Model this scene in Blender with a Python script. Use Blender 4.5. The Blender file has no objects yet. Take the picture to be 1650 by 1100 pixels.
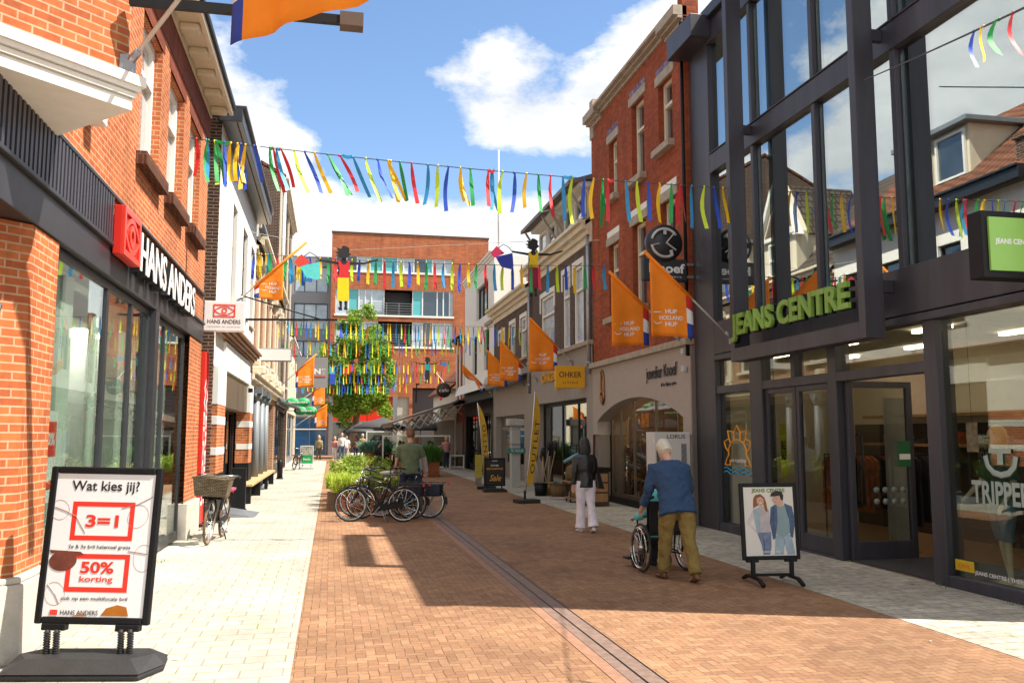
import bpy, bmesh, math, random
from math import sin, cos, pi, radians as R, atan, hypot
from mathutils import Vector as V, Matrix as MX, noise as NZ
random.seed(7)
SC = bpy.context.scene
COL = SC.collection

# ------------------------------------------------------------------ camera
cam_d = bpy.data.cameras.new("camera"); cam = bpy.data.objects.new("camera", cam_d); COL.objects.link(cam)
cam_d.sensor_width = 36.0; cam_d.lens = 36.0 * 1400 / 1650
cam_d.clip_start = 0.05; cam_d.clip_end = 1500
cam.location = (0, 0, 1.75)
cam.rotation_euler = (R(90 + 6.1155), 0, R(-11.716))
SC.camera = cam

# ------------------------------------------------------------------ light and exposure
SUN_EL, SUN_AZ = R(57.5), R(110.4)          # azimuth clockwise from +Y (street axis)
sd = V((sin(SUN_AZ) * cos(SUN_EL), cos(SUN_AZ) * cos(SUN_EL), sin(SUN_EL)))
sun_d = bpy.data.lights.new("sun", 'SUN'); sun_d.energy = 4.9; sun_d.angle = R(0.5); sun_d.color = (1.0, 0.93, 0.82)
sun = bpy.data.objects.new("sun", sun_d); COL.objects.link(sun)
sun.rotation_euler = sd.to_track_quat('Z', 'Y').to_euler(); sun.location = (30, -10, 40)
SC.view_settings.view_transform = 'Standard'; SC.view_settings.look = 'None'
SC.view_settings.exposure = 1.2; SC.view_settings.gamma = 1.0

W = bpy.data.worlds.new("World"); SC.world = W; W.use_nodes = True
def world():
    nt = W.node_tree; N = nt.nodes; L = nt.links
    bg = N['Background']; bg.inputs[1].default_value = 0.10
    sky = N.new('ShaderNodeTexSky'); sky.sky_type = 'NISHITA'; sky.sun_disc = False
    sky.sun_elevation = SUN_EL; sky.sun_rotation = SUN_AZ; sky.air_density = 1.0; sky.dust_density = 0.3; sky.ozone_density = 2.2
    tc = N.new('ShaderNodeTexCoord')
    def math_(op, a, b=None, clamp=False):
        n = N.new('ShaderNodeMath'); n.operation = op; n.use_clamp = clamp
        for i, x in enumerate((a, b)):
            if x is None: continue
            if isinstance(x, (int, float)): n.inputs[i].default_value = x
            else: L.new(x, n.inputs[i])
        return n.outputs[0]
    mp = N.new('ShaderNodeMapping'); mp.inputs['Scale'].default_value = (1, 1, 1.7); L.new(tc.outputs['Generated'], mp.inputs[0])
    def noise(scale, det, rough, off):
        m2 = N.new('ShaderNodeVectorMath'); m2.operation = 'ADD'; m2.inputs[1].default_value = off; L.new(mp.outputs[0], m2.inputs[0])
        n = N.new('ShaderNodeTexNoise'); n.inputs['Scale'].default_value = scale; n.inputs['Detail'].default_value = det
        n.inputs['Roughness'].default_value = rough; L.new(m2.outputs[0], n.inputs['Vector']); return n.outputs[0]
    n1 = noise(6.5, 10, 0.62, (3.1, 0.4, 1.7)); n2 = noise(17.0, 7, 0.62, (1.3, 5.4, 0.7))
    # cumulus heaps and clear patches of this sky, plus cloud added out of view: direction, radius, strength
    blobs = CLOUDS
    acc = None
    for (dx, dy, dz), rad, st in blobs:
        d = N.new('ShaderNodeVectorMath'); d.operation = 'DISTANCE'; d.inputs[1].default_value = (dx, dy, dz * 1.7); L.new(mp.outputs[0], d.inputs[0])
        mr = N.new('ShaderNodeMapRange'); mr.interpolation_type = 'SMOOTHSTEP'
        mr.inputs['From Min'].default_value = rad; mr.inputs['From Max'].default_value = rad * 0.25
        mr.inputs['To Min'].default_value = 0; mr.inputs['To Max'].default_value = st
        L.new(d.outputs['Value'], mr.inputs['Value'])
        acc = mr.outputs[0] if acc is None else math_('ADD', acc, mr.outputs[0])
    # away from the street ahead the sky is broken cumulus
    v = math_('ADD', acc, math_('MULTIPLY', math_("SUBTRACT", n1, 0.5), 2.3))
    v = math_('ADD', v, math_('MULTIPLY', math_('SUBTRACT', n2, 0.5), 1.1))
    ramp = N.new('ShaderNodeValToRGB'); L.new(math_('ADD', v, 0.0), ramp.inputs[0])
    ramp.color_ramp.elements[0].position = 0.20; ramp.color_ramp.elements[0].color = (0, 0, 0, 1)
    ramp.color_ramp.elements[1].position = 0.66; ramp.color_ramp.elements[1].color = (1, 1, 1, 1)
    n3 = noise(9.0, 5, 0.6, (7.3, 2.1, 0.2))
    cr = N.new('ShaderNodeValToRGB'); L.new(n3, cr.inputs[0])
    cr.color_ramp.elements[0].position = 0.25; cr.color_ramp.elements[0].color = (3.6, 3.75, 3.95, 1)
    cr.color_ramp.elements[1].position = 0.62; cr.color_ramp.elements[1].color = (5.4, 5.4, 5.4, 1)
    mix = N.new('ShaderNodeMixRGB'); L.new(ramp.outputs[0], mix.inputs[0])
    hs = N.new('ShaderNodeHueSaturation'); hs.inputs['Saturation'].default_value = 1.05; hs.inputs['Value'].default_value = 1.0
    L.new(sky.outputs[0], hs.inputs['Color']); L.new(hs.outputs[0], mix.inputs[1]); L.new(cr.outputs[0], mix.inputs[2])
    L.new(mix.outputs[0], bg.inputs[0])
CLOUDS = [  # heaps ahead
 ((-0.13, 0.93, 0.34), 0.17, .75), ((-0.20, 0.92, 0.30), 0.20, .8), ((-0.10, 0.955, 0.27), 0.17, .7), ((-0.33, 0.9, 0.22), 0.25, .8),
 ((0.02, 0.98, 0.20), 0.16, .6), ((0.12, 0.97, 0.205), 0.17, .7), ((0.22, 0.95, 0.20), 0.17, .7), ((0.32, 0.93, 0.19), 0.2, .7),
 ((0.05, 0.98, 0.10), 0.25, .7), ((0.30, 0.94, 0.08), 0.3, .7),
 ((0.125, 0.905, 0.415), 0.085, .46), ((0.175, 0.90, 0.41), 0.08, .44), ((0.12, 0.92, 0.375), 0.06, .34), ((0.165, 0.917, 0.368), 0.05, .30), ((0.19, 0.92, 0.338), 0.09, .36), ((0.26, 0.90, 0.345), 0.10, .36),
 ((0.40, 0.83, 0.40), 0.18, .72), ((0.31, 0.86, 0.405), 0.11, .55), ((0.44, 0.80, 0.43), 0.18, .6), ((0.36, 0.87, 0.35), 0.13, .45), ((0.41, 0.86, 0.33), 0.14, .35),
 ((0.03, 0.90, 0.42), 0.18, -.6), ((0.05, 0.94, 0.32), 0.13, -.55), ((0.15, 0.94, 0.29), 0.08, -.4), ((0.04, 0.86, 0.50), 0.2, -.45), ((0.29, 0.92, 0.275), 0.09, -.35), ((0.25, 0.86, 0.45), 0.08, -.3),
 # broken sky to the west, mirrored in the shop glass; unseen cloud added overhead and behind to whiten the ambient light
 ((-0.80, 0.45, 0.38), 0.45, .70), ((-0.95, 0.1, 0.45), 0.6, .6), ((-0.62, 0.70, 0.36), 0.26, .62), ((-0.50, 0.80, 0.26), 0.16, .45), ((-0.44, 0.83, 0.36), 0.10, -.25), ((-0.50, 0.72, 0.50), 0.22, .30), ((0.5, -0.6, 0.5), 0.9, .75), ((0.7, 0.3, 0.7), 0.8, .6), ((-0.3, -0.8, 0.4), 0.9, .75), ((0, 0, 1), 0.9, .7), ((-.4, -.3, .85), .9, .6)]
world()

# ------------------------------------------------------------------ mesh builder
def near(a, b): return abs(a - b) < 1e-6
ORI = {}
class MB:
    def __init__(s, M=None): s.v = []; s.f = []; s.mi = []; s.M = M or MX.Identity(4); s.sm = []
    def add(s, vs, fs, mi=0, sm=False):
        o = len(s.v); M = s.M
        s.v += [M @ V(p) for p in vs]; s.f += [tuple(i + o for i in f) for f in fs]; s.mi += [mi] * len(fs); s.sm += [sm] * len(fs); return s
    def box(s, x0, y0, z0, x1, y1, z1, mi=0):
        return s.add([(x0,y0,z0),(x1,y0,z0),(x1,y1,z0),(x0,y1,z0),(x0,y0,z1),(x1,y0,z1),(x1,y1,z1),(x0,y1,z1)],
              [(0,3,2,1),(4,5,6,7),(0,1,5,4),(1,2,6,5),(2,3,7,6),(3,0,4,7)], mi)
    def quad(s, a, b, c, d, mi=0): return s.add([a,b,c,d], [(0,1,2,3)], mi)
    def poly(s, pts, mi=0): return s.add(pts, [tuple(range(len(pts)))], mi)
    def prism(s, pts, d, mi=0):            # planar outline extruded by vector d
        n = len(pts); d = V(d); q = [V(p) + d for p in pts]
        return s.add(list(pts) + q, [tuple(range(n))[::-1], tuple(range(n, 2*n))] + [(i, (i+1) % n, n + (i+1) % n, n + i) for i in range(n)], mi)
    def tube(s, path, r, n=8, mi=0, closed=False, cap=True, sq=None):
        P = [V(p) for p in path]; k = len(P); rs = r if isinstance(r, (list, tuple)) else [r] * k
        vs = []; up = None
        for i in range(k):
            a = P[(i-1) % k] if (closed or i) else P[0]; b = P[(i+1) % k] if (closed or i < k-1) else P[-1]
            t = (b - a).normalized()
            if up is None: up = t.orthogonal().normalized() if abs(t.z) > .9 else V((0,0,1)).cross(t).normalized()
            up = (up - t * up.dot(t))
            up = up.normalized() if up.length > 1e-6 else t.orthogonal().normalized()
            w = t.cross(up)
            for j in range(n):
                an = 2*pi*j/n
                vs.append(P[i] + (up*cos(an) + w*sin(an)*(sq or 1)) * rs[i])
        fs = []
        for i in range(k if closed else k-1):
            for j in range(n):
                a = i*n + j; b = i*n + (j+1) % n; c = ((i+1) % k)*n + (j+1) % n; d = ((i+1) % k)*n + j
                fs.append((a,b,c,d))
        if cap and not closed: fs += [tuple(range(n))[::-1], tuple(range((k-1)*n, k*n))]
        return s.add(vs, fs, mi, n > 5)
    def bar(s, a, b, w, h, mi=0, up=(0,0,1)):      # rectangular bar from a to b
        a = V(a); b = V(b); t = (b-a).normalized(); u = V(up)
        if abs(t.dot(u)) > .98: u = V((0,1,0))
        x = t.cross(u).normalized() * w/2; y = x.cross(t).normalized() * h/2
        vs = [a-x-y, a+x-y, a+x+y, a-x+y, b-x-y, b+x-y, b+x+y, b-x+y]
        return s.add(vs, [(0,3,2,1),(4,5,6,7),(0,1,5,4),(1,2,6,5),(2,3,7,6),(3,0,4,7)], mi)
    def lathe(s, prof, c=(0,0,0), n=16, mi=0, ax=1.0, ay=1.0):
        c = V(c); vs = []; k = len(prof)
        for r, z in prof:
            for j in range(n): vs.append(c + V((r*cos(2*pi*j/n)*ax, r*sin(2*pi*j/n)*ay, z)))
        fs = [(i*n+j, i*n+(j+1) % n, (i+1)*n+(j+1) % n, (i+1)*n+j) for i in range(k-1) for j in range(n)]
        if prof[0][0] > 1e-6: fs.append(tuple(range(n))[::-1])
        if prof[-1][0] > 1e-6: fs.append(tuple(range((k-1)*n, k*n)))
        return s.add(vs, fs, mi, True)
    def ball(s, c, r, n=12, m=8, mi=0):
        if isinstance(r, (int, float)): r = (r, r, r)
        c = V(c); vs = [c + V((0,0,-r[2]))]
        for i in range(1, m):
            a = -pi/2 + pi*i/m
            for j in range(n): vs.append(c + V((r[0]*cos(a)*cos(2*pi*j/n), r[1]*cos(a)*sin(2*pi*j/n), r[2]*sin(a))))
        vs.append(c + V((0,0,r[2]))); fs = []
        for j in range(n):
            fs.append((0, 1+(j+1) % n, 1+j)); b = 1+(m-2)*n
            fs.append((b+j, b+(j+1) % n, len(vs)-1))
            for i in range(m-2): a = 1+i*n; fs.append((a+j, a+(j+1) % n, a+n+(j+1) % n, a+n+j))
        return s.add(vs, fs, mi, True)
    def ring(s, c, R_, r, ax='y', n=28, k=6, mi=0):   # torus
        c = V(c); u, w = {'x': ((0,1,0),(0,0,1)), 'y': ((1,0,0),(0,0,1)), 'z': ((1,0,0),(0,1,0))}[ax]
        return s.tube([c + V(u)*R_*cos(2*pi*i/n) + V(w)*R_*sin(2*pi*i/n) for i in range(n)], r, k, mi, closed=True)
    def wall(s, u0, u1, v0, v1, holes=(), dep=0.12, mi=0, back=0.0):   # facade in (u,v), outward +w, holes with reveals
        us = sorted({u0, u1, *[h[0] for h in holes], *[h[1] for h in holes]}); vs = sorted({v0, v1, *[h[2] for h in holes], *[h[3] for h in holes]})
        us = [u for u in us if u0 <= u <= u1]; vs = [v for v in vs if v0 <= v <= v1]
        for i in range(len(us)-1):
            for j in range(len(vs)-1):
                a, b, c, d = us[i], us[i+1], vs[j], vs[j+1]; mu, mv = (a+b)/2, (c+d)/2
                if any(h[0] < mu < h[1] and h[2] < mv < h[3] for h in holes): continue
                s.quad((a,c,back),(b,c,back),(b,d,back),(a,d,back), mi)
        for h in holes:
            a, b, c, d = h[:4]; q = back - dep
            s.quad((a,c,back),(a,d,back),(a,d,q),(a,c,q), mi); s.quad((b,c,back),(b,d,back),(b,d,q),(b,c,q), mi)
            s.quad((a,d,back),(b,d,back),(b,d,q),(a,d,q), mi)
            if c > v0: s.quad((a,c,back),(b,c,back),(b,c,q),(a,c,q), mi)
        return s
    def build(s, name, mats, parent=None, smooth=None, bev=0.0, bseg=2):
        if not isinstance(mats, (list, tuple)): mats = [mats]
        root = parent
        while root is not None and root.parent is not None: root = root.parent
        vs = s.v; loc = None
        if parent is None:
            xs = [p.x for p in vs]; ys = [p.y for p in vs]; zs = [p.z for p in vs]
            loc = V(((min(xs)+max(xs))/2, (min(ys)+max(ys))/2, min(zs)))
            off = loc
        else: off = ORI.get(root.name, V((0,0,0)))
        vs = [p - off for p in vs]
        me = bpy.data.meshes.new(name); me.from_pydata(vs, [], s.f); me.update()
        for m in mats: me.materials.append(m)
        me.polygons.foreach_set('material_index', s.mi)
        sm = s.sm if smooth is None else [smooth] * len(s.f)
        me.polygons.foreach_set('use_smooth', sm)
        bm = bmesh.new(); bm.from_mesh(me); bmesh.ops.recalc_face_normals(bm, faces=bm.faces)
        uv = bm.loops.layers.uv.new('UVMap')
        for f in bm.faces:
            nn = f.normal
            if abs(nn.z) > .75:
                for l in f.loops: p = l.vert.co + off; l[uv].uv = (p.x, p.y)
            else:
                h = V((-nn.y, nn.x, 0)); h = h.normalized() if h.length > 1e-6 else V((1,0,0))
                if h.x + h.y*1.01 < 0: h = -h
                for l in f.loops: p = l.vert.co + off; l[uv].uv = (p.dot(h), p.z)
        bm.to_mesh(me); bm.free()
        o = bpy.data.objects.new(name, me); COL.objects.link(o)
        if parent is not None: o.parent = parent
        else: o.location = loc; ORI[o.name] = loc
        if bev:
            b = o.modifiers.new('bevel', 'BEVEL'); b.width = bev; b.segments = bseg; b.limit_method = 'ANGLE'; b.angle_limit = R(40)
        return o
def tag(o, label=None, cat=None, group=None, kind=None):
    for k, x in (('label', label), ('category', cat), ('group', group), ('kind', kind)):
        if x: o[k] = x
    return o
def thing(name, loc, label, cat, group=None):
    o = bpy.data.objects.new(name, None); COL.objects.link(o); o.location = loc; ORI[o.name] = V(loc); o.empty_display_size = .2
    return tag(o, label, cat, group)
def copy_tree(o, parent=None):
    c = o.copy(); COL.objects.link(c)
    if parent is not None: c.parent = parent
    for ch in list(o.children): copy_tree(ch, c)
    return c
def put(o, loc, rz=0.0, s=1.0):
    o.location = loc; o.rotation_euler = (0, 0, rz); o.scale = (s, s, s); return o
def MR(X): return MX(((0,0,-1,X),(1,0,0,0),(0,1,0,0),(0,0,0,1)))      # right side facade: u=Y, v=Z, w=towards street
def ML(X): return MX(((0,0,1,X),(1,0,0,0),(0,1,0,0),(0,0,0,1)))       # left side facade
def MF(Y, X=0): return MX(((1,0,0,X),(0,0,-1,Y),(0,1,0,0),(0,0,0,1)))   # facing the camera: u=X
def TR(x, y, z): return MX(((0,0,-1,x),(-1,0,0,y),(0,1,0,z),(0,0,0,1)))   # text on right facade
def TL(x, y, z): return MX(((0,0,1,x),(1,0,0,y),(0,1,0,z),(0,0,0,1)))
def TF(x, y, z, rz=0.0): return MX.Translation((x, y, z)) @ MX.Rotation(rz, 4, 'Z') @ MX(((1,0,0,0),(0,0,-1,0),(0,1,0,0),(0,0,0,1)))
def text(name, s, M, w=None, h=None, mat=None, parent=None, ext=.0008, bold=0.0, shear=0.0, space=1.0):
    """lettering centred on M's origin, fitted to width w and height h"""
    cu = bpy.data.curves.new('lettering', 'FONT'); cu.body = s; cu.size = 1; cu.extrude = 0.5; cu.offset = bold; cu.resolution_u = 3; cu.shear = shear; cu.space_character = space
    cu.align_x = 'CENTER'; cu.space_line = .85
    t = bpy.data.objects.new('lettering', cu); COL.objects.link(t); dg = bpy.context.evaluated_depsgraph_get()
    me = bpy.data.meshes.new_from_object(t.evaluated_get(dg)); bpy.data.objects.remove(t); bpy.data.curves.remove(cu)
    xs = [v.co.x for v in me.vertices]; ys = [v.co.y for v in me.vertices]
    x0, x1, y0, y1 = min(xs), max(xs), min(ys), max(ys)
    sx = w/(x1-x0) if w else None; sy = h/(y1-y0) if h else None
    sx = sx or sy; sy = sy or sx
    S = MX.Diagonal((sx, sy, ext, 1)) @ MX.Translation((-(x0+x1)/2, -(y0+y1)/2, .5))
    mb = MB(M @ S); mb.add([v.co.copy() for v in me.vertices], [tuple(p.vertices) for p in me.polygons]); bpy.data.meshes.remove(me)
    return mb.build(name, mat, parent)

# ------------------------------------------------------------------ materials
def srgb(r, g, b):
    f = lambda c: (c/255/12.92 if c/255 <= .04045 else ((c/255+.055)/1.055)**2.4)
    return (f(r), f(g), f(b), 1)
def c4(c): return tuple(c) + (1,) if len(c) == 3 else c
def newmat(name):
    m = bpy.data.materials.new(name); m.use_nodes = True; return m, m.node_tree.nodes, m.node_tree.links, m.node_tree.nodes['Principled BSDF']
def mat(name, col, rough=.6, metal=0.0, var=.12, sc=6.0, bump=0.0, bsc=60.0, spec=.5, coat=0.0, uvn=False, streak=False):
    m, N, L, b = newmat(name); col = c4(col)
    tc = N.new('ShaderNodeTexCoord'); n = N.new('ShaderNodeTexNoise'); n.inputs['Scale'].default_value = sc; n.inputs['Detail'].default_value = 6; n.inputs['Roughness'].default_value = .65
    src = tc.outputs['Object']
    if streak:
        mp = N.new('ShaderNodeMapping'); mp.inputs['Scale'].default_value = (1, 1, .12); L.new(src, mp.inputs[0]); src = mp.outputs[0]
    L.new(src, n.inputs['Vector'])
    r = N.new('ShaderNodeValToRGB'); L.new(n.outputs[0], r.inputs[0])
    r.color_ramp.elements[0].position = .3; r.color_ramp.elements[1].position = .7
    r.color_ramp.elements[0].color = tuple(c*(1-var) for c in col[:3]) + (1,); r.color_ramp.elements[1].color = tuple(min(1, c*(1+var)) for c in col[:3]) + (1,)
    L.new(r.outputs[0], b.inputs['Base Color'])
    b.inputs['Roughness'].default_value = rough; b.inputs['Metallic'].default_value = metal; b.inputs['Specular IOR Level'].default_value = spec
    if coat: b.inputs['Coat Weight'].default_value = coat; b.inputs['Coat Roughness'].default_value = .05
    if bump:
        n2 = N.new('ShaderNodeTexNoise'); n2.inputs['Scale'].default_value = bsc; n2.inputs['Detail'].default_value = 4; L.new(tc.outputs['Object'], n2.inputs['Vector'])
        bp = N.new('ShaderNodeBump'); bp.inputs['Strength'].default_value = bump; bp.inputs['Distance'].default_value = .02; L.new(n2.outputs[0], bp.inputs['Height']); L.new(bp.outputs[0], b.inputs['Normal'])
    return m
def brick(name, c1, c2, mort, bw=.215, bh=.068, ms=.009, var=.25, bump=.5, rot=0.0, off=.5, rough=.85, big=.12, freq=2, weeds=0.0, spec=.2):
    m, N, L, b = newmat(name); uv = N.new('ShaderNodeUVMap'); uv.uv_map = 'UVMap'
    src = uv.outputs[0]
    if rot:
        mp = N.new('ShaderNodeMapping'); mp.inputs['Rotation'].default_value = (0, 0, rot); L.new(src, mp.inputs[0]); src = mp.outputs[0]
    t = N.new('ShaderNodeTexBrick'); L.new(src, t.inputs['Vector'])
    t.inputs['Scale'].default_value = 1; t.inputs['Brick Width'].default_value = bw; t.inputs['Row Height'].default_value = bh; t.inputs['Mortar Size'].default_value = ms
    t.inputs['Mortar Smooth'].default_value = .15; t.offset = off; t.offset_frequency = freq; t.inputs['Bias'].default_value = 0
    t.inputs['Color1'].default_value = c4(c1); t.inputs['Color2'].default_value = c4(c2); t.inputs['Mortar'].default_value = c4(mort)
    n = N.new('ShaderNodeTexNoise'); n.inputs['Scale'].default_value = 9; n.inputs['Detail'].default_value = 8; n.inputs['Roughness'].default_value = .7; L.new(uv.outputs[0], n.inputs['Vector'])
    mr = N.new('ShaderNodeMapRange'); L.new(n.outputs[0], mr.inputs[0]); mr.inputs[1].default_value = .25; mr.inputs[2].default_value = .75; mr.inputs[3].default_value = 1-var; mr.inputs[4].default_value = 1+var
    n2 = N.new('ShaderNodeTexNoise'); n2.inputs['Scale'].default_value = .7; n2.inputs['Detail'].default_value = 5; L.new(uv.outputs[0], n2.inputs['Vector'])
    mr2 = N.new('ShaderNodeMapRange'); L.new(n2.outputs[0], mr2.inputs[0]); mr2.inputs[1].default_value = .3; mr2.inputs[2].default_value = .7; mr2.inputs[3].default_value = 1-big; mr2.inputs[4].default_value = 1+big
    mp5 = N.new('ShaderNodeMapping'); mp5.inputs['Scale'].default_value = (2.6, .22, 1) if not weeds else (1.3, .5, 1); L.new(uv.outputs[0], mp5.inputs[0])
    n5 = N.new('ShaderNodeTexNoise'); n5.inputs['Scale'].default_value = 1; n5.inputs['Detail'].default_value = 6; n5.inputs['Roughness'].default_value = .7; L.new(mp5.outputs[0], n5.inputs['Vector'])
    mr5 = N.new('ShaderNodeMapRange'); L.new(n5.outputs[0], mr5.inputs[0]); mr5.inputs[1].default_value = .35; mr5.inputs[2].default_value = .6; mr5.inputs[3].default_value = .78 if not weeds else .86; mr5.inputs[4].default_value = 1.06
    mu0 = N.new('ShaderNodeMath'); mu0.operation = 'MULTIPLY'; L.new(mr.outputs[0], mu0.inputs[0]); L.new(mr5.outputs[0], mu0.inputs[1])
    if weeds:                                    # trodden gum and oil spots
        vo = N.new('ShaderNodeTexVoronoi'); vo.inputs['Scale'].default_value = 1.7; L.new(uv.outputs[0], vo.inputs['Vector']); vr = N.new('ShaderNodeMapRange'); L.new(vo.outputs['Distance'], vr.inputs[0]); vr.inputs[1].default_value = .03; vr.inputs[2].default_value = .055; vr.inputs[3].default_value = .55; vr.inputs[4].default_value = 1
        m9 = N.new('ShaderNodeMath'); m9.operation = 'MULTIPLY'; L.new(mu0.outputs[0], m9.inputs[0]); L.new(vr.outputs[0], m9.inputs[1]); mu0 = m9
    mu = N.new('ShaderNodeMath'); mu.operation = 'MULTIPLY'; L.new(mu0.outputs[0], mu.inputs[0]); L.new(mr2.outputs[0], mu.inputs[1])
    mx = N.new('ShaderNodeMixRGB'); mx.blend_type = 'MULTIPLY'; mx.inputs[0].default_value = 1; L.new(t.outputs[0], mx.inputs[1]); L.new(mu.outputs[0], mx.inputs[2])
    out = mx.outputs[0]
    if weeds:
        n4 = N.new('ShaderNodeTexNoise'); n4.inputs['Scale'].default_value = 2.2; n4.inputs['Detail'].default_value = 4; L.new(uv.outputs[0], n4.inputs['Vector'])
        ms_ = N.new('ShaderNodeMapRange'); L.new(n4.outputs[0], ms_.inputs[0]); ms_.inputs[1].default_value = .55; ms_.inputs[2].default_value = .68
        q = N.new('ShaderNodeMath'); q.operation = 'MULTIPLY'; L.new(t.outputs['Fac'], q.inputs[0]); L.new(ms_.outputs[0], q.inputs[1])
        m3 = N.new('ShaderNodeMixRGB'); L.new(q.outputs[0], m3.inputs[0]); L.new(out, m3.inputs[1]); m3.inputs[2].default_value = (.16, .2, .03, 1); out = m3.outputs[0]
    L.new(out, b.inputs['Base Color']); b.inputs['Roughness'].default_value = rough; b.inputs['Specular IOR Level'].default_value = spec
    inv = N.new('ShaderNodeMath'); inv.operation = 'SUBTRACT'; inv.inputs[0].default_value = 1; L.new(t.outputs['Fac'], inv.inputs[1])
    ad = N.new('ShaderNodeMath'); ad.operation = 'MULTIPLY_ADD'; L.new(n.outputs[0], ad.inputs[0]); ad.inputs[1].default_value = .35; L.new(inv.outputs[0], ad.inputs[2])
    bp = N.new('ShaderNodeBump'); bp.inputs['Strength'].default_value = bump; bp.inputs['Distance'].default_value = .008; L.new(ad.outputs[0], bp.inputs['Height']); L.new(bp.outputs[0], b.inputs['Normal'])
    return m
def herring(name, cols, joint, w):            # two to one herringbone clinkers laid square to the street
    m, N, L, b = newmat(name); uv = N.new('ShaderNodeUVMap'); uv.uv_map = 'UVMap'
    def mt(op, a, c=None, d=None):
        n = N.new('ShaderNodeMath'); n.operation = op
        for i, x in enumerate((a, c, d)):
            if x is None: continue
            if isinstance(x, (int, float)): n.inputs[i].default_value = x
            else: L.new(x, n.inputs[i])
        return n.outputs[0]
    dn = N.new('ShaderNodeTexNoise'); dn.inputs['Scale'].default_value = 3.5; dn.inputs['Detail'].default_value = 2; L.new(uv.outputs[0], dn.inputs['Vector'])
    sp = N.new('ShaderNodeSeparateXYZ'); L.new(uv.outputs[0], sp.inputs[0]); wob = mt('MULTIPLY', mt('SUBTRACT', dn.outputs[0], .5), .035)
    x = mt('DIVIDE', mt('ADD', sp.outputs[0], wob), w); y = mt('DIVIDE', mt('ADD', sp.outputs[1], wob), w)
    i = mt('FLOOR', x); j = mt('FLOOR', y); fx = mt('SUBTRACT', x, i); fy = mt('SUBTRACT', y, j)
    k = mt('FLOORED_MODULO', mt('SUBTRACT', i, j), 4.0)
    e = lambda v: mt('COMPARE', k, v, .1)
    k1, k2 = e(1.0), e(2.0); hor = mt('LESS_THAN', k, 1.5); ver = mt('SUBTRACT', 1.0, hor)
    al = mt('ADD', mt('MULTIPLY', hor, mt('ADD', fx, k1)), mt('MULTIPLY', ver, mt('ADD', fy, k2))); ac = mt('ADD', mt('MULTIPLY', hor, fy), mt('MULTIPLY', ver, fx))
    ds = mt('MINIMUM', mt('MINIMUM', al, mt('SUBTRACT', 2.0, al)), mt('MINIMUM', ac, mt('SUBTRACT', 1.0, ac)))
    cb = N.new('ShaderNodeCombineXYZ'); L.new(mt('SUBTRACT', i, k1), cb.inputs[0]); L.new(mt('SUBTRACT', j, k2), cb.inputs[1]); wn = N.new('ShaderNodeTexWhiteNoise'); L.new(cb.outputs[0], wn.inputs[0])
    r = N.new('ShaderNodeValToRGB'); r.color_ramp.interpolation = 'LINEAR'; L.new(wn.outputs[0], r.inputs[0])
    el = r.color_ramp.elements; el[0].color = c4(cols[0]); el[1].color = c4(cols[-1])
    for q in range(1, len(cols)-1): z = el.new(q/(len(cols)-1)); z.color = c4(cols[q])
    n2 = N.new('ShaderNodeTexNoise'); n2.inputs['Scale'].default_value = .55; n2.inputs['Detail'].default_value = 7; n2.inputs['Roughness'].default_value = .65; L.new(uv.outputs[0], n2.inputs['Vector'])
    n3 = N.new('ShaderNodeTexNoise'); n3.inputs['Scale'].default_value = 30; n3.inputs['Detail'].default_value = 4; L.new(uv.outputs[0], n3.inputs['Vector'])
    mr = N.new('ShaderNodeMapRange'); L.new(n2.outputs[0], mr.inputs[0]); mr.inputs[1].default_value = .3; mr.inputs[2].default_value = .7; mr.inputs[3].default_value = .72; mr.inputs[4].default_value = 1.22
    mr3 = N.new('ShaderNodeMapRange'); L.new(n3.outputs[0], mr3.inputs[0]); mr3.inputs[1].default_value = .3; mr3.inputs[2].default_value = .7; mr3.inputs[3].default_value = .86; mr3.inputs[4].default_value = 1.14
    mx = N.new('ShaderNodeMixRGB'); mx.blend_type = 'MULTIPLY'; mx.inputs[0].default_value = 1; L.new(r.outputs[0], mx.inputs[1]); vo = N.new('ShaderNodeTexVoronoi'); vo.inputs['Scale'].default_value = 1.9; L.new(uv.outputs[0], vo.inputs['Vector']); vr = N.new('ShaderNodeMapRange'); L.new(vo.outputs['Distance'], vr.inputs[0]); vr.inputs[1].default_value = .025; vr.inputs[2].default_value = .05; vr.inputs[3].default_value = .5; vr.inputs[4].default_value = 1
    L.new(mt('MULTIPLY', mt('MULTIPLY', mr.outputs[0], mr3.outputs[0]), vr.outputs[0]), mx.inputs[2])
    js = N.new('ShaderNodeMapRange'); L.new(ds, js.inputs[0]); js.inputs[1].default_value = .02; js.inputs[2].default_value = .07
    # joints partly swept shut with sand of the clinkers' own colour
    n4 = N.new('ShaderNodeTexNoise'); n4.inputs['Scale'].default_value = 5; n4.inputs['Detail'].default_value = 3; L.new(uv.outputs[0], n4.inputs['Vector']); jr = N.new('ShaderNodeMapRange'); L.new(n4.outputs[0], jr.inputs[0]); jr.inputs[1].default_value = .38; jr.inputs[2].default_value = .62; jr.inputs[3].default_value = .25; jr.inputs[4].default_value = 1
    jm = mt('MULTIPLY', mt('SUBTRACT', 1.0, js.outputs[0]), jr.outputs[0]); wd = N.new('ShaderNodeMapRange'); L.new(n2.outputs[0], wd.inputs[0]); wd.inputs[1].default_value = .54; wd.inputs[2].default_value = .64
    jc = N.new('ShaderNodeMixRGB'); L.new(wd.outputs[0], jc.inputs[0]); jc.inputs[1].default_value = c4(joint); jc.inputs[2].default_value = (.10,.11,.02,1)
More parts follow.
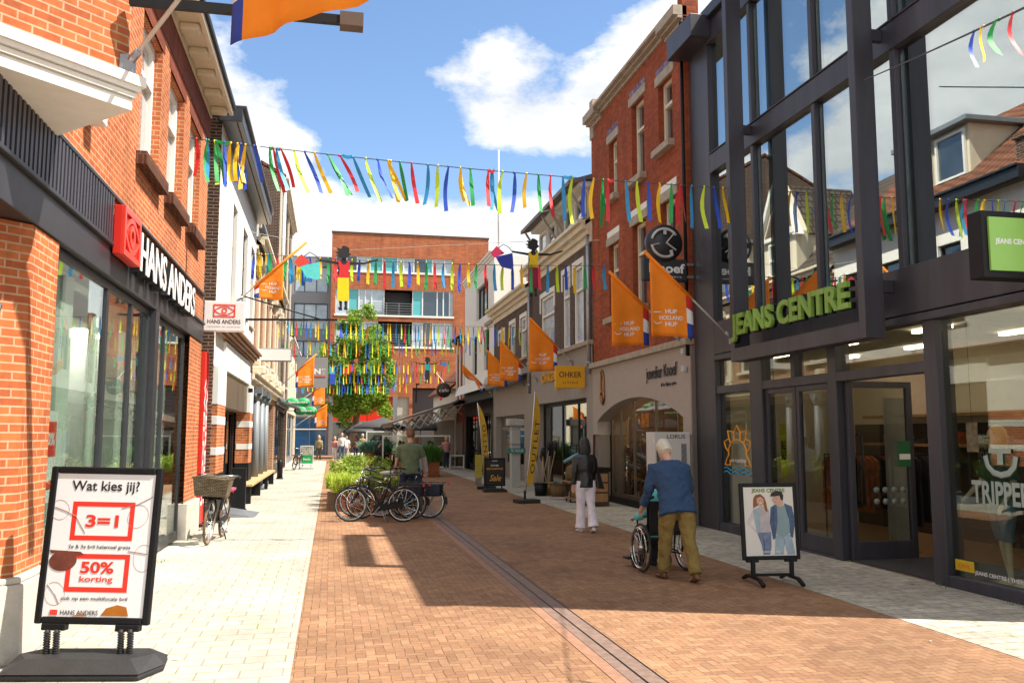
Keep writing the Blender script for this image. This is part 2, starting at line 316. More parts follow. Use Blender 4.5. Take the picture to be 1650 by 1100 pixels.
    m2 = N.new('ShaderNodeMixRGB'); L.new(jm, m2.inputs[0]); L.new(mx.outputs[0], m2.inputs[1]); L.new(jc.outputs[0], m2.inputs[2]); L.new(m2.outputs[0], b.inputs['Base Color'])
    b.inputs['Roughness'].default_value = .85; b.inputs['Specular IOR Level'].default_value = .25
    hh = mt('ADD', js.outputs[0], mt('ADD', mt('MULTIPLY', wn.outputs[0], .35), mt('MULTIPLY', n3.outputs[0], .3))); bp = N.new('ShaderNodeBump'); bp.inputs['Strength'].default_value = .5; bp.inputs['Distance'].default_value = .008; L.new(hh, bp.inputs['Height']); L.new(bp.outputs[0], b.inputs['Normal'])
    return m
def glass(name, refl=.25, tint=(.75, .82, .78), rough=0.0, wav=0.0):
    m, N, L, b = newmat(name); N.remove(b); out = N['Material Output']
    lw = N.new('ShaderNodeLayerWeight'); lw.inputs[0].default_value = .5; pw = N.new('ShaderNodeMath'); pw.operation = 'POWER'; L.new(lw.outputs['Facing'], pw.inputs[0]); pw.inputs[1].default_value = 4.0
    mr = N.new('ShaderNodeMapRange'); L.new(pw.outputs[0], mr.inputs[0]); mr.inputs[1].default_value = 0; mr.inputs[2].default_value = 1; mr.inputs[3].default_value = refl; mr.inputs[4].default_value = 1
    t = N.new('ShaderNodeBsdfTransparent'); t.inputs[0].default_value = c4(tint); g = N.new('ShaderNodeBsdfGlossy'); g.inputs['Roughness'].default_value = rough; g.inputs[0].default_value = (.90, .94, .93, 1)
    if wav:
        tc = N.new('ShaderNodeTexCoord'); n = N.new('ShaderNodeTexNoise'); n.inputs['Scale'].default_value = .8; n.inputs['Detail'].default_value = 1; L.new(tc.outputs['Object'], n.inputs['Vector'])
        bp = N.new('ShaderNodeBump'); bp.inputs['Strength'].default_value = wav; bp.inputs['Distance'].default_value = .01; L.new(n.outputs[0], bp.inputs['Height']); L.new(bp.outputs[0], g.inputs['Normal'])
    x = N.new('ShaderNodeMixShader'); L.new(mr.outputs[0], x.inputs[0]); L.new(t.outputs[0], x.inputs[1]); L.new(g.outputs[0], x.inputs[2]); L.new(x.outputs[0], out.inputs[0]); return m
def glow(name, col, st):
    m, N, L, b = newmat(name); b.inputs['Base Color'].default_value = c4(col); b.inputs['Emission Color'].default_value = c4(col); b.inputs['Emission Strength'].default_value = st; return m
def leafmat(name, c1, c2, tr=.35):
    m, N, L, b = newmat(name); g = N.new('ShaderNodeObjectInfo'); n = N.new('ShaderNodeNewGeometry')
    r = N.new('ShaderNodeMixRGB'); L.new(n.outputs['Random Per Island'], r.inputs[0]); r.inputs[1].default_value = c4(c1); r.inputs[2].default_value = c4(c2)
    L.new(r.outputs[0], b.inputs['Base Color']); b.inputs['Roughness'].default_value = .55
    t = N.new('ShaderNodeBsdfTranslucent'); L.new(r.outputs[0], t.inputs[0]); x = N.new('ShaderNodeMixShader'); x.inputs[0].default_value = tr
    L.new(b.outputs[0], x.inputs[1]); L.new(t.outputs[0], x.inputs[2]); L.new(x.outputs[0], N['Material Output'].inputs[0]); return m

B_HA = brick('brick_orange', (.50,.15,.048), (.38,.095,.034), (.50,.31,.19), var=.26, ms=.008, big=.16)
B_KN = brick('brick_red', (.37,.078,.027), (.25,.05,.02), (.20,.10,.06), var=.3, ms=.006)
B_BR = brick('brick_brown', (.085,.045,.03), (.05,.028,.02), (.24,.2,.17), var=.3, ms=.008)
B_FAR = brick('brick_far', (.42,.125,.052), (.32,.085,.036), (.32,.17,.10), bw=.42, bh=.14, ms=.016, var=.2)
B_DK = brick('brick_dark', (.09,.045,.028), (.055,.028,.02), (.25,.2,.16), var=.3)
B_TAN = brick('brick_tan', (.33,.15,.08), (.24,.1,.05), (.45,.36,.26), var=.25)
B_SOL = brick('brick_soldier', (.10,.038,.022), (.07,.028,.018), (.14,.07,.045), bw=.068, bh=.215, var=.25)
B_FRZ = brick('brick_frieze', (.25,.06,.03), (.18,.04,.022), (.13,.05,.03), bw=.068, bh=.215, var=.25)
PAVE_ROAD = herring('road_clinkers', [(.238,.126,.068),(.290,.165,.094),(.208,.108,.060),(.262,.143,.078)], (.085,.05,.03), .078)
PAVE_L = brick('pavement_slabs_pale', (.375,.352,.302), (.325,.305,.262), (.24,.21,.15), bw=.31, bh=.205, ms=.007, var=.16, bump=.4, big=.12, weeds=.9)
PAVE_R = brick('pavement_slabs_grey', (.40,.365,.30), (.33,.30,.25), (.20,.18,.13), bw=.42, bh=.205, ms=.006, var=.5, bump=1.0, big=.14, weeds=.5)
ROOF = brick('roof_tiles', (.22,.085,.045), (.15,.06,.035), (.045,.02,.014), bw=.25, bh=.30, ms=.03, var=.3, bump=1.0)
ROOF_D = brick('roof_tiles_dark', (.10,.075,.06), (.075,.055,.045), (.025,.02,.017), bw=.25, bh=.30, ms=.03, var=.3, bump=1.0)
WHITE = mat('white_paint', (.74,.72,.67), .55, var=.05, streak=True); PLAST = mat('white_plaster', (.76,.74,.69), .85, var=.05, bump=.15, streak=True)
CREAM = mat('cream_paint', (.66,.58,.44), .6, var=.07, streak=True); CONC = mat('concrete', (.50,.46,.40), .85, var=.12, bump=.3)
STONE = mat('sandstone', (.36,.30,.23), .85, var=.2, bump=.3); BEIGE = mat('beige_render', (.30,.265,.235), .8, var=.08, bump=.12, streak=True)
TAUPE = mat('taupe_cladding', (.20,.165,.14), .6, var=.1, streak=True)
SLATE = mat('dark_frames', (.048,.047,.060), .42, .2, var=.32, sc=3, streak=True); ANTH = mat('anthracite', (.032,.033,.039), .42, .15, var=.15)
BLACK = mat('black_plastic', (.008,.008,.009), .5, var=.25, spec=.25); RUBBER = mat('black_rubber', (.018,.017,.017), .75, var=.2)
CHROME = mat('bright_metal', (.62,.62,.63), .22, 1.0, var=.08); STEEL = mat('grey_metal', (.30,.31,.33), .4, .7, var=.1); ZINC = mat('zinc_pipe', (.40,.41,.43), .45, .6, var=.12)
GREYP = mat('grey_paint', (.17,.19,.21), .5, var=.1, streak=True); CORTEN = mat('rusty_steel', (.23,.075,.025), .8, .1, var=.35, bump=.3)
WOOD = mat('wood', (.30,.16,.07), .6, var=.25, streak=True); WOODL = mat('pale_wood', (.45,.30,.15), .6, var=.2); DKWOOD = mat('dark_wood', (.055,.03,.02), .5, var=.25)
ORANGE = mat('orange_cloth', srgb(238,132,16), .75, var=.09, sc=3, bump=.5, bsc=7); RED = mat('red_paint', (.60,.02,.012), .35, var=.05); REDC = mat('red_cloth', (.55,.02,.02), .8, var=.08)
WCLOTH = mat('white_cloth', (.75,.75,.74), .8, var=.04); BLUEC = mat('blue_cloth', (.02,.05,.30), .8, var=.08)
POSTER = mat('white_poster', (.80,.79,.80), .4, var=.015); INK = mat('black_ink', (.012,.012,.014), .6, var=.1); REDINK = mat('red_ink', (.75,.035,.018), .5, var=.03)
GREENS = mat('green_sign', (.22,.50,.06), .5, var=.04); GREENB = mat('green_bright', (.01,.35,.09), .5, var=.05); GOLD = mat('gold_sign', (.62,.30,.01), .5, var=.04)
GL_HA = glass('glass_clear', .13, (.90,.96,.92), wav=.05); GL_JC = glass('glass_tall', .50, (.62,.70,.66), wav=.08); GL_DOOR = glass('glass_door', .06, (.72,.75,.72)); GL_DK = glass('glass_shop', .22, (.5,.55,.53), wav=.05)
GL_JG = glass('glass_groundfloor', .09, (.82,.86,.80), wav=.04)
PANE = mat('window_glass', (.03,.036,.042), .04, var=.3, sc=1.5, spec=1.0, coat=1.0); PANE_L = mat('window_glass_curtain', (.30,.31,.32), .06, var=.25, sc=2.5, spec=.9, coat=1.0)
RIB = {'r': mat('ribbon_red', (.62,.018,.025), .5, var=.1), 'b': mat('ribbon_blue', (.015,.07,.50), .5, var=.1), 'c': mat('ribbon_sky', (.02,.27,.55), .45, var=.1),
       'y': mat('ribbon_yellow', (.85,.53,.01), .5, var=.08), 'g': mat('ribbon_green', (.01,.30,.06), .5, var=.1), 'l': mat('ribbon_lime', (.52,.70,.02), .5, var=.08)}
WIRE = mat('wire', (.06,.06,.06), .6)
# ------------------------------------------------------------------ ground, road, pavements
def struct(mb, name, m): return tag(mb.build(name, m), kind='structure')
struct(MB().box(-400, -200, -.6, 400, 600, -.03), 'ground', mat('ground_soil', (.22, .19, .15), .9, var=.2, sc=.3))
struct(MB().box(-.25, -12, -.2, 5.35, 60, 0).box(-2.6, 60, -.2, 16, 77, 0), 'road', PAVE_ROAD)
struct(MB().box(-14, -12, -.2, -.25, 60, .004), 'left_pavement', PAVE_L)
struct(MB().box(5.35, -12, -.2, 24, 60, .004), 'right_pavement', PAVE_R)
dr = MB()
dr.box(2.13, -10, -.1, 2.225, 56, .006); dr.box(2.245, -10, -.1, 2.37, 56, .006); dr.box(2.02, -10, -.1, 2.125, 56, .005, 2)
for a, b in ((2.225, 2.245), (2.37, 2.395), (2.125, 2.13)): dr.box(a, -10, -.1, b, 56, .001, 1)
struct(dr, 'drain_channel', [mat('drain_stone', (.17, .11, .085), .75, var=.3, sc=12), BLACK, mat('drain_edge', (.25, .13, .08), .8, var=.25, sc=12)])
lt = MB()                                   # scraps of litter and petals on the paving
for i in range(34):
    x, y = random.uniform(-2, 5.2), random.uniform(5.6, 30); s = random.uniform(.008, .02); a = random.uniform(0, 6)
    lt.add([(x+s*cos(a+k*1.57), y+s*.7*sin(a+k*1.57), .009 + .004*(k % 2)) for k in range(4)], [(0,1,2,3)])
tag(lt.build('litter', mat('scraps', (.55,.5,.42), .8)), kind='stuff')

# ------------------------------------------------------------------ building helpers
def sash(p, M, u0, u1, v0, v1, dep=.13, split=.62, fm=None, pane=None, sill=None, fw=.075, mull=(), name='window'):
    fm = fm or WHITE; f = MB(M); w0, w1 = -dep-.05, -dep+.03
    f.box(u0,v0,w0,u0+fw,v1,w1).box(u1-fw,v0,w0,u1,v1,w1).box(u0+fw,v1-fw,w0,u1-fw,v1,w1).box(u0+fw,v0,w0,u1-fw,v0+fw*.8,w1)
    if split: vs = v0+(v1-v0)*split; f.box(u0+fw,vs-.035,w0,u1-fw,vs+.035,w1+.015)
    for q in mull: um = u0+(u1-u0)*q; f.box(um-.03,v0+fw*.8,w0,um+.03,v1-fw,w1-.004)
    o = f.build(name, fm, p)
    MB(M).box(u0+fw*.5,v0+fw*.5,w0+.01,u1-fw*.5,v1-fw*.5,w0+.025).build('pane', pane or PANE, o)
    if sill:
        sm, sp, sh = sill; MB(M).box(u0-.1,v0-sh,-dep,u1+.1,v0-.003,sp).build('sill', sm, o, bev=.006)
    return o
def shopwin(p, M, u0, u1, v0, v1, w, fm, gm, mull=(), fw=.06, name='shop_window', base=0.0, dep=.06, trans=()):
    f = MB(M); a, b = w-dep/2, w+dep/2
    f.box(u0,v0,a,u0+fw,v1,b).box(u1-fw,v0,a,u1,v1,b).box(u0+fw,v1-fw,a,u1-fw,v1,b).box(u0+fw,v0,a,u1-fw,v0+fw+base,b)
    for m in mull: f.box(m-fw/2,v0+fw+base,a,m+fw/2,v1-fw,b)
    for t in trans: f.box(u0+fw,t-fw/2,a+.004,u1-fw,t+fw/2,b-.004)
    o = f.build(name, fm, p, bev=.004, bseg=1)
    MB(M).box(u0+fw*.5,v0+fw*.5,w-.006,u1-fw*.5,v1-fw*.5,w+.006).build('pane', gm, o); return o
def room(p, M, u0, u1, v1, d, wm, fm, cm=None, back=None, v0=.012):
    b = MB(M); w0 = -.35
    b.quad((u0,v0,-d),(u1,v0,-d),(u1,v1,-d),(u0,v1,-d), 0); b.quad((u0,v0,w0),(u0,v0,-d),(u0,v1,-d),(u0,v1,w0), 0); b.quad((u1,v0,w0),(u1,v0,-d),(u1,v1,-d),(u1,v1,w0), 0)
    b.quad((u0,v0,w0),(u1,v0,w0),(u1,v0,-d),(u0,v0,-d), 1); b.quad((u0,v1,w0),(u1,v1,w0),(u1,v1,-d),(u0,v1,-d), 2)
    return b.build('interior', [wm, fm, cm or wm], p)
def gable_roof(p, side, x0, depth, y0, y1, z0, z1, m, over=0.3, th=.14):   # ridge along the street
    s = -1 if side == 'L' else 1; xa = x0 - s*over; xm = x0 + s*depth/2; xb = x0 + s*(depth+over); zo = z0 - (z1-z0)*over/(depth/2)
    b = MB()
    b.prism([(xa,y0,zo),(xm,y0,z1),(xm,y0,z1+th),(xa,y0,zo+th)], (0,y1-y0,0)); b.prism([(xb,y0,zo),(xm+s*.002,y0,z1),(xm+s*.002,y0,z1+th),(xb,y0,zo+th)], (0,y1-y0,0))
    return b.build('roof', m, p)
def shell(b, side, x0, depth, y0, y1, z1, mi=0, zpk=None):   # side, back walls and lid behind a facade (street coordinates)
    s = -1 if side == 'L' else 1; xb = x0 + s*depth; e = s*.002; I = b.M.inverted()
    P_ = lambda pts: b.poly([I @ V(p) for p in pts], mi)
    for y in (y0, y1):
        if zpk: P_([(x0+e,y,0),(xb,y,0),(xb,y,z1),(x0+s*depth/2,y,zpk),(x0+e,y,z1)])
        else: P_([(x0+e,y,0),(xb,y,0),(xb,y,z1),(x0+e,y,z1)])
    P_([(xb,y0,0),(xb,y1,0),(xb,y1,z1),(xb,y0,z1)]); P_([(x0+e,y0,z1),(xb,y0,z1),(xb,y1,z1),(x0+e,y1,z1)]); return b
def cornice(p, M, u0, u1, v, m, steps=((.12,.10),(.2,.08),(.32,.10)), name='cornice'):
    b = MB(M)
    for pr, h in steps: b.box(u0,v,-.05,u1,v+h-.002,pr); v += h
    return b.build(name, m, p, bev=.008)
def pipe(p, x, y, z0, z1, r=.05, m=None, name='drainpipe'):
    b = MB(); b.tube([(x,y,z0),(x,y,z1)], r, 10)
    for z in (z0+.3,(z0+z1)/2,z1-.3): b.tube([(x,y,z-.02),(x,y,z+.02)], r*1.3, 10)
    return b.build(name, m or ZINC, p)
def dormer(p, side, x0, x1, y0, y1, z0, z1, wm, nm=2, roofm=None, hip=.35, name='dormer'):   # box dormer with its own windows
    s = -1 if side == 'L' else 1; M = ML(x0) if side == 'L' else MR(x0)
    b = MB(); b.box(min(x0,x1)+.01,y0,z0,max(x0,x1)-.01,y1,z1); o = b.build(name, wm, p)
    xo = x0 - s*.3
    MB().box(min(xo,x1),y0-.25,z1,max(xo,x1),y1+.25,z1+.16).build('dormer_roof', roofm or GREYP, o, bev=.02)
    w = (y1-y0)/nm
    for i in range(nm): sash(o, M, y0+i*w+.1, y0+(i+1)*w-.1, z0+.25, z1-.12, dep=-.06, split=0, name='dormer_window', pane=PANE)
    return o

# ------------------------------------------------------------------ LEFT 1: orange brick optician on the corner
L1 = thing('brick_shop_building', (-2.4, 12, 0), 'orange brick corner shop building with dark slatted fascia and white sash windows', 'building')
M = ML(-2.4)
wins = [(11.1,12.35,5.2,7.05),(12.95,14.2,5.2,7.05),(14.8,16.0,5.2,7.05)]
b = MB(M); b.wall(7.6,17.0,4.0,7.3,wins,dep=.22); shell(b, 'L', -2.4, 9, 5.0, 17.0, 7.95)
b.wall(15.6,17.0,0,4.0)
bb = MB(); bb.prism([(-2.4,8.25,.0),(-2.4,7.55,0),(-3.3,6.65,0),(-3.9,7.25,0),(-2.9,8.25,0)], (0,0,3.44))
b.add(bb.v and [M.inverted() @ p for p in bb.v], bb.f)
b.build('wall', B_HA, L1)
b = MB(M); b.box(7.6,7.3,-.05,17.0,7.78,.012); b.build('brick_frieze', B_FRZ, L1)
for u0,u1,v0,v1 in wins:
    sash(L1, M, u0, u1, v0, v1, dep=.14, split=.66, sill=(B_SOL, .13, .17), fw=.11, pane=PANE_L)
    MB(M).box(u0-.12,v1,-.02,u1+.12,v1+.22,.006).build('lintel', B_FRZ, L1)
# corner bay on its white slab
n45 = V((1,-1,0))/2**.5; t45 = V((-1,-1,0))/2**.5
def plan(off, fwd): a = V((-1.64,7.12,0)) + n45*fwd - t45*off; c = a + t45*(3.2+2*off); return [a, c, c - n45*1.5, a - n45*1.5]
MB().prism([p + V((0,0,4.57)) for p in plan(0,0)], (0,0,4.6)).build('corner_bay', B_HA, L1)
cn = MB()
for z0, z1, f in ((4.30,4.385,.03),(4.385,4.40,.015),(4.40,4.44,.05),(4.44,4.45,.035),(4.45,4.49,.075),(4.49,4.575,.10)): cn.prism([p + V((0,0,z0)) for p in plan(f,f)], (0,0,z1-z0-.001))
cn.build('bay_slab', WHITE, L1)
# plinth
b = MB(); b.prism([(-2.32,8.2,0),(-2.32,7.52,0),(-3.26,6.58,0),(-3.9,7.2,0),(-2.9,8.2,0)], (0,0,.60)); b.prism([(-2.34,8.2,.60),(-2.34,7.53,.60),(-3.27,6.60,.60),(-3.9,7.2,.60),(-2.9,8.2,.60)], (0,0,.05))
b.build('plinth', CONC, L1, bev=.015); MB().box(-2.5,15.6,0,-2.33,17.0,.6).build('pier_base', CONC, L1, bev=.015)
# fascia: beam, backing and upright slats
b = MB(M); b.box(4.8,3.45,-.5,16.95,3.78,.02); b.box(4.8,3.78,-.3,16.95,3.82,.06); b.box(4.8,4.32,-.3,16.95,4.36,.05); b.build('fascia_beam', ANTH, L1, bev=.006)
b = MB(M); b.box(4.8,3.82,-.3,16.95,4.32,-.01)
u = 4.85
while u < 9.9: b.box(u,3.83,-.01,u+.055,4.31,.045); u += .1
b.build('slat_panel', SLATE, L1)
b = MB(M); b.box(8.25,3.40,-1.2,15.6,3.44,-.52); b.build('soffit', WHITE, L1)
shopwin(L1, M, 8.3, 12.5, 0.03, 3.44, -.08, ANTH, GL_HA, mull=(10.25,11.45), base=.12, fw=.085)
shopwin(L1, M, 12.75, 15.55, 0.03, 3.44, -.10, ANTH, GL_HA, mull=(13.75,), base=.05, fw=.085, name='shop_door')
MB(M).box(12.5,.03,-.2,12.75,3.44,.03).build('frame_post', ANTH, L1)
room(L1, M, 8.3, 15.55, 3.4, 4.0, mat('white_interior', (.60,.62,.58), .8), mat('interior_floor', (.25,.22,.19), .4), back=1)
CW = mat('interior_white', (.62,.66,.6), .7)
for u in (9.15, 11.55, 13.9): MB(M).box(u,.02,-.42,u+.42,3.35,-.22).build('interior_column', CW, L1)
for u in (8.5,8.6,8.7,10.4,10.5,12.8,12.9,13.0): MB(M).tube([(u,.05,-.24),(u+.03,1.5,-.25),(u,3.38,-.24)],.04,8).build('curtain_fold', CW, L1)
for u in (9.6,12.2,14.6): MB(M).box(u,3.34,-2.6,u+.9,3.38,-1.4).build('glow_panel', glow('added_room_glow',(1,.95,.85),7), L1)  # glowing panels added to make the room less dark, no fixture seen
gable_roof(L1, 'L', -2.4, 9, 7.5, 17.05, 8.12, 11.9, ROOF, over=.12)
b = MB(); b.box(-2.45,7.6,7.78,-2.37,17.02,8.0); b.box(-2.39,7.6,7.94,-2.04,17.05,8.0); b.box(-2.06,7.6,7.90,-1.99,17.08,8.08); b.build('eaves', CREAM, L1, bev=.008)
y = 8.2
while y < 17: MB().box(-2.37,y-.11,7.82,-2.08,y+.11,7.94).build('eaves_bracket', CREAM, L1, bev=.03); y += .86
MB().box(-1.99,7.6,8.0,-1.94,17.08,8.09).build('gutter', BLACK, L1)
b = MB(M); b.box(8.75,4.78,0,9.0,4.98,.16); b.build('wall_box', WHITE, L1, bev=.01)

# ------------------------------------------------------------------ LEFT 2: white plastered shop
L2 = thing('white_shop_building', (-2.25, 22, 0), 'white plastered shop building with black gutter and banded brick shopfront piers', 'building')
M = ML(-2.25)
wins = [(20.0,20.9,4.75,6.95),(22.3,23.5,4.75,6.95),(24.5,25.5,4.75,6.95)]
b = MB(M); b.wall(17.6,26.0,4.05,8.0,wins,dep=.2,mi=0); b.wall(17.6,26.0,3.1,4.05,(),mi=0,back=-.03)
b.quad((17.6,4.4,0),(17.6,8,0),(17.6,8,-.6),(17.6,4.4,-.6),1); bb = MB(); shell(bb,'L',-2.25,9,17.602,26.0,8.0,1,11.6); b.add([M.inverted() @ p for p in bb.v], bb.f, 1)
b.build('wall', [PLAST, B_DK], L2)
for w in wins: sash(L2, M, *w, dep=.12, split=.6, fm=ANTH, fw=.06, sill=(CONC,.06,.07))
gable_roof(L2, 'L', -2.25, 9, 17.5, 26.1, 8.15, 11.9, ROOF, over=.3)
b = MB(); b.box(-2.3,17.45,7.92,-1.85,26.1,8.2); b.box(-2.34,17.45,8.2,-1.78,26.1,8.26); b.build('box_gutter', mat('black_paint',(.02,.022,.028),.35,var=.2), L2, bev=.01)
b = MB(); b.box(-3.3,17.7,8.2,-2.7,18.4,9.2); b.box(-3.36,17.64,9.2,-2.64,18.46,9.3); b.build('chimney', B_DK, L2)
def dband(M, u0, u1, p):
    MB(M).box(u0,.02,-.3,u1,3.1,.05).build('brick_pier', B_HA, p)
    for z0,z1 in ((2.35,3.12),(1.95,2.12),(1.35,1.5)): q = MB(M); q.box(u0-.01,z0,-.28,u1+.01,z1,.056); q.build('white_band', PLAST, p, bev=.004)
    MB(M).box(u0-.02,.02,-.3,u1+.02,.98,.064).build('black_base', BLACK, p, bev=.006)
dband(M, 18.0, 19.3, L2); dband(M, 24.9, 25.9, L2)
b = MB(M); b.box(19.3,3.12,-.3,24.9,3.72,.03); b.build('shop_fascia', PLAST, L2, bev=.005)
cornice(L2, M, 17.9, 26.0, 3.78, mat('brown_cornice',(.25,.11,.05),.6), ((.05,.07),(.12,.06),(.19,.07),(.26,.06)))
b = MB(M); b.box(19.3,2.35,-.35,24.9,3.1,-.02); b.build('bronze_panel', mat('bronze_panel',(.20,.16,.12),.35,.5,var=.1), L2)
shopwin(L2, M, 19.3, 24.9, 0.02, 2.36, -.4, BLACK, GL_DK, mull=(20.6,21.9,23.4), base=.1)
room(L2, MX.Translation((0,0,0)) @ M, 19.3, 24.9, 2.36, 3.5, DKWOOD, DKWOOD)
dormer(L2, 'L', -3.2, -5.6, 20.6, 23.4, 8.8, 10.5, CREAM, 2)
MB().box(-1.95,21.55,2.75,-1.85,21.65,2.85).build('wall_lamp', BLACK, L2)

# ------------------------------------------------------------------ LEFT 3: ornate cream and brick house with a pointed gable
L3 = thing('ornate_gabled_house', (-2.4, 32, 0), 'ornate cream and brick house with pointed gable and stone consoles', 'building')
M = ML(-2.4)
wins = [(27.0,28.1,4.3,6.5),(29.6,30.8,4.3,6.5),(32.2,33.4,4.3,6.5),(35.0,36.2,4.3,6.5)]
b = MB(M); b.wall(26.0,39.0,0,7.4,wins+[(26.8,38.2,.02,3.0)],dep=.2); shell(b,'L',-2.4,9,26.002,39.0,7.4); b.build('wall', B_TAN, L3)
for w in wins: sash(L3, M, *w, dep=.12, split=.62, sill=(CREAM,.12,.1))
for u in (26.05,28.7,31.4,34.1,36.9,38.6): q = MB(M); q.box(u,3.6,-.02,u+.36,7.3,.07); q.box(u-.06,4.0,-.02,u+.42,4.25,.11); q.box(u-.06,6.6,-.02,u+.42,6.9,.11); q.build('pilaster', CREAM, L3, bev=.01)
cornice(L3, M, 26.0, 39.1, 7.0, CREAM, ((.10,.16),(.22,.12),(.38,.16),(.48,.1)))
for u in (26.3,28.9,31.6,34.3,37.1,38.7): MB(M).box(u-.02,6.72,0,u+.2,7.0,.3).build('console', CREAM, L3, bev=.03)
cornice(L3, M, 26.0, 39.1, 3.2, CREAM, ((.1,.14),(.22,.16),(.3,.08)), name='shop_beam')
for u in (27.0,30.6,34.2,38.2): b = MB(M); b.box(u-.02,3.55,0,u+.28,3.8,.42); b.box(u,3.80,0,u+.26,4.0,.28); b.build('stone_console', CREAM, L3, bev=.04)
for u in (27.3,29.2,31.1): c = MB(M.copy()); p0 = (-2.22,u,0); cc = MB(); cc.tube([(-2.22,u,0),(-2.22,u,.18)],.17,12); cc.tube([(-2.22,u,.18),(-2.22,u,2.75)],[.12,.105],14); cc.lathe([(.105,2.75),(.15,2.82),(.19,2.98)],(-2.22,u,0),4); cc.box(-2.4,u-.17,2.98,-2.05,u+.17,3.17); cc.build('grey_column', GREYP, L3)
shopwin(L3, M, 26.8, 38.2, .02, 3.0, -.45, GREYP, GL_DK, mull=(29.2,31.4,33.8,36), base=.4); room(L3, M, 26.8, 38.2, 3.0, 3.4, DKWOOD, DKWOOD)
gable_roof(L3, 'L', -2.4, 9, 26.0, 39.1, 7.45, 11.6, ROOF_D, over=.3)
# the gable, standing above the cornice
gm = MX(((0,0,1,-2.75),(1,0,0,0),(0,1,0,0),(0,0,0,1)))
b = MB(gm); b.prism([(29.2,7.3,0),(31.9,7.3,0),(31.9,9.4,0),(30.55,11.6,0),(29.2,9.4,0)], (0,0,-.5)); b.box(29.3,7.3,-3.2,31.8,9.35,-.5); g = b.build('gable', [CREAM], L3)
b = MB(gm); b.prism([(29.6,9.5,.03),(31.5,9.5,.03),(30.55,11.1,.03)], (0,0,-.02)); b.build('gable_brickwork', B_BR, g)
b = MB(gm); b.prism([(29.2,9.3,-.5),(30.55,11.5,-.5),(31.9,9.3,-.5)], (0,0,-2.8)); b.build('gable_roof', ROOF_D, g)
b = MB(gm)
for pts in ([(28.95,9.2,.14),(30.55,11.85,.14),(30.55,11.5,.14),(29.2,9.2,.14)],[(32.15,9.2,.14),(30.55,11.85,.138),(30.55,11.5,.138),(31.9,9.2,.14)]): b.prism(pts,(0,0,-.35))
b.box(29.1,9.3,.0,32.0,9.45,.16); b.build('gable_trim', WHITE, g, bev=.01)
sash(g, gm, 30.0, 31.1, 7.9, 9.2, dep=-.08, split=.5, mull=(.5,), name='gable_window')
dormer(L3, 'L', -3.0, -5.4, 33.6, 36.4, 7.7, 9.8, CREAM, 2)

# ------------------------------------------------------------------ LEFT 4, 5: taller brick house and last house of the row
L4 = thing('tall_brick_house', (-2.4, 44, 0), 'tall narrow brown brick house with cream strips at left before the square', 'building')
M = ML(-2.4); wins = [(40.2,41.3,z,z+2.0) for z in (4.2,7.4,10.4)] + [(43.4,44.6,z,z+2.0) for z in (4.2,7.4,10.4)] + [(46.6,47.8,z,z+2.0) for z in (4.2,7.4,10.4)]
b = MB(M); b.wall(39.0,49.5,0,13.2,wins+[(39.6,49.0,.02,3.0)],dep=.2); shell(b,'L',-2.4,9,39.002,49.5,13.2,0,15.6); b.build('wall', B_DK, L4)
for w in wins: sash(L4, M, *w, dep=.12, split=.6, sill=(CREAM,.1,.1))
for u in (39.0,42.2,45.4,49.1): q = MB(M); q.box(u,3.2,-.02,u+.35,13.2,.06); q.build('cream_strip', CREAM, L4)
cornice(L4, M, 39.0, 49.6, 12.9, CREAM); cornice(L4, M, 39.0, 49.6, 3.1, GREYP, ((.1,.2),(.2,.15)), name='shop_beam')
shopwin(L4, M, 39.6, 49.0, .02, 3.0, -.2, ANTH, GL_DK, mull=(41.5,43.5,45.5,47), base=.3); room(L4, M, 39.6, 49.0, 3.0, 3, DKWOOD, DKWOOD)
gable_roof(L4, 'L', -2.4, 9, 39.0, 49.6, 13.25, 15.7, ROOF, over=.2)
pipe(L4, -2.25, 39.3, 3.4, 12.9, .09, ZINC)
b = MB(M); b.prism([(40.0,3.25,.1),(48.5,3.25,.1),(48.5,3.0,.9),(40.0,3.0,.9)], (0,.05,0)); b.build('canopy', GREYP, L4)
L5 = thing('cream_end_house', (-2.4, 55, 0), 'low cream fronted shop at the far end of the left row by the square', 'building')
M = ML(-2.4); wins = [(51+i*2.6,52.2+i*2.6,4.0,6.0) for i in range(4)]
b = MB(M); b.wall(49.5,61.5,0,7.2,wins+[(50.2,60.8,.02,3.0)],dep=.2); shell(b,'L',-2.4,9,49.502,61.5,7.2); b.build('wall', CREAM, L5)
for w in wins: sash(L5, M, *w, dep=.12, split=.6)
shopwin(L5, M, 50.2, 60.8, .02, 3.0, -.15, GREYP, GL_DK, mull=(52.5,55,57.5), base=.3); room(L5, M, 50.2, 60.8, 3.0, 3, DKWOOD, DKWOOD)
gable_roof(L5, 'L', -2.4, 9, 49.5, 61.6, 7.25, 10.0, ROOF, over=.3); cornice(L5, M, 49.5, 61.6, 6.9, WHITE)
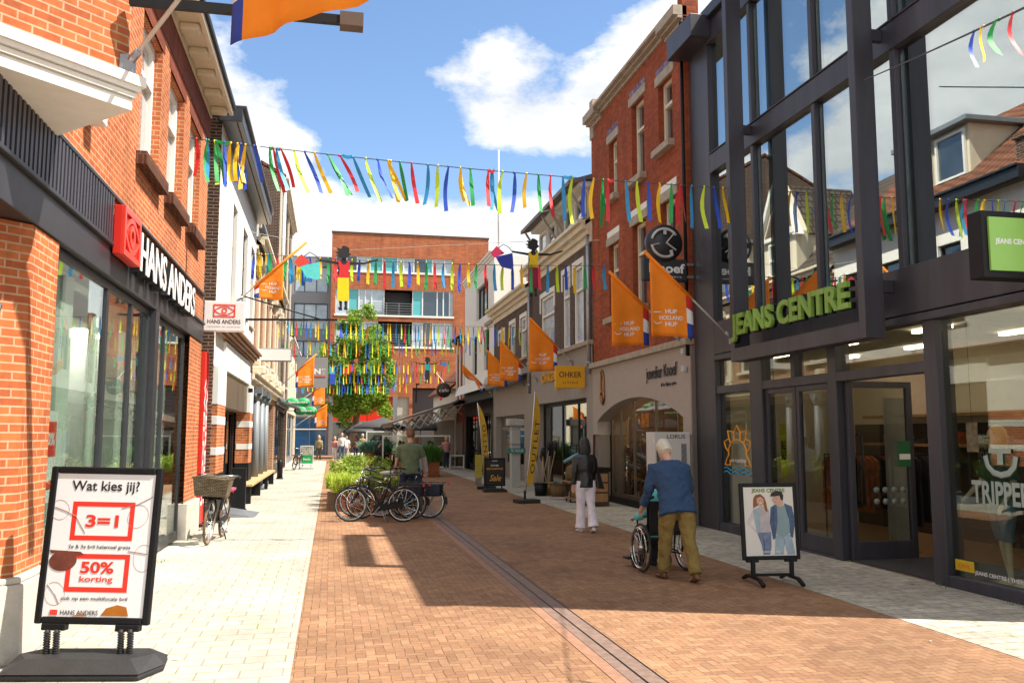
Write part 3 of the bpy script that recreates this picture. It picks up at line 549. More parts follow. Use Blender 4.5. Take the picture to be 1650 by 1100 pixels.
# ------------------------------------------------------------------ RIGHT 1: steel and glass clothes shop
R1 = thing('glass_shop_building', (7.05, 11.5, 0), 'modern steel and glass clothes shop with projecting dark portal frame', 'building')
M = MR(7.0); Y0, Y1 = 7.0, 16.0
b = MB(M)
b.box(15.1,0,-.3,15.98,9.75,.0); b.box(Y0,9.3,-.3,15.1,9.75,0); b.box(7.0,0,-.3,7.2,9.3,0)
b.box(7.2,6.72,-.25,15.1,7.08,0); b.box(7.2,3.24,-.25,15.1,3.84,0); b.box(7.2,3.12,-.2,15.1,3.22,.03); b.box(7.2,7.085,-.2,15.1,7.11,.02)
for u in (13.45,11.5,9.6): b.box(u-.05,3.84,-.2,u+.05,6.72,-.02); b.box(u-.05,7.08,-.2,u+.05,9.3,-.02)
for u0,u1 in ((13.33,13.76),(11.15,11.36),(9.03,9.26)): b.box(u0,0,-.25,u1,3.12,-.012)
b.box(9.26,2.50,-.2,15.1,2.64,-.02); b.box(12.3,2.64,-.2,12.42,3.12,-.03)
b.box(7.2,0,-.2,9.03,.14,-.02); b.box(13.76,0,-.2,15.1,.16,-.02); b.box(11.36,0,-.2,13.33,.03,-.02)
b.build('steel_frame', SLATE, R1, bev=.008)
b = MB(); b.quad((7.302,7.004,0),(17,7.004,0),(17,7.004,9.7),(7.302,7.004,9.7)); b.quad((7.3,16,3.2),(17,16,3.2),(17,16,9.7),(7.3,16,9.7)); b.quad((17,7,0),(17,16,0),(17,16,9.7),(17,7,9.7)); b.build('wall', ANTH, R1)
MB().box(6.9,6.95,9.72,17,16.0,9.95).build('roof', ANTH, R1, bev=.02)
MB(M).box(14.9,9.35,0,16.1,9.8,.42).build('roof_edge', SLATE, R1, bev=.01)
pn = MB(M)
for a,c in ((13.52,15.1),(11.57,13.38),(9.67,11.43),(7.2,9.53)):
    for z0,z1 in ((3.84,6.72),(7.11,9.3)): pn.box(a,z0,-.12,c,z1,-.10)
pn.build('tall_pane', GL_JC, R1)
pn = MB(M); pn.box(13.76,.16,-.12,15.1,3.12,-.10); pn.box(7.2,.14,-.12,9.03,3.12,-.10); pn.box(12.42,2.64,-.12,13.33,3.12,-.1); pn.box(9.26,2.64,-.12,12.3,3.12,-.10); pn.build('shopfront_pane', GL_JG, R1)
# floors and rooms behind the glass
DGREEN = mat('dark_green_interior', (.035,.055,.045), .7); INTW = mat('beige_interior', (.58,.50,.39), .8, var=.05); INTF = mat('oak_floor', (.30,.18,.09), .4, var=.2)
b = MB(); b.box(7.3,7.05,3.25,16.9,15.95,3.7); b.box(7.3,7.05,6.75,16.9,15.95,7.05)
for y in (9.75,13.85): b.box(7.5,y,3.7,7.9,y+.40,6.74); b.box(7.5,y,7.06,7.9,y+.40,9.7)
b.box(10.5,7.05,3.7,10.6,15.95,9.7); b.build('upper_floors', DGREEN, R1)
b = MB(); b.quad((10.4,7.05,1.95),(10.4,15.95,1.95),(10.4,15.95,3.2),(10.4,7.05,3.2)); b.quad((10.39,7.05,0),(10.39,15.95,0),(10.39,15.95,1.95),(10.39,7.05,1.95),3); b.quad((7.3,15.9,0),(10.4,15.9,0),(10.4,15.9,3.2),(7.3,15.9,3.2)); b.quad((7.3,7.06,0),(10.4,7.06,0),(10.4,7.06,3.2),(7.3,7.06,3.2))
b.quad((7.08,7.05,.012),(10.4,7.05,.012),(10.4,15.95,.012),(7.08,15.95,.012),1); b.quad((7.3,7.05,3.2),(10.4,7.05,3.2),(10.4,15.95,3.2),(7.3,15.95,3.2),2); b.build('interior', [INTW, INTF, mat('ceiling_paint',(.55,.5,.42),.8),DKWOOD], R1)
MB().box(7.1,9.3,.012,8.7,11.1,.03).build('entrance_mat', mat('entrance_mat',(.03,.03,.032),.95,var=.3,sc=40,bump=.5), R1)
for x in (7.9,9.3):
    for y in (8.2,10.3,12.4,14.5): MB().box(x,y-.35,3.15,x+.1,y+.35,3.19).build('glow_panel', glow('lamp_glow',(1,.82,.6),7), R1)
# door leaves: two shut panes and one swung inwards
def leaf(Mx, u0, u1, z1=2.5, handle=True):
    o = shopwin(R1, Mx, u0, u1, .03, z1, 0, SLATE, GL_DOOR, base=.16, fw=.085, name='glass_door', dep=.07)
    if handle: MB(Mx).tube([(u0+.16,.8,.03),(u0+.16,.8,.09),(u0+.16,1.75,.09),(u0+.16,1.75,.03)],.016,8).build('handle', BLACK, o)
    return o
leaf(MR(7.1), 12.36, 13.32, handle=False); leaf(MR(7.1), 11.38, 12.34, handle=False)
leaf(MX(((1,0,0,7.12),(0,0,-1,11.08),(0,1,0,0),(0,0,0,1))), 0, 1.02)
# projecting portal frame
b = MB()
for y0,y1 in ((13.36,13.50),(9.72,9.86)): b.box(6.56,y0,2.96,6.84,y1,10.6)
b.box(6.56,9.86,10.34,6.84,13.36,10.6); b.box(6.56,9.86,2.96,6.66,13.36,3.18); b.box(6.74,9.86,2.96,6.84,13.36,3.08)
for y in (9.75,13.4):
    for z in (3.55,6.9,9.45): b.box(6.84,y,z,7.0,y+.08,z+.16)
b.build('portal_frame', SLATE, R1, bev=.006)
# lettering, hanging lightbox
s = thing('shop_letters', (6.62, 11.7, 3.2), 'large green JEANS CENTRE letters standing on the dark portal frame', 'sign')
text('letters', 'JEANS CENTRE', TR(6.54, 11.66, 3.50), 3.36, .46, mat('green_letters', (.19,.36,.05), .45, var=.25, sc=2), s, ext=.05, bold=.035)
text('letter_sides', 'JEANS CENTRE', TR(6.60, 11.66, 3.50), 3.40, .49, BLACK, s, ext=.06, bold=.04)
s = thing('hanging_lightbox', (6.65, 7.4, 3.3), 'green JEANS CENTRE lightbox in a black frame hanging from the glass shop', 'sign')
b = MB(); b.box(6.30,7.36,3.30,7.0,7.56,3.98); b.build('black_case', BLACK, s, bev=.012)
b = MB(); b.box(6.37,7.335,3.37,6.95,7.359,3.91); b.build('green_panel', mat('green_panel',(.27,.52,.10),.4,var=.02), s)
text('panel_lettering', 'JEANS CENTRE', TF(6.66,7.334,3.66), .46, .07, POSTER, s, bold=.03)
b = MB(); b.box(6.98,7.42,3.5,7.05,7.5,3.8); b.build('bracket', BLACK, s)

# ------------------------------------------------------------------ RIGHT 2: red brick jeweller
R2 = thing('red_brick_building', (6.95, 19.3, 0), 'three storey red brick building with arched taupe jeweller shopfront', 'building')
M = MR(6.95)
wins = [(16.75,17.55,7.95,9.45),(18.45,19.3,7.75,9.65),(20.4,21.05,7.8,9.3),(16.7,17.5,4.75,6.75),(18.45,19.35,4.7,6.7),(20.4,21.15,4.7,6.6)]
b = MB(M); b.wall(16.0,22.6,3.6,10.35,wins,dep=.26); shell(b,'R',6.95,10,16.002,22.6,10.35); b.build('wall', B_KN, R2)
TILEB = brick('blue_tiles',(.10,.10,.28),(.30,.30,.40),(.2,.12,.1),bw=.09,bh=.09,ms=.012)
for i,w in enumerate(wins):
    sash(R2, M, *w, dep=.16, split=.64, fm=CREAM, fw=.085, sill=(STONE,.16,.15))
    MB(M).box(w[0]-.14,w[3]-.01,-.03,w[1]+.14,w[3]+.2,.03).build('lintel', STONE, R2, bev=.008)
    MB(M).box(w[0]-.1,w[3]+.2,-.03,w[1]+.1,w[3]+.36,.012).build('tile_panel', TILEB if i < 3 else WHITE, R2)
for u0,u1,v in ((16.0,17.0,10.33),(17.0,21.6,10.33),(21.6,22.6,10.33)):
    up = .0 if u0 == 17.0 else .14
    cornice(R2, M, u0, u1-.01, v-up, STONE, ((.06,.08),(.16,.06),(.26,.08+up)))
for u0,u1 in ((22.3,22.6),(16.0,16.25)): MB(M).box(u0,9.9,-.3,u1,11.0,.05).build('parapet_post', STONE if u0 > 20 else B_KN, R2)
MB(M).box(16.0,3.6,0,16.2,10.2,.04).build('brick_strip', B_KN, R2)
for u in (16.28,): pipe(R2, 6.88, 16.06, 3.3, 10.2, .035, BLACK)
MB(M).box(16.0,3.52,-.05,22.6,3.66,.14).build('string_course', STONE, R2, bev=.01)
# shopfront with segmental arch
def archpts(n=16): return [(16.45+(22.2-16.45)*i/n, 2.1+.52*sin(pi*i/n)**.8) for i in range(n+1)]
ap = archpts(); b = MB(M)
for i in range(len(ap)-1): (a,za),(c,zc) = ap[i],ap[i+1]; b.quad((a,za,.03),(c,zc,.03),(c,3.52,.03),(a,3.52,.03)); b.quad((a,za,.03),(c,zc,.03),(c,zc,-.34),(a,za,-.34))
b.quad((16.0,1.75,.03),(16.45,1.75,.03),(16.45,3.52,.03),(16.0,3.52,.03)); b.quad((22.2,1.75,.03),(22.6,1.75,.03),(22.6,3.52,.03),(22.2,3.52,.03))
b.quad((16.45,1.75,.03),(16.45,2.1,.03),(16.45,2.1,-.34),(16.45,1.75,-.34)); b.quad((22.2,1.75,.03),(22.2,2.1,.03),(22.2,2.1,-.34),(22.2,1.75,-.34)); b.quad((16,1.75,.03),(16.45,1.75,.03),(16.45,1.75,-.34),(16,1.75,-.34)); b.quad((22.2,1.75,.03),(22.6,1.75,.03),(22.6,1.75,-.34),(22.2,1.75,-.34))
b.build('arch_fascia', mat('taupe_fascia',(.37,.31,.275),.6,var=.05), R2)
for a in ((16.045,0,-.3,16.45,1.75,-.02),(22.15,0,-.3,22.6,1.75,-.02),(15.985,0,-.7,16.04,3.5,.034)): MB(M).box(*a).build('shop_pier', TAUPE, R2, bev=.01)
BRZ = mat('bronze_frames',(.16,.12,.08),.4,.6)
shopwin(R2, M, 16.45, 22.15, .15, 2.72, -.36, BRZ, GL_JG, mull=(17.6,18.9,20.4,21.4), base=.05, fw=.06)
MB(M).box(16.45,0,-.45,22.15,.16,-.25).build('shop_base', BLACK, R2)
room(R2, M, 16.45, 22.15, 3.0, 2.6, mat('brown_interior',(.13,.045,.02),.7), DKWOOD)
b = MB(M)
for z in (.55,1.05,1.55): b.box(16.7,z,-1.3,21.9,z+.03,-.75)
b.build('display_shelf', mat('shelf_glass',(.10,.12,.11),.2), R2)
random.seed(5); jm = [CHROME, GOLD, WCLOTH, mat('gold_metal',(.6,.38,.1),.25,1.0)]
jb = MB(M)
for z in (.18,.58,1.08,1.58):
    for k in range(70): u = random.uniform(16.8,21.8); w = random.uniform(-1.25,-.8); s_ = random.uniform(.012,.035); jb.box(u,z+.003,w,u+s_,z+random.uniform(.02,.13),w+s_,random.randrange(4))
j = jb.build('jewellery_display', jm, R2); j['kind'] = 'stuff'
for u in (17.0,18.3,19.6,20.9): MB(M).box(u,2.92,-1.5,u+.8,2.95,-.9).build('glow_panel', glow('added_display_glow',(1,.82,.6),5), R2)  # glowing panels added out of sight above the arch to brighten the display
s = thing('jeweller_letters', (6.9,17.3,2.9), 'small black jeweller lettering on the taupe arched fascia', 'sign')
text('letters', 'juwelier Knoef', TR(6.90,17.55,3.06), 1.75, .36, INK, s, ext=.012, bold=.004)
text('small_letters', '& le Bijou plus', TR(6.905,17.15,2.80), .85, .10, INK, s, ext=.008)
s = thing('ring_emblem', (6.9,21.7,2.5), 'twisted bronze pendant emblem on the left of the jeweller fascia', 'sign')
b = MB(M); path = [(21.66+.13*cos(a)*(1 if a < 3.2 else .9), 2.95+.42*sin(a), .05) for a in [-1.2+i*.42 for i in range(15)]]; b.tube(path, .032, 8); b.ring((21.66,2.72,.06), .14, .035, 'z', 20); b.tube([(21.62,3.36,.05),(21.74,3.42,.05),(21.82,3.33,.05)], .025, 8); b.build('ring', mat('bronze_ring',(.30,.15,.06),.3,.9), s)
s = thing('round_hanging_sign', (6.4,15.9,4.7), 'round black jeweller sign with silver emblem above a black nameplate', 'sign')
b = MB(); cx, cz, r_ = 6.36,5.50,.37
b.tube([(cx,15.84,cz),(cx,16.0,cz)], r_, 36); b.build('disc', ANTH, s)
b = MB(); b.box(5.90,15.86,4.74,6.83,15.99,5.19); b.build('nameplate', ANTH, s, bev=.03)
b = MB()
def arc(a0, a1, rr, n=10): return [(cx+rr*cos(R(a)), 15.83, cz+rr*sin(R(a))) for a in [a0+(a1-a0)*i/n for i in range(n+1)]]
for a0,a1 in ((35,165),(190,300),): b.tube(arc(a0,a1,.28), .028, 6)
b.bar((cx+.02,15.83,cz+.0),(cx+.19,15.83,cz+.2),.06,.02); b.bar((cx+.02,15.83,cz+.0),(cx+.22,15.83,cz-.14),.06,.02); b.bar((cx-.28,15.83,cz-.06),(cx-.13,15.83,cz-.02),.06,.02); b.bar((cx,15.83,cz+.28),(cx-.0,15.83,cz+.17),.06,.02); b.bar((cx+.14,15.83,cz-.25),(cx+.12,15.83,cz-.14),.06,.02)
b.build('emblem', mat('silver_emblem',(.55,.55,.54),.4,.2), s)
text('nameplate_lettering', 'Knoef', TF(6.40,15.855,5.0), .74, .19, POSTER, s, bold=.03); text('nameplate_small', 'juweliers', TF(6.45,15.855,4.83), .5, .04, POSTER, s)
b = MB(); b.bar((6.83,15.92,4.85),(6.98,15.92,4.85),.05,.05); b.bar((6.83,15.92,5.1),(6.98,15.92,5.1),.05,.05); b.build('bracket', CHROME, s)
for y,z in ((16.22,3.40),(16.22,3.05)): MB().box(6.82,y-.06,z-.06,6.9,y+.06,z+.06).build('camera_box', mat('box_grey',(.5,.5,.48),.5), R2, bev=.01)

# ------------------------------------------------------------------ RIGHT 3: brown brick house with two big dormers, interiors shop below
def brown_house(y0, y1, lab, zc, wins, shopz, white_w=True):
    o = thing('brown_brick_house', (6.95,(y0+y1)/2,0), lab, 'building'); M = MR(6.95)
    b = MB(M); b.wall(y0,y1,shopz,zc,wins,dep=.18); shell(b,'R',6.95,10,y0+.002,y1,zc,0,zc+4); b.build('wall', B_BR, o)
    for w in wins:
        f = sash(o, M, *w, dep=.06, split=.68, fw=.10, pane=PANE_L, sill=(STONE,.1,.1)); q = MB(M); q.box(w[0]-.1,w[3],-.02,w[1]+.1,w[3]+.16,.03); q.box(w[0]-.1,w[3]-.5,0,w[0],w[3],.03); q.box(w[1],w[3]-.5,0,w[1]+.1,w[3],.03); q.build('lintel', WHITE, o)
    cornice(o, M, y0, y1-.01, zc-.35, CREAM, ((.06,.2),(.16,.14),(.3,.16),(.42,.1)))
    gable_roof(o, 'R', 6.95, 10, y0, y1, zc+.25, zc+4.2, ROOF_D, over=.2); return o
R3 = brown_house(22.6, 30.2, 'brown brick house with overhanging dormers above the yellow signed interiors shop', 7.4, [(23.5,24.5,4.35,6.65),(24.95,25.75,4.35,6.65),(26.8,28.6,4.3,6.35)], 4.2)
M = MR(6.95)
for y0,y1 in ((23.2,25.5),(26.4,28.8)):
    o = dormer(R3, 'R', 7.0, 9.6, y0, y1, 7.65, 8.7, CREAM, 2, roofm=WHITE)
    b = MB(); b.prism([(6.35,y0-.35,8.70),(6.35,y1+.35,8.70),(8.2,y1+.35,9.3),(8.2,y0-.35,9.3)], (0,0,.12)); b.build('dormer_eaves', mat('grey_roofing',(.16,.14,.13),.6), o)
    for yy in (y0,y1): MB().bar((6.45,yy,8.68),(6.95,yy,7.9),.06,.06).build('eaves_strut', mat('strut_grey',(.3,.28,.26),.6), o)
b = MB(); b.box(8.6,29.2,8,9.2,29.9,10.2); b.box(8.55,29.15,10.2,9.25,29.95,10.35); b.build('chimney', B_KN, R3)
pipe(R3, 6.86, 22.75, 3.4, 7.3, .055); pipe(R3, 6.86, 30.1, 3.2, 7.0, .055)
b = MB(M); b.wall(22.6,30.2,0,4.2,[(23.2,29.2,.02,2.78)],dep=.3,back=.03); b.build('beige_shopfront', BEIGE, R3)
MB(M).box(22.6,4.2,-.05,30.2,4.32,.16).build('string_course', STONE, R3, bev=.01)
shopwin(R3, M, 23.2, 29.2, .02, 2.78, -.25, BLACK, GL_JG, mull=(24.9,26.7,28.2), base=.08, fw=.12)
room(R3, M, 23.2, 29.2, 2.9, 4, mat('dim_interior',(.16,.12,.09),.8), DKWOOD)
text('wall_lettering', 'LIVING', TR(6.89,25.6,3.25), 1.6, .24, GOLD, R3, ext=.03, bold=.02); text('wall_name', 'OHKER', TR(6.89,27.3,3.6), 1.9, .3, GOLD, R3, ext=.03, bold=.03)
s = thing('yellow_hanging_sign', (6.45,23.2,3.05), 'yellow OHKER LIVING sign hanging over the pavement', 'sign')
MB().box(6.03,23.16,3.03,6.87,23.28,3.64).build('panel', mat('yellow_sign',(.72,.36,.005),.5,var=.03), s, bev=.01)
text('lettering', 'OHKER', TF(6.45,23.155,3.40), .64, .16, INK, s, bold=.005); text('small_lettering', 'LIVING', TF(6.45,23.155,3.18), .42, .065, INK, s, space=1.4)
b = MB(); b.bar((6.86,23.22,3.55),(6.96,23.22,3.55),.03,.03); b.bar((6.86,23.22,3.12),(6.96,23.22,3.12),.03,.03); b.build('bracket', STEEL, s)

R4 = brown_house(30.2, 37.4, 'brown brick house with cream cornice between the dormered house and white house', 6.9, [(30.9,31.9,4.6,6.1),(32.9,33.9,4.5,6.1),(35.0,36.2,4.5,6.0)], 4.2)
b = MB(M); b.wall(30.2,37.4,0,4.2,[(31.2,36.8,.02,2.5)],dep=.3,back=.02); b.build('beige_shopfront', BEIGE, R4)
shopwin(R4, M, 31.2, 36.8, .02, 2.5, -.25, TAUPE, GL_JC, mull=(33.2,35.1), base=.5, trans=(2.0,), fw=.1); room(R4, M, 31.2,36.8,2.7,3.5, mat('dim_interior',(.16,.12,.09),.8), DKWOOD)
b = MB(M); b.tube([(30.6,3.75,.35),(37.0,3.75,.35)], .13, 10); b.prism([(30.5,3.95,.0),(37.1,3.95,.0),(37.1,3.85,.5),(30.5,3.85,.5)],(0,.05,0)); b.build('awning_cassette', GREYP, R4)

# ------------------------------------------------------------------ RIGHT 5..7: white house, thin brick house, white gable beyond
R5 = thing('white_rendered_house', (6.95,41.5,0), 'white rendered house with dark upper windows above a black shopfront', 'building')
wins = [(38.9,42.2,7.3,8.9),(38.6,40.0,4.7,6.6),(42.0,43.4,4.7,6.6)]
b = MB(M); b.wall(37.4,46.0,3.9,9.7,wins,dep=.25); shell(b,'R',6.95,10,37.402,46.0,9.7); b.build('wall', PLAST, R5)
sash(R5, M, *wins[0], dep=.15, split=0, fm=ANTH, mull=(.33,.66), fw=.08)
for w in wins[1:]: sash(R5, M, *w, dep=.15, split=.6, fm=ANTH)
cornice(R5, M, 37.4, 46.0, 9.6, PLAST, ((.05,.12),(.12,.12),(.18,.1))); MB(M).box(37.6,6.7,-.05,39.3,6.85,.12).build('ledge', STONE, R5)
MB(M).prism([(37.5,4.25,.0),(37.5,3.9,.0),(37.5,3.75,.55),(37.5,4.25,.35)],(8.4,0,0)).build('white_canopy', PLAST, R5)
b = MB(M); b.wall(37.4,46.0,0,3.88,[(38.2,41.0,.02,2.7),(41.8,45.4,.02,2.7)],dep=.3); b.build('black_shopfront', BLACK, R5)
for u0,u1 in ((38.2,41.0),(41.8,45.4)): shopwin(R5, M, u0, u1, .02, 2.7, -.2, BLACK, GL_DK, mull=((u0+u1)/2,), base=.2)
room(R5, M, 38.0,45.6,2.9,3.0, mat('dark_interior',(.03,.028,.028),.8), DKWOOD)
MB(M).prism([(37.6,3.35,.05),(45.8,3.35,.05),(45.8,3.05,1.3),(37.6,3.05,1.3)],(0,.04,0)).build('black_awning', RUBBER, R5)
MB().tube([(7.2,37.7,9.7),(7.2,37.7,14.6)],[.05,.03],8).build('roof_mast', WHITE, R5)
R6 = thing('thin_red_brick_house', (6.95,47.5,0), 'narrow red brick house with white striped pilasters next to the terrace', 'building')
b = MB(M); b.wall(46.0,49.0,0,7.0,[(46.5,47.2,3.9,5.9),(47.9,48.6,3.9,5.9)],dep=.15); shell(b,'R',6.95,10,46.002,49.0,7.0); b.build('wall', B_KN, R6)
for u in (46.5,47.9): sash(R6, M, u, u+.7, 3.9, 5.9, dep=.1, split=.6)
for u in (46.1,47.4,48.7): q = MB(M); q.box(u,3.7,-.02,u+.22,6.6,.06); q.build('white_pilaster', WHITE, R6); cornice(R6, M, 46, 49, 6.8, WHITE); cornice(R6, M, 46, 49, 3.3, GREYP, name='shop_beam')
b = MB(M); b.box(46.3,.02,-.05,48.7,2.4,.03); 
for i in range(4): b.box(46.4+i*.56,.2,.03,46.85+i*.56,2.3,.045,1)
b.build('brown_door', [DKWOOD, mat('door_panel',(.16,.08,.06),.5)], R6)
R7 = thing('white_gabled_house', (6.95,54,0), 'low house with white gable wall and orange roof behind the terrace awning', 'building')
b = MB(); b.poly([(6.9,49.1,0),(17,49.1,0),(17,49.1,5.2),(12,49.1,9.2),(6.9,49.1,4.6)]); b.quad((6.9,49.1,0),(6.9,60,0),(6.9,60,4.4),(6.9,49.1,4.4)); b.quad((6.9,60,0),(17,60,0),(17,60,5.2),(6.9,60,4.4)); b.build('wall', PLAST, R7)
b = MB(); b.prism([(6.5,49.0,4.2),(12,49.0,9.3),(12,49.0,9.45),(6.5,49.0,4.35)],(0,11.2,0)); b.prism([(17.5,49.0,4.2),(12.002,49.0,9.3),(12.002,49.0,9.45),(17.5,49.0,4.35)],(0,11.2,0)); b.build('roof', ROOF, R7)
b = MB(MR(6.9)); b.box(49.5,.02,0,59.5,2.6,.03); b.build('cafe_front', mat('cafe_front',(.12,.09,.06),.5), R7)
MB().box(8.0,51.0,6,8.7,51.7,8.4).build('chimney', B_KN, R7)

# ------------------------------------------------------------------ FAR: brick apartment block across the square
RF = thing('apartment_block', (6.5,76,0), 'long orange brick apartment block with window bands across the square', 'building')
M = MF(76.0)
bands = [(0.15,10.4,16.0,17.3),(0.15,10.4,12.15,14.4),(0.15,10.4,9.4,11.6)]
b = MB(M); b.wall(-.25,13.6,0,19.3,bands+[(6.9,13.55,.02,5.8),(-.2,6.6,.02,5.0)],dep=.35)
b.quad((-.25,0,0),(-.25,19.3,0),(-.25,19.3,-14),(-.25,0,-14)); b.quad((13.6,0,0),(13.6,19.3,0),(13.6,19.3,-14),(13.6,0,-14)); b.quad((-.25,19.3,0),(13.6,19.3,0),(13.6,19.3,-14),(-.25,19.3,-14)); b.quad((-.25,0,-14),(13.6,0,-14),(13.6,19.3,-14),(-.25,19.3,-14)); b.build('wall', B_FAR, RF)
MB(M).box(-.3,19.28,-.3,13.65,19.42,.05).build('coping', DKWOOD, RF)
random.seed(11); TEAL = mat('teal_panel',(.10,.42,.45),.3,var=.05); LP = mat('pale_pane',(.42,.48,.52),.1,var=.2,sc=1.2,coat=1.0)
for bi,(u0,u1,v0,v1) in enumerate(bands):
    MB(M).box(u0-.1,v0-.16,-.2,u1+.1,v0,.05).build('band_sill', WHITE, RF)
    u = u0; k = 0
    while u < u1-.2:
        wd = random.choice((.55,1.1,1.3,.9)); wd = min(wd, u1-u)
        if bi and 3.4 < u < 6.6:          # recessed balcony
            if k != -1:
                MB(M).box(3.4,v0,-1.6,6.75,v1,-1.5).build('balcony_back', mat('balcony_dark',(.05,.05,.055),.6), RF)
                q = MB(M)
                for i in range(5): q.box(3.4,v0+.15+i*.22,-.04,6.75,v0+.18+i*.22,0)
                for i in range(4): q.box(3.45+i*1.08,v0,-.03,3.49+i*1.08,v0+1.1,.002)
                q.build('balcony_rail', STEEL, RF)
            u = 6.8; continue
        pm = TEAL if random.random() < .16 else (LP if random.random() < .65 else PANE)
        sash(RF, M, u, u+wd, v0, v1, dep=.18, split=0, fw=.05, pane=pm); u += wd
q = MB(M); q.box(6.9,.02,-1.2,13.5,5.8,-1.1); q.box(6.9,.02,-.6,10.8,5.7,-.5); q.build('dark_hoarding', mat('dark_panel',(.06,.055,.06),.6), RF)
q = MB(M)
for i,(a,c) in enumerate(((.0,2.05),(2.1,3.0),(3.05,4.4),(4.45,5.2))): q.box(a+.0,2.9,-.25,c,4.95,-.2)
q.build('red_panel', mat('red_panel',(.62,.025,.012),.35,var=.12,sc=1), RF)
q = MB(M); q.box(5.2,.02,-.3,5.6,5.0,.02); q.box(-.2,.02,-.3,.15,5.0,.02); q.box(0,2.78,-.3,5.2,2.9,-.15); q.build('grey_post', STEEL, RF)
q = MB(M); q.box(5.6,.02,-.3,6.6,5.0,-.2); q.build('pale_panel', mat('pale_panel',(.40,.39,.34),.7), RF)
q = MB(M); q.box(.15,.02,-.45,5.2,2.78,-.4); q.build('dark_entrance', PANE, RF)
RA = thing('glass_annex', (-2.5,77,0), 'grey glazed annex left of the brick apartment block', 'building')
M = MF(77.5); b = MB(M); b.wall(-9,-.26,0,17.4,[(-3.4,-.5,z,z+2.3) for z in (14.2,10.9,7.6)]+[(-3.2,-.4,.02,3.2)],dep=.3); b.quad((-9,17.4,0),(-.26,17.4,0),(-.26,17.4,-12),(-9,17.4,-12)); b.quad((-.26,0,0),(-.26,17.4,0),(-.26,17.4,-12),(-.26,0,-12)); b.build('wall', mat('grey_panels',(.22,.22,.24),.5,var=.1), RA)
for z in (14.2,10.9,7.6): sash(RA, M, -3.4, -.5, z, z+2.3, dep=.15, split=0, mull=(.3,.65), pane=LP, fm=ANTH)
BLG = mat('blue_glass',(.01,.13,.34),.1,var=.4,sc=.7,coat=1.0)
for z0,z1 in ((.02,2.2),(2.25,3.2)): sash(RA, M, -3.2, -.4, z0, z1, dep=.15, split=0, mull=(.5,), pane=BLG, fm=STEEL, name='shop_window')
MB(M).box(-3.5,3.3,0,-.2,4.9,.06).build('sign_band', mat('sign_band',(.45,.44,.40),.7), RA)
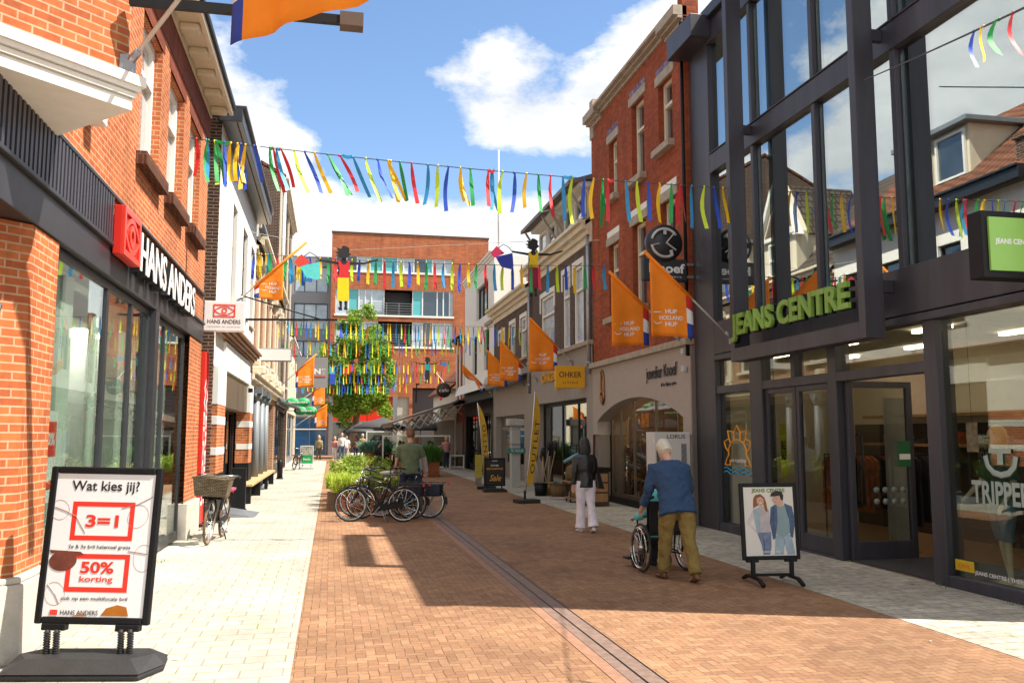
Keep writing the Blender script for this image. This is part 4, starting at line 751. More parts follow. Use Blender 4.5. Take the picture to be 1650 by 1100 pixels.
# ------------------------------------------------------------------ orange flags on wall poles
def text_geo(s, w=None, h=None, bold=.02, space=1.0):
    o = text('t', s, MX.Identity(4), w, h, None or INK, None, ext=.002, bold=bold, space=space)
    vs = [o.matrix_basis @ v.co + V((0,0,0)) for v in o.data.vertices]; fs = [tuple(p.vertices) for p in o.data.polygons]
    off = o.location.copy(); me = o.data; bpy.data.objects.remove(o); bpy.data.meshes.remove(me); ORI.pop('t', None)
    xs = [v.x for v in vs]; ys = [v.y for v in vs]; cx, cy = (min(xs)+max(xs))/2, (min(ys)+max(ys))/2
    return [V((v.x-cx, v.y-cy, v.z)) for v in vs], fs
HUP = [(text_geo('HUP', .22, .085), .16), (text_geo('HOLLAND', .44, .085), .04), (text_geo('HUP', .22, .085), -.08)]
def flag(base, d, L, rise, u0, u1, zb, lab, seed=0, furl=False, red=True, txt=True, group='orange flags on wall poles'):
    base = V(base); d = V((d[0],d[1],0)).normalized(); nrm = V((d.y,-d.x,0)); nrm = nrm if nrm.y < 0 else -nrm
    o = thing('flag_on_pole', base, lab, 'flag', group); tip = base + d*L + V((0,0,rise))
    b = MB(); b.tube([base, base + (tip-base)*.98], .018, 8); b.build('pole', mat('pole_white',(.55,.52,.48),.5,var=.05), o)
    b = MB(); k = u1 if u1 < L-.1 else L; b.tube([base + d*(u0-.12) + V((0,0,rise*(u0-.12)/L)), tip], .032, 8); b.build('sleeve', ORANGE, o)
    b = MB(); b.tube([base - d*.02, base + d*.14 + V((0,0,.14*rise/L))], .032, 8); b.box(base.x-.05,base.y-.05,base.z-.07,base.x+.05,base.y+.05,base.z+.07); b.build('bracket', STEEL, o)
    top = lambda u: base.z + rise*u/L
    ph = seed*1.7
    def wave(u, f): return (.036*sin(u*7+ph)+.018*sin(u*15+ph*2))*f + .03*f*sin(ph)
    def at(u, f):
        z = top(u)*(1-f) + (zb + .02*sin(u*5+ph))*f if not furl else top(u) - f*(.16+.22*abs(sin(u*4)))
        return base + d*u + nrm*wave(u,f)*(2 if furl else 1) + V((0,0,z-base.z))
    hb = .115; b = MB(); NU, NV = 14, 12
    us = [u0-hb, u0-hb/2] + [u0+(u1-u0)*i/NU for i in range(NU+1)]
    vs = [at(u, j/NV) for u in us for j in range(NV+1)]; fs = []; ms = []
    for i in range(len(us)-1):
        for j in range(NV):
            a = i*(NV+1)+j; f = (a,a+1,a+NV+2,a+NV+1); m = 0
            if i < 2: m = 1 if j < NV/3 else (2 if j < 2*NV/3 else 3)
            b.add([vs[q] for q in f], [(0,1,2,3)], m, True)
    c = b.build('cloth', [ORANGE, REDC, WCLOTH, BLUEC], o)
    bm = bmesh.new(); bm.from_mesh(c.data); bmesh.ops.remove_doubles(bm, verts=bm.verts, dist=.0008); bmesh.ops.recalc_face_normals(bm, faces=bm.faces); bm.to_mesh(c.data); bm.free()
    sl = c.modifiers.new('thickness', 'SOLIDIFY'); sl.thickness = .006; sl.offset = 0
    if txt:
        t = MB(); sg = 1 if d.x > 0 else -1; uc = u0 + (u1-u0)*(.5 if not furl else .5); sc = min(1.0, (u1-u0)*.62/.44)
        zc0 = zb + .36*sc
        def emb(x, y, e):
            u = uc + sg*x*sc; z = zc0 + (y-.04)*sc; H = top(u) - zb; f = min(1, max(0, (top(u)-z)/max(H,.1)))
            p = at(u, f); return V((p.x, p.y, p.z)) + nrm*(.006+e)
        for (tv, tf), dy in HUP: t.add([emb(v.x+.05, v.y+dy, v.z) for v in tv], tf)
        for x0,y0,x1,y1 in ((-.3,.15,-.13,.15),(-.3,-.02,-.25,-.07),(-.25,-.07,-.18,-.065),(-.18,-.065,-.13,-.04)):
            q = [emb(x0,y0-.009,0),emb(x1,y1-.009,0),emb(x1,y1+.009,0),emb(x0,y0+.009,0)]; t.add(q,[(0,1,2,3)])
        t.build('lettering', WCLOTH, o)
    return o
flag((6.93,14.18,3.42),(-1,0),1.62,1.52,.87,1.53,3.43,'orange HUP HOLLAND HUP flag on the dark steel column between glass shop and jeweller',1)
flag((6.85,16.3,3.6),(-1,0),1.50,1.38,.80,1.46,3.5,'orange HUP HOLLAND HUP flag above the right end of the jeweller fascia',2)
flag((6.9,24.54,3.83),(-1,0),1.28,1.31,.57,1.31,3.59,'orange HUP HOLLAND HUP flag behind the yellow OHKER sign',3)
flag((6.9,29.0,3.61),(-1,0),1.28,1.31,.66,1.31,3.58,'orange HUP HOLLAND HUP flag overlapping another beside the grey awning cassette',4)
flag((6.9,31.15,3.56),(-1,0),1.42,1.28,.74,1.35,3.5,'orange HUP HOLLAND HUP flag half hidden behind a nearer flag by the awning cassette',5)
flag((6.9,37.54,3.48),(-1,0),1.34,1.32,.55,1.34,3.5,'small orange flag furled along its pole on the white rendered house',6,furl=True)
flag((-2.24,21.17,4.86),(1,0),1.56,1.50,.50,1.05,4.95,'orange HUP HOLLAND HUP flag flapping on the white plastered shop building',7)
flag((-2.38,40.5,3.81),(1,0),1.66,1.6,.88,1.57,3.88,'orange HUP HOLLAND HUP flag in front of the grey N banner',8)
flag((-2.38,46.0,2.9),(1,0),2.05,1.5,1.5,2.03,3.25,'orange HUP HOLLAND HUP flag under the grey N banner, upper of two',9)
flag((-2.38,52.0,2.0),(1,0),2.15,1.5,1.55,2.13,2.15,'orange HUP HOLLAND HUP flag under the grey N banner, lower of two',10)
flag((-1.64,7.10,4.66),(1,-1),2.6,1.55,1.38,2.60,4.50,'large orange flag on the corner bay above the white slab',11)
s = thing('black_beam', (-1.6,7.0,5.1), 'black beam reaching from the corner bay over the street behind the flag', 'bracket')
b = MB(); b.box(-1.62,6.95,5.10,.18,7.0,5.17); b.box(-1.62,7.0,5.13,.18,7.06,5.2); b.build('beam', BLACK, s); MB().box(.0,6.94,5.09,.19,7.07,5.205).build('beam_end', mat('dark_bronze',(.09,.06,.04),.5), s); 

# ------------------------------------------------------------------ ribbon bunting across the street
def ribbon(o, p, ln, col, rnd, lean=0.0, w=.085, dirx=V((1,0,0)), tails=1, drape=None, calm=0.0):
    b = MB(); n = 6
    for t in range(tails):
        l = ln*rnd.uniform(.82,1.0); s0 = rnd.uniform(-.02,.02); q = 1-calm; a0 = rnd.uniform(-.5,.5)*q; tw = rnd.uniform(-.9,.9)*q; k = lean + rnd.uniform(-.03,.03) + t*.10; cv = rnd.uniform(-.05,.05)*q; end = rnd.uniform(-.3,.3)
        pts = []
        for i in range(n+1):
            f = i/n; a = a0 + tw*f; ww = w*(.35+.65*min(1,f*4))/2
            c = p + dirx*(s0 + k*f + cv*sin(pi*f)) + V((0, .04*sin(f*4+a0)+.012*t, -l*f))
            e = dirx*cos(a)*ww + V((0,1,0))*sin(a)*ww + V((0,0,(end*.04 if i == n else 0)))
            pts += [c-e, c+e]
        b.add(pts, [(2*i,2*i+1,2*i+3,2*i+2) for i in range(n)], 0, True)
        if not t: b.ball(p, (w*.28,w*.28,w*.4), 6, 4)
    if drape is not None:      # a strip looping along the wire to the next knot
        m_ = (p+drape)/2 + V((0,0,-.02)); ring = []
        for q in (p, m_, drape): ring += [q+V((0,-.01,-.03)), q+V((0,-.01,.03))]
        b.add(ring, [(0,1,3,2),(2,3,5,4)], 0, True)
    r = b.build('ribbon', RIB[col], o); return r
def bunting(A, B, sag, items, ln, lab, w=.085, seed=1, lean=lambda t: 0, tails=.25, calm=.65):
    A = V(A); B = V(B); o = thing('ribbon_bunting', A, lab, 'bunting', 'ribbon buntings across the street'); rnd = random.Random(seed)
    at = lambda t: A + (B-A)*t - V((0,0,4*sag*t*(1-t)))
    MB().tube([at(i/24) for i in range(25)], .008, 5).build('cord', WIRE, o)
    for i, it in enumerate(items):
        t, c = it[0], it[1]; ribbon(o, at(t), ln*rnd.uniform(.88,1.08), c, rnd, lean(t), w, tails=2 if rnd.random() < tails else 1, drape=at(it[2]) if len(it) > 2 else None, calm=calm)
    return o, at
T1 = [.0105,.0278,.0323,.0428,.0467,.0612,.0727,.0843,.09,.0988,.1143,.1433,.149,.1565,.1623,.1867,.207,.2245,.2477,.2687,.2933,.3178,.339,.3588,.3635,.38,.4017,.431,.4505,.4695,.4913,.5095,.5433,.5493,.57,.5907,.6145,.6365,.6593,.6833,.701,.722,.74,.758,.767,.80,.8223,.8405,.8645,.8875,.9058,.9258,.9495,.968,.985]
C1 = 'rcglgbyyb'+'ybgrcr'+'lbygr'+'clbyygrcl'+'bygrclbygrclbygrclbygr'+'clbycb'
DR = {4:.0727, 7:.0843, 11:.149, 13:.1623, 20:.2750, 32:.5550, 39:.6990, 44:.778}
it1 = [(t, C1[i % len(C1)]) + ((DR[i],) if i in DR else ()) for i, t in enumerate(T1)]
bunting((-2.38,14.74,6.63),(6.6,13.42,5.93),.08,it1,.78,'nearest string of long ribbons crossing from orange brick shop to glass shop',seed=3,lean=lambda t: (.30*sin((t-.05)*8) if .1 < t < .42 else .05*sin(t*40)),tails=.16,w=.066,calm=.15)
def even(n, t0=.02, t1=.98, seq='lbygrc', j=.004, seed=0): rr = random.Random(seed); return [(t0+(t1-t0)*i/(n-1)+rr.uniform(-j,j), seq[i % len(seq)]) for i in range(n)]
B2a = [(-.0+.0018*i, c) for i, c in enumerate(())]
dense = [(.005,'b'),(.022,'y'),(.03,'y'),(.042,'y'),(.05,'c'),(.058,'g'),(.08,'r'),(.10,'r'),(.104,'g'),(.12,'c'),(.14,'y'),(.147,'y'),(.152,'l'),(.158,'b'),(.163,'c'),(.168,'c'),(.176,'b')]
o2, at2 = bunting((-2.3,25.2,6.85),(6.9,20.97,6.05),.1,dense+even(34,.205,.985,'ygrclb',.002,2),.76,'second string of coloured ribbons hung with two cut-out women, from white shop to jeweller',w=.08,seed=5,tails=.04)
bunting((-2.3,36.3,6.39),(6.9,31.0,5.68),.05,even(52,seq='yyclrgbc',seed=4,j=.006),.74,'string of coloured ribbons third from the camera, level with the tree top',w=.05,seed=6,tails=.06)
bunting((-2.3,42.0,6.12),(6.9,38.5,6.13),.10,even(48,seq='gyrcblyg',seed=5,j=.006),.80,'string of coloured ribbons fourth from the camera, just under the third',w=.05,tails=.06,seed=7)
bunting((-2.3,51.0,5.98),(6.9,51.0,6.12),.08,even(42,seq='rgybclyb',seed=6,j=.005),.80,'string of coloured ribbons fifth from the camera, across the middle of the tree crown',w=.055,tails=0,seed=8)
bunting((-2.3,55.0,5.6),(6.9,54.0,5.70),.08,even(42,seq='ybrgclyb',seed=7,j=.006),.80,'string of coloured ribbons sixth from the camera, below the middle of the crown',w=.055,tails=0,seed=9)
bunting((-2.3,58.0,5.18),(5.0,58.0,5.26),.10,even(38,seq='bcgyrlcb',seed=8,j=.008),.80,'lowest and farthest string of coloured ribbons under the tree crown',w=.055,tails=0,seed=10)
bunting((6.56,9.52,6.24),(2.9,1.9,3.46),.02,[(.569,'b'),(.595,'y'),(.635,'g'),(.667,'r')],.30,'short string of four ribbons running from portal frame towards the camera',w=.036,seed=11,tails=0,calm=.3)
wr = thing('stay_wire', (-2.3,24,7.2), 'thin white wire above the second ribbon string carrying the cut-out women', 'wire')
MB().tube([(-2.3,24.2,7.25),(.25,23.9,6.78),(5.05,22.9,7.02),(6.9,21.8,6.9)], .007, 5).build('strand', mat('pale_wire',(.55,.55,.5),.6), wr)

# ------------------------------------------------------------------ cut-out women hanging from the strings (flat boards)
def cutout(name, lab, x, y, z, s, top, skirt, bagA, bagB, flip=1, bags=True):
    o = thing(name, (x,y,z), lab, 'cutout figure', 'cut-out shopping women'); M = MX(((flip*s,0,0,x),(0,0,-1,y),(0,s,0,z),(0,0,0,1)))
    def pl(nm, pts, m, w=0.0, th=.012): b = MB(M); b.prism([(a,c,w) for a,c in pts],(0,0,th)); return b.build(nm, m, o)
    b = MB(M)
    for i, q in enumerate(([(-.04,.5),(.02,.0),(.07,.0),(.07,.5)],[(.10,.5),(.14,.02),(.19,.02),(.20,.5)],[(-.03,.05),(.0,-.03),(.08,-.03),(.07,.05)],[(.12,.06),(.12,-.01),(.22,-.02),(.19,.06)],[(-.05,.4),(.23,.4),(.22,1.2),(.14,1.27),(.05,1.27),(-.04,1.2)],[(.05,1.2),(.15,1.2),(.16,1.6),(.04,1.6)],[(-.02,1.20),(-.04,1.13),(-.52,1.20),(-.5,1.25)],[(.2,1.22),(.2,1.13),(.62,1.16),(.62,1.21)],[(.6,1.215),(.6,1.16),(.95,1.28),(.94,1.32)])): b.prism([(x_,z_,-.0006*i) for x_,z_ in q],(0,0,.012))
    b.build('body', mat('black_board',(.012,.01,.012),.6), o)
    pl('hair', [(.1+(x_-.1)*.8,1.42+(z_-1.42)*.85) for x_,z_ in [(-.02,1.28),(-.16,1.36),(-.08,1.38),(-.2,1.46),(-.08,1.47),(-.14,1.58),(0,1.56),(.06,1.66),(.16,1.64),(.26,1.58),(.25,1.45),(.32,1.4),(.24,1.34),(.2,1.3),(.16,1.28)]], mat('black_hair_board',(.01,.009,.01),.6), .013)
    pl('top', [(-.04,.78),(.22,.78),(.22,1.0),(.25,1.24),(.2,1.24),(.14,1.14),(.06,1.14),(.0,1.24),(-.05,1.22),(-.01,1.0)], top, .014)
    pl('skirt', [(-.05,.80),(.23,.80),(.24,.22),(.06,.2),(-.05,.22)], skirt, .015)
    if bags:
        pl('bag', [(-.5,1.18),(-.98,1.05),(-.82,.78),(-.55,.72),(-.47,.8)], bagA, .013); pl('second_bag', [(-.95,1.36),(-1.12,1.16),(-1.02,1.02),(-.72,1.16)], bagB, .016)
        b = MB(M); b.tube([(-.9,1.3,0),(-.75,1.42,0),(-.6,1.34,0),(-.5,1.22,0)], .012, 5); b.build('bag_handle', INK, o)
    return o
cutout('cutout_woman', 'cut-out woman in red top and yellow skirt with red and aqua bags', .14, 22.9, 5.0, 1.04, mat('board_red',(.65,.015,.02),.5), mat('board_yellow',(.85,.62,.0),.5), mat('board_aqua',(.10,.60,.58),.5), mat('board_red_bag',(.70,.05,.03),.5))
cutout('cutout_woman', 'cut-out woman in yellow top and crimson trousers with blue and crimson bags', 5.02, 21.9, 5.36, .94, mat('board_yellow2',(.80,.55,.0),.5), mat('board_crimson',(.30,.0,.05),.5), mat('board_blue',(.02,.04,.40),.5), mat('board_crimson_bag',(.5,.01,.08),.5))
cutout('cutout_woman', 'small cut-out woman in teal dress far down the street against the brick block', 5.55, 50.8, 4.75, .95, mat('board_teal',(.0,.36,.33),.5), mat('board_dark',(.02,.016,.018),.5), mat('board_rust',(.45,.10,.03),.5), mat('board_sky',(.03,.2,.5),.5), flip=-1)
cutout('cutout_woman', 'small cut-out woman in blue clothes beside the tree crown with red bag', .12, 54.7, 4.6, 1.1, mat('board_sky2',(.10,.45,.65),.5), mat('board_blue2',(.03,.07,.5),.5), mat('board_red2',(.7,.03,.02),.5), mat('board_red3',(.7,.03,.02),.5), flip=-1)

# ------------------------------------------------------------------ signs of the optician
def eye(mb, w, h, z=0.0, fr=.045, d=.02):      # framed eye mark in mb's plane
    for a in ((-w/2,-h/2,w/2,-h/2+fr),(-w/2,h/2-fr,w/2,h/2),(-w/2,-h/2+fr,-w/2+fr,h/2-fr),(w/2-fr,-h/2+fr,w/2,h/2-fr)): mb.box(a[0],a[1],z,a[2],a[3],z+d)
    n = 18
    for sg in (1,-1):
        o_ = [(-w/2+fr*.8+(w-1.6*fr)*i/n, sg*(h*.33)*sin(pi*i/n)) for i in range(n+1)]
        for (a,c),(e,f) in zip(o_[:-1], o_[1:]): mb.prism([(a,c-fr*.45*sg,z),(e,f-fr*.45*sg,z),(e,f+fr*.45*sg,z),(a,c+fr*.45*sg,z)],(0,0,d*.9))
    ri, ro = h*.13, h*.13+fr*.95; k = 20
    for i in range(k):
        a, c = 2*pi*i/k, 2*pi*(i+1)/k; mb.prism([(ri*cos(a),ri*sin(a),z),(ro*cos(a),ro*sin(a),z),(ro*cos(c),ro*sin(c),z),(ri*cos(c),ri*sin(c),z)],(0,0,d*.95))
s = thing('eye_logo_box', (-2.3,10.3,3.7), 'projecting red box with a framed eye at the left of the optician lettering', 'sign')
MB().box(-2.36,9.93,3.70,-2.27,10.74,4.24).build('red_case', RED, s, bev=.008)
b = MB(TL(-2.27,10.335,3.97)); eye(b,.81,.54,0,.065,.03); b.build('eye_mark', mat('red_relief',(.72,.04,.02),.3), s); 
b = MB(TL(-2.269,10.335,3.97)); b.box(-.34,-.205,0,.34,.205,.003); b.build('recess', mat('dark_red',(.42,.02,.012),.5), s)
s = thing('shop_letters', (-2.2,12,3.5), 'white HANS ANDERS letters with black sides along the slatted fascia', 'sign')
text('letters', 'HANS ANDERS', TL(-2.262,12.96,3.92), 4.20, .47, POSTER, s, ext=.010, bold=.012); text('letter_sides', 'HANS ANDERS', TL(-2.355,12.96,3.92), 4.24, .49, BLACK, s, ext=.092, bold=.018)
b = MB(); b.box(-2.385,10.85,3.80,-2.345,15.05,4.02); b.build('mounting_rail', BLACK, s)
s = thing('hanging_lightbox', (-2.0,17.2,3.7), 'white HANS ANDERS lightbox with red eye hanging beside the brick shop', 'sign')
MB().box(-2.40,17.12,3.70,-1.66,17.30,4.27).build('white_case', POSTER, s, bev=.012)
b = MB(TF(-2.03,17.118,4.09)); eye(b,.40,.24,0,.022,.004); b.build('eye_mark', REDINK, s)
text('lettering','HANS ANDERS',TF(-2.03,17.118,3.88),.60,.08,INK,s,bold=.008); text('small_lettering','opticiens en audiciens',TF(-2.03,17.118,3.785),.60,.045,mat('grey_ink',(.45,.45,.45),.6),s)
s = thing('red_window_banner', (-2.35,17.3,.2), 'tall red banner with white upright lettering beside the brick pier', 'banner')
MB().box(-2.42,17.04,.12,-2.33,17.58,3.3).build('red_panel', RED, s)
for yy, tx in ((17.18,'WELKOM'),(17.43,'WERELD')): text('lettering', tx, TL(-2.33,yy,1.62) @ MX.Rotation(R(-90),4,'Z'), 2.35, .17, POSTER, s, bold=.03)
for nm, M_, lab in (('eye_poster', TL(-2.55,8.75,1.55), 'white eyewear sale poster hanging inside the first optician window'),):
    s = thing('window_poster', (-2.6,8.75,1.0), lab, 'poster'); b = MB(M_); b.box(-.24,-.42,0,.24,.42,.01); b.build('sheet', POSTER, s)
    b = MB(M_); 
    for a in ((-.2,.0,.2,.32),(-.2,-.30,.2,-.22)): b.box(a[0],a[1],.011,a[2],a[3],.014)
    b.build('red_mark', REDINK, s); text('lettering','50%',M_ @ MX.Translation((0,.16,.016)),.3,.12,POSTER,s,bold=.03)
s = thing('heart_sticker', (-2.5,13.9,.9), 'cluster of red hearts stuck inside the optician door', 'sticker')
b = MB(TL(-2.53,0,0))
for u,v,r_ in ((13.25,2.0,.13),(13.4,1.72,.15),(14.3,1.95,.12),(13.3,1.15,.13),(13.55,.95,.15),(14.4,1.1,.12),(13.2,.75,.1)):
    b.prism([(u+r_*1.0*(16*sin(t)**3)/16, v+r_*(13*cos(t)-5*cos(2*t)-2*cos(3*t)-cos(4*t))/16, 0) for t in [2*pi*i/20 for i in range(20)]],(0,0,.004))
b.build('heart', mat('heart_red',(.5,.02,.02),.5), s)
s = thing('wall_light', (-2.4,7.6,2.5), 'white tube spotlight bracket on the brick corner pier', 'lamp')
MB().box(-2.62,7.18,2.50,-2.56,7.26,2.62).build('base', WHITE, s); MB().tube([(-2.56,7.24,2.55),(-2.42,6.98,2.70)],.026,8).build('tube', CHROME, s)

# ------------------------------------------------------------------ other signs on the left side
s = thing('blank_lightbox', (-1.85,29,4.1), 'long blank white lightbox hanging over the left pavement', 'sign')
MB().box(-2.38,28.9,4.10,-1.30,29.1,4.52).build('case', GREYP, s, bev=.01); MB().box(-2.34,28.88,4.13,-1.33,28.899,4.49).build('white_panel', POSTER, s)
s = thing('grey_banner', (-.9,42,3.95), 'grey square banner with white N and red line behind an orange flag', 'banner')
MB().box(-1.62,41.98,3.95,-.20,42.02,5.40).build('panel', mat('grey_banner',(.27,.27,.28),.6,var=.03), s)
text('lettering','N',TF(-.68,41.975,4.72),.30,.27,POSTER,s,bold=.05); text('small_lettering','M\nS',TF(-.40,41.975,4.72),.14,.30,POSTER,s); text('more_lettering','A',TF(-1.0,41.975,4.72),.22,.27,POSTER,s,bold=.05); MB().box(-1.1,41.965,4.46,-.3,41.978,4.50).build('red_line', REDINK, s); MB().bar((-2.4,42,5.42),(-.2,42,5.42),.04,.04).build('arm', BLACK, s)
for (x,y,z,lab) in ((-1.62,44,3.33,'upper green oval SPECSAVERS sign over the left pavement'),(-1.30,46,2.97,'lower green oval SPECSAVERS sign nearer the square')):
    s = thing('oval_sign', (x,y,z-.25), lab, 'sign', 'green oval signs'); 
    for k,dx in enumerate((-.26,.26)): b = MB(); b.lathe([(.0,-.03),(.30,-.03),(.31,0),(.30,.03),(0,.03)],(0,0,0),24,0,1.05,.72); b2 = MB(MX.Translation((x+dx,y+.004*k,z)) @ MX.Rotation(R(90),4,'X')); b2.add(b.v,b.f,0,True); b2.build('oval', GREENB, s)
    text('lettering','Specsavers',TF(x,y-.04,z),.92,.17,POSTER,s,bold=.02); MB().bar((x-.5,y,z),(-2.4,y,z),.04,.04).build('arm', BLACK, s)
s = thing('sign_arm', (-2.2,22,4.6), 'black sign arm with chain stay sticking out of the white shop building', 'bracket')
b = MB(); b.bar((-2.24,22,4.55),(.1,22,4.60),.06,.05); b.tube([(-2.24,22,5.15),(-1.2,22,4.85),(-.3,22,4.6)],.02,6); b.build('arm', BLACK, s)

# ------------------------------------------------------------------ big poster stand of the optician
def poster_frame(o, w, z0, z1, t=.05, fr=.055, m=None, pm=None, bev=.012):
    b = MB(); b.box(-w/2,-t/2,z0,-w/2+fr,t/2,z1); b.box(w/2-fr,-t/2,z0,w/2,t/2,z1); b.box(-w/2+fr,-t/2,z1-fr,w/2-fr,t/2,z1); b.box(-w/2+fr,-t/2,z0,w/2-fr,t/2,z0+fr); b.build('frame', m or BLACK, o, bev=bev)
    MB().box(-w/2+fr*.9,-t*.3,z0+fr*.9,w/2-fr*.9,t*.3,z1-fr*.9).build('poster', pm or POSTER, o)
s = thing('poster_stand', (0,0,0), 'tilted black framed poster stand reading Wat kies jij on a rubber base', 'sign')
poster_frame(s, .86, .33, 1.50, pm=POSTER)
T = lambda x, z: TF(x, -.0165, z)
text('headline','Wat kies jij?',T(.0,1.345),.52,.10,INK,s,bold=.014)
def redbox(x0,z0,x1,z1): b = MB(); f=.036; y0,y1=-.0162,-.0145; b.box(x0,y0,z0,x1,y1,z0+f); b.box(x0,y0,z1-f,x1,y1,z1); b.box(x0,y0,z0+f,x0+f,y1,z1-f); b.box(x1-f,y0,z0+f,x1,y1,z1-f); b.build('red_box', REDINK, s)
redbox(-.235,.945,.24,1.235); redbox(-.235,.565,.24,.845)
text('offer','3=1',T(.0,1.09),.25,.095,REDINK,s,bold=.03); text('offer_line','2e & 3e bril helemaal gratis',T(.0,.895),.47,.034,INK,s,bold=.002)
text('discount','50%',T(.0,.745),.25,.088,REDINK,s,bold=.03); text('discount_word','korting',T(.0,.655),.25,.055,REDINK,s,bold=.012); text('discount_line','ook op een multifocale bril',T(.0,.515),.50,.034,INK,s,bold=.0)
text('brand_line','HANS ANDERS',T(-.10,.415),.28,.034,INK,s); b = MB(TF(-.29,-.0165,.415)); eye(b,.055,.036,0,.007,.003); b.build('eye_mark', REDINK, s)
b = MB(TF(0,-.0165,0)); 
def ell(cx,cz,rx,rz,a=0,n=20): return [(cx+rx*cos(t)*cos(a)-rz*sin(t)*sin(a), cz+rx*cos(t)*sin(a)+rz*sin(t)*cos(a), 0) for t in [2*pi*i/n for i in range(n)]]
b.prism([(p[0],p[1],0) for p in ell(-.265,.79,.105,.075,.12,24)],(0,0,.001)); b.prism([(-.375,.87,0),(-.14,.86,0),(-.11,.84,0),(-.15,.83,0),(-.36,.845,0)],(0,0,.0012)); b.build('sunglass_lens', mat('brown_lens',(.16,.05,.035),.3,var=.4,sc=8), s)
b = MB(TF(0,-.0165,0)); b.prism([(.06,.395,0),(.10,.45,0),(.18,.475,0),(.25,.46,0),(.27,.395,0)],(0,0,.0012)); b.prism([(-.16,.388,0),(-.09,.408,0),(-.03,.392,0)],(0,0,.0012)); b.build('amber_lens', mat('amber_lens',(.42,.14,.02),.3,var=.2,sc=8), s)
ROSE = mat('frame_rose',(.32,.16,.13),.4,var=.3,sc=12)
for gl in (((-.33,1.17,.07,.075,.3),[(-.37,1.19,0),(-.28,1.16,0),(-.20,1.12,0),(-.12,1.0,0)]),((.27,1.13,.075,.09,-.5),[(.14,1.19,0),(.26,1.22,0),(.37,1.28,0)]),((.34,.82,.075,.10,0),[(.22,.87,0),(.3,.86,0),(.37,.85,0)]),((-.30,.55,.075,.085,.3),[(-.36,.62,0),(-.3,.55,0),(-.26,.48,0)])):
    b = MB(TF(0,-.0152,0)); b.tube([(p[0],p[1],0) for p in ell(*gl[0])],.0014,4,closed=True); b.tube(gl[1],.0035,5); b.build('drawn_glasses', ROSE, s)
b = MB(); b.prism([(-.50,-.30,.0),(.50,-.30,0),(.58,-.02,0),(.50,.26,0),(-.50,.26,0),(-.58,-.02,0)],(0,0,.05)); tp = [(-.38,-.16,.125),(.38,-.16,.125),(.50,0,.125),(.40,.16,.125),(-.40,.16,.125),(-.50,0,.125)]; bt = [(-.50,-.30,.05),(.50,-.30,.05),(.58,-.02,.05),(.50,.26,.05),(-.50,.26,.05),(-.58,-.02,.05)]
b.add(bt+tp,[(i,(i+1)%6,6+(i+1)%6,6+i) for i in range(6)]+[(6,7,8,9,10,11)]); b.build('rubber_base', mat('base_rubber',(.016,.0155,.016),.65,var=.3,bump=.15), s, bev=.02)
for x in (-.31,-.24,.24,.31):
    b = MB()
    b.tube([(x,0,.12),(x,0,.30)],.018,8)
    for i in range(9): b.ring((x,0,.135+i*.018),.02,.007,'z',12,5)
    b.build('spring', RUBBER, s)
for x in (-.275,.275): MB().box(x-.09,-.035,.285,x+.09,.035,.335).build('clamp', BLACK, s, bev=.008)
put(s, (-1.74,7.2,.004), R(-11)); 
for ch in s.children:
    if ch.name.split('.')[0] not in ('rubber_base','spring'): ch.rotation_euler = (R(-5),R(1.2),0); ch.location = (0,.0,0)

# ------------------------------------------------------------------ poster stand of the clothes shop
s = thing('poster_stand', (0,0,0), 'black framed JEANS CENTRE poster stand showing a denim couple', 'sign')
poster_frame(s, .72, .27, 1.17, t=.045, fr=.05, pm=mat('poster_cream',(.66,.62,.56),.4,var=.03))
text('headline','JEANS CENTRE',TF(0,-.0145,1.075),.42,.06,mat('dark_green_ink',(.10,.22,.03),.5),s,bold=.035)
P2 = lambda nm, pts, m, k: (lambda b: (b.prism([(x,z,0) for x,z in pts],(0,0,.0006)), b.build(nm, m, s)))(MB(TF(0,-.0140-k*.0008,0)))
LIPP = mat('printed_lip',(.35,.12,.10),.5); SKINP = mat('printed_skin',(.55,.33,.24),.5,var=.06); DEN = mat('printed_denim',(.06,.10,.19),.6,var=.3,sc=18); DENL = mat('printed_pale_denim',(.30,.38,.45),.6,var=.2,sc=14); DENM = mat('printed_blue_denim',(.14,.18,.28),.6,var=.3,sc=14)
P2('printed_arm',[(-.20,.86),(-.27,.74),(-.29,.70),(-.25,.66),(-.16,.57),(-.15,.59),(-.24,.69),(-.17,.80)],mat('printed_sleeve',(.55,.5,.47),.6),1)
P2('printed_jeans',[(-.17,.60),(.01,.60),(.005,.42),(-.02,.33),(-.10,.33),(-.12,.45)],DENM,1); P2('printed_blouse',[(-.20,.86),(-.12,.89),(-.03,.89),(.0,.84),(.0,.59),(-.16,.59),(-.18,.72)],mat('printed_blouse',(.45,.40,.40),.6,var=.15,sc=20),2)
P2('printed_vest',[(-.20,.85),(-.12,.88),(-.12,.60),(-.17,.60),(-.19,.72)],DENL,3); P2('printed_hair',[(-.19,.99),(-.16,1.03),(-.10,1.04),(-.05,1.0),(-.03,.93),(-.02,.83),(-.05,.84),(-.07,.92),(-.15,.9),(-.20,.87)],mat('printed_auburn',(.25,.085,.03),.6,var=.4,sc=20),4)
P2('printed_face',[(-.145,.99),(-.10,1.01),(-.065,.98),(-.065,.93),(-.09,.89),(-.13,.905),(-.15,.95)],SKINP,5)
P2('printed_trousers',[(.06,.56),(.26,.56),(.30,.33),(.20,.33),(.17,.46),(.15,.33),(.04,.33)],DENL,1); P2('printed_shirt',[(.10,.90),(.22,.90),(.25,.58),(.15,.52),(.06,.58)],mat('printed_teal',(.22,.31,.33),.6,var=.08),2)
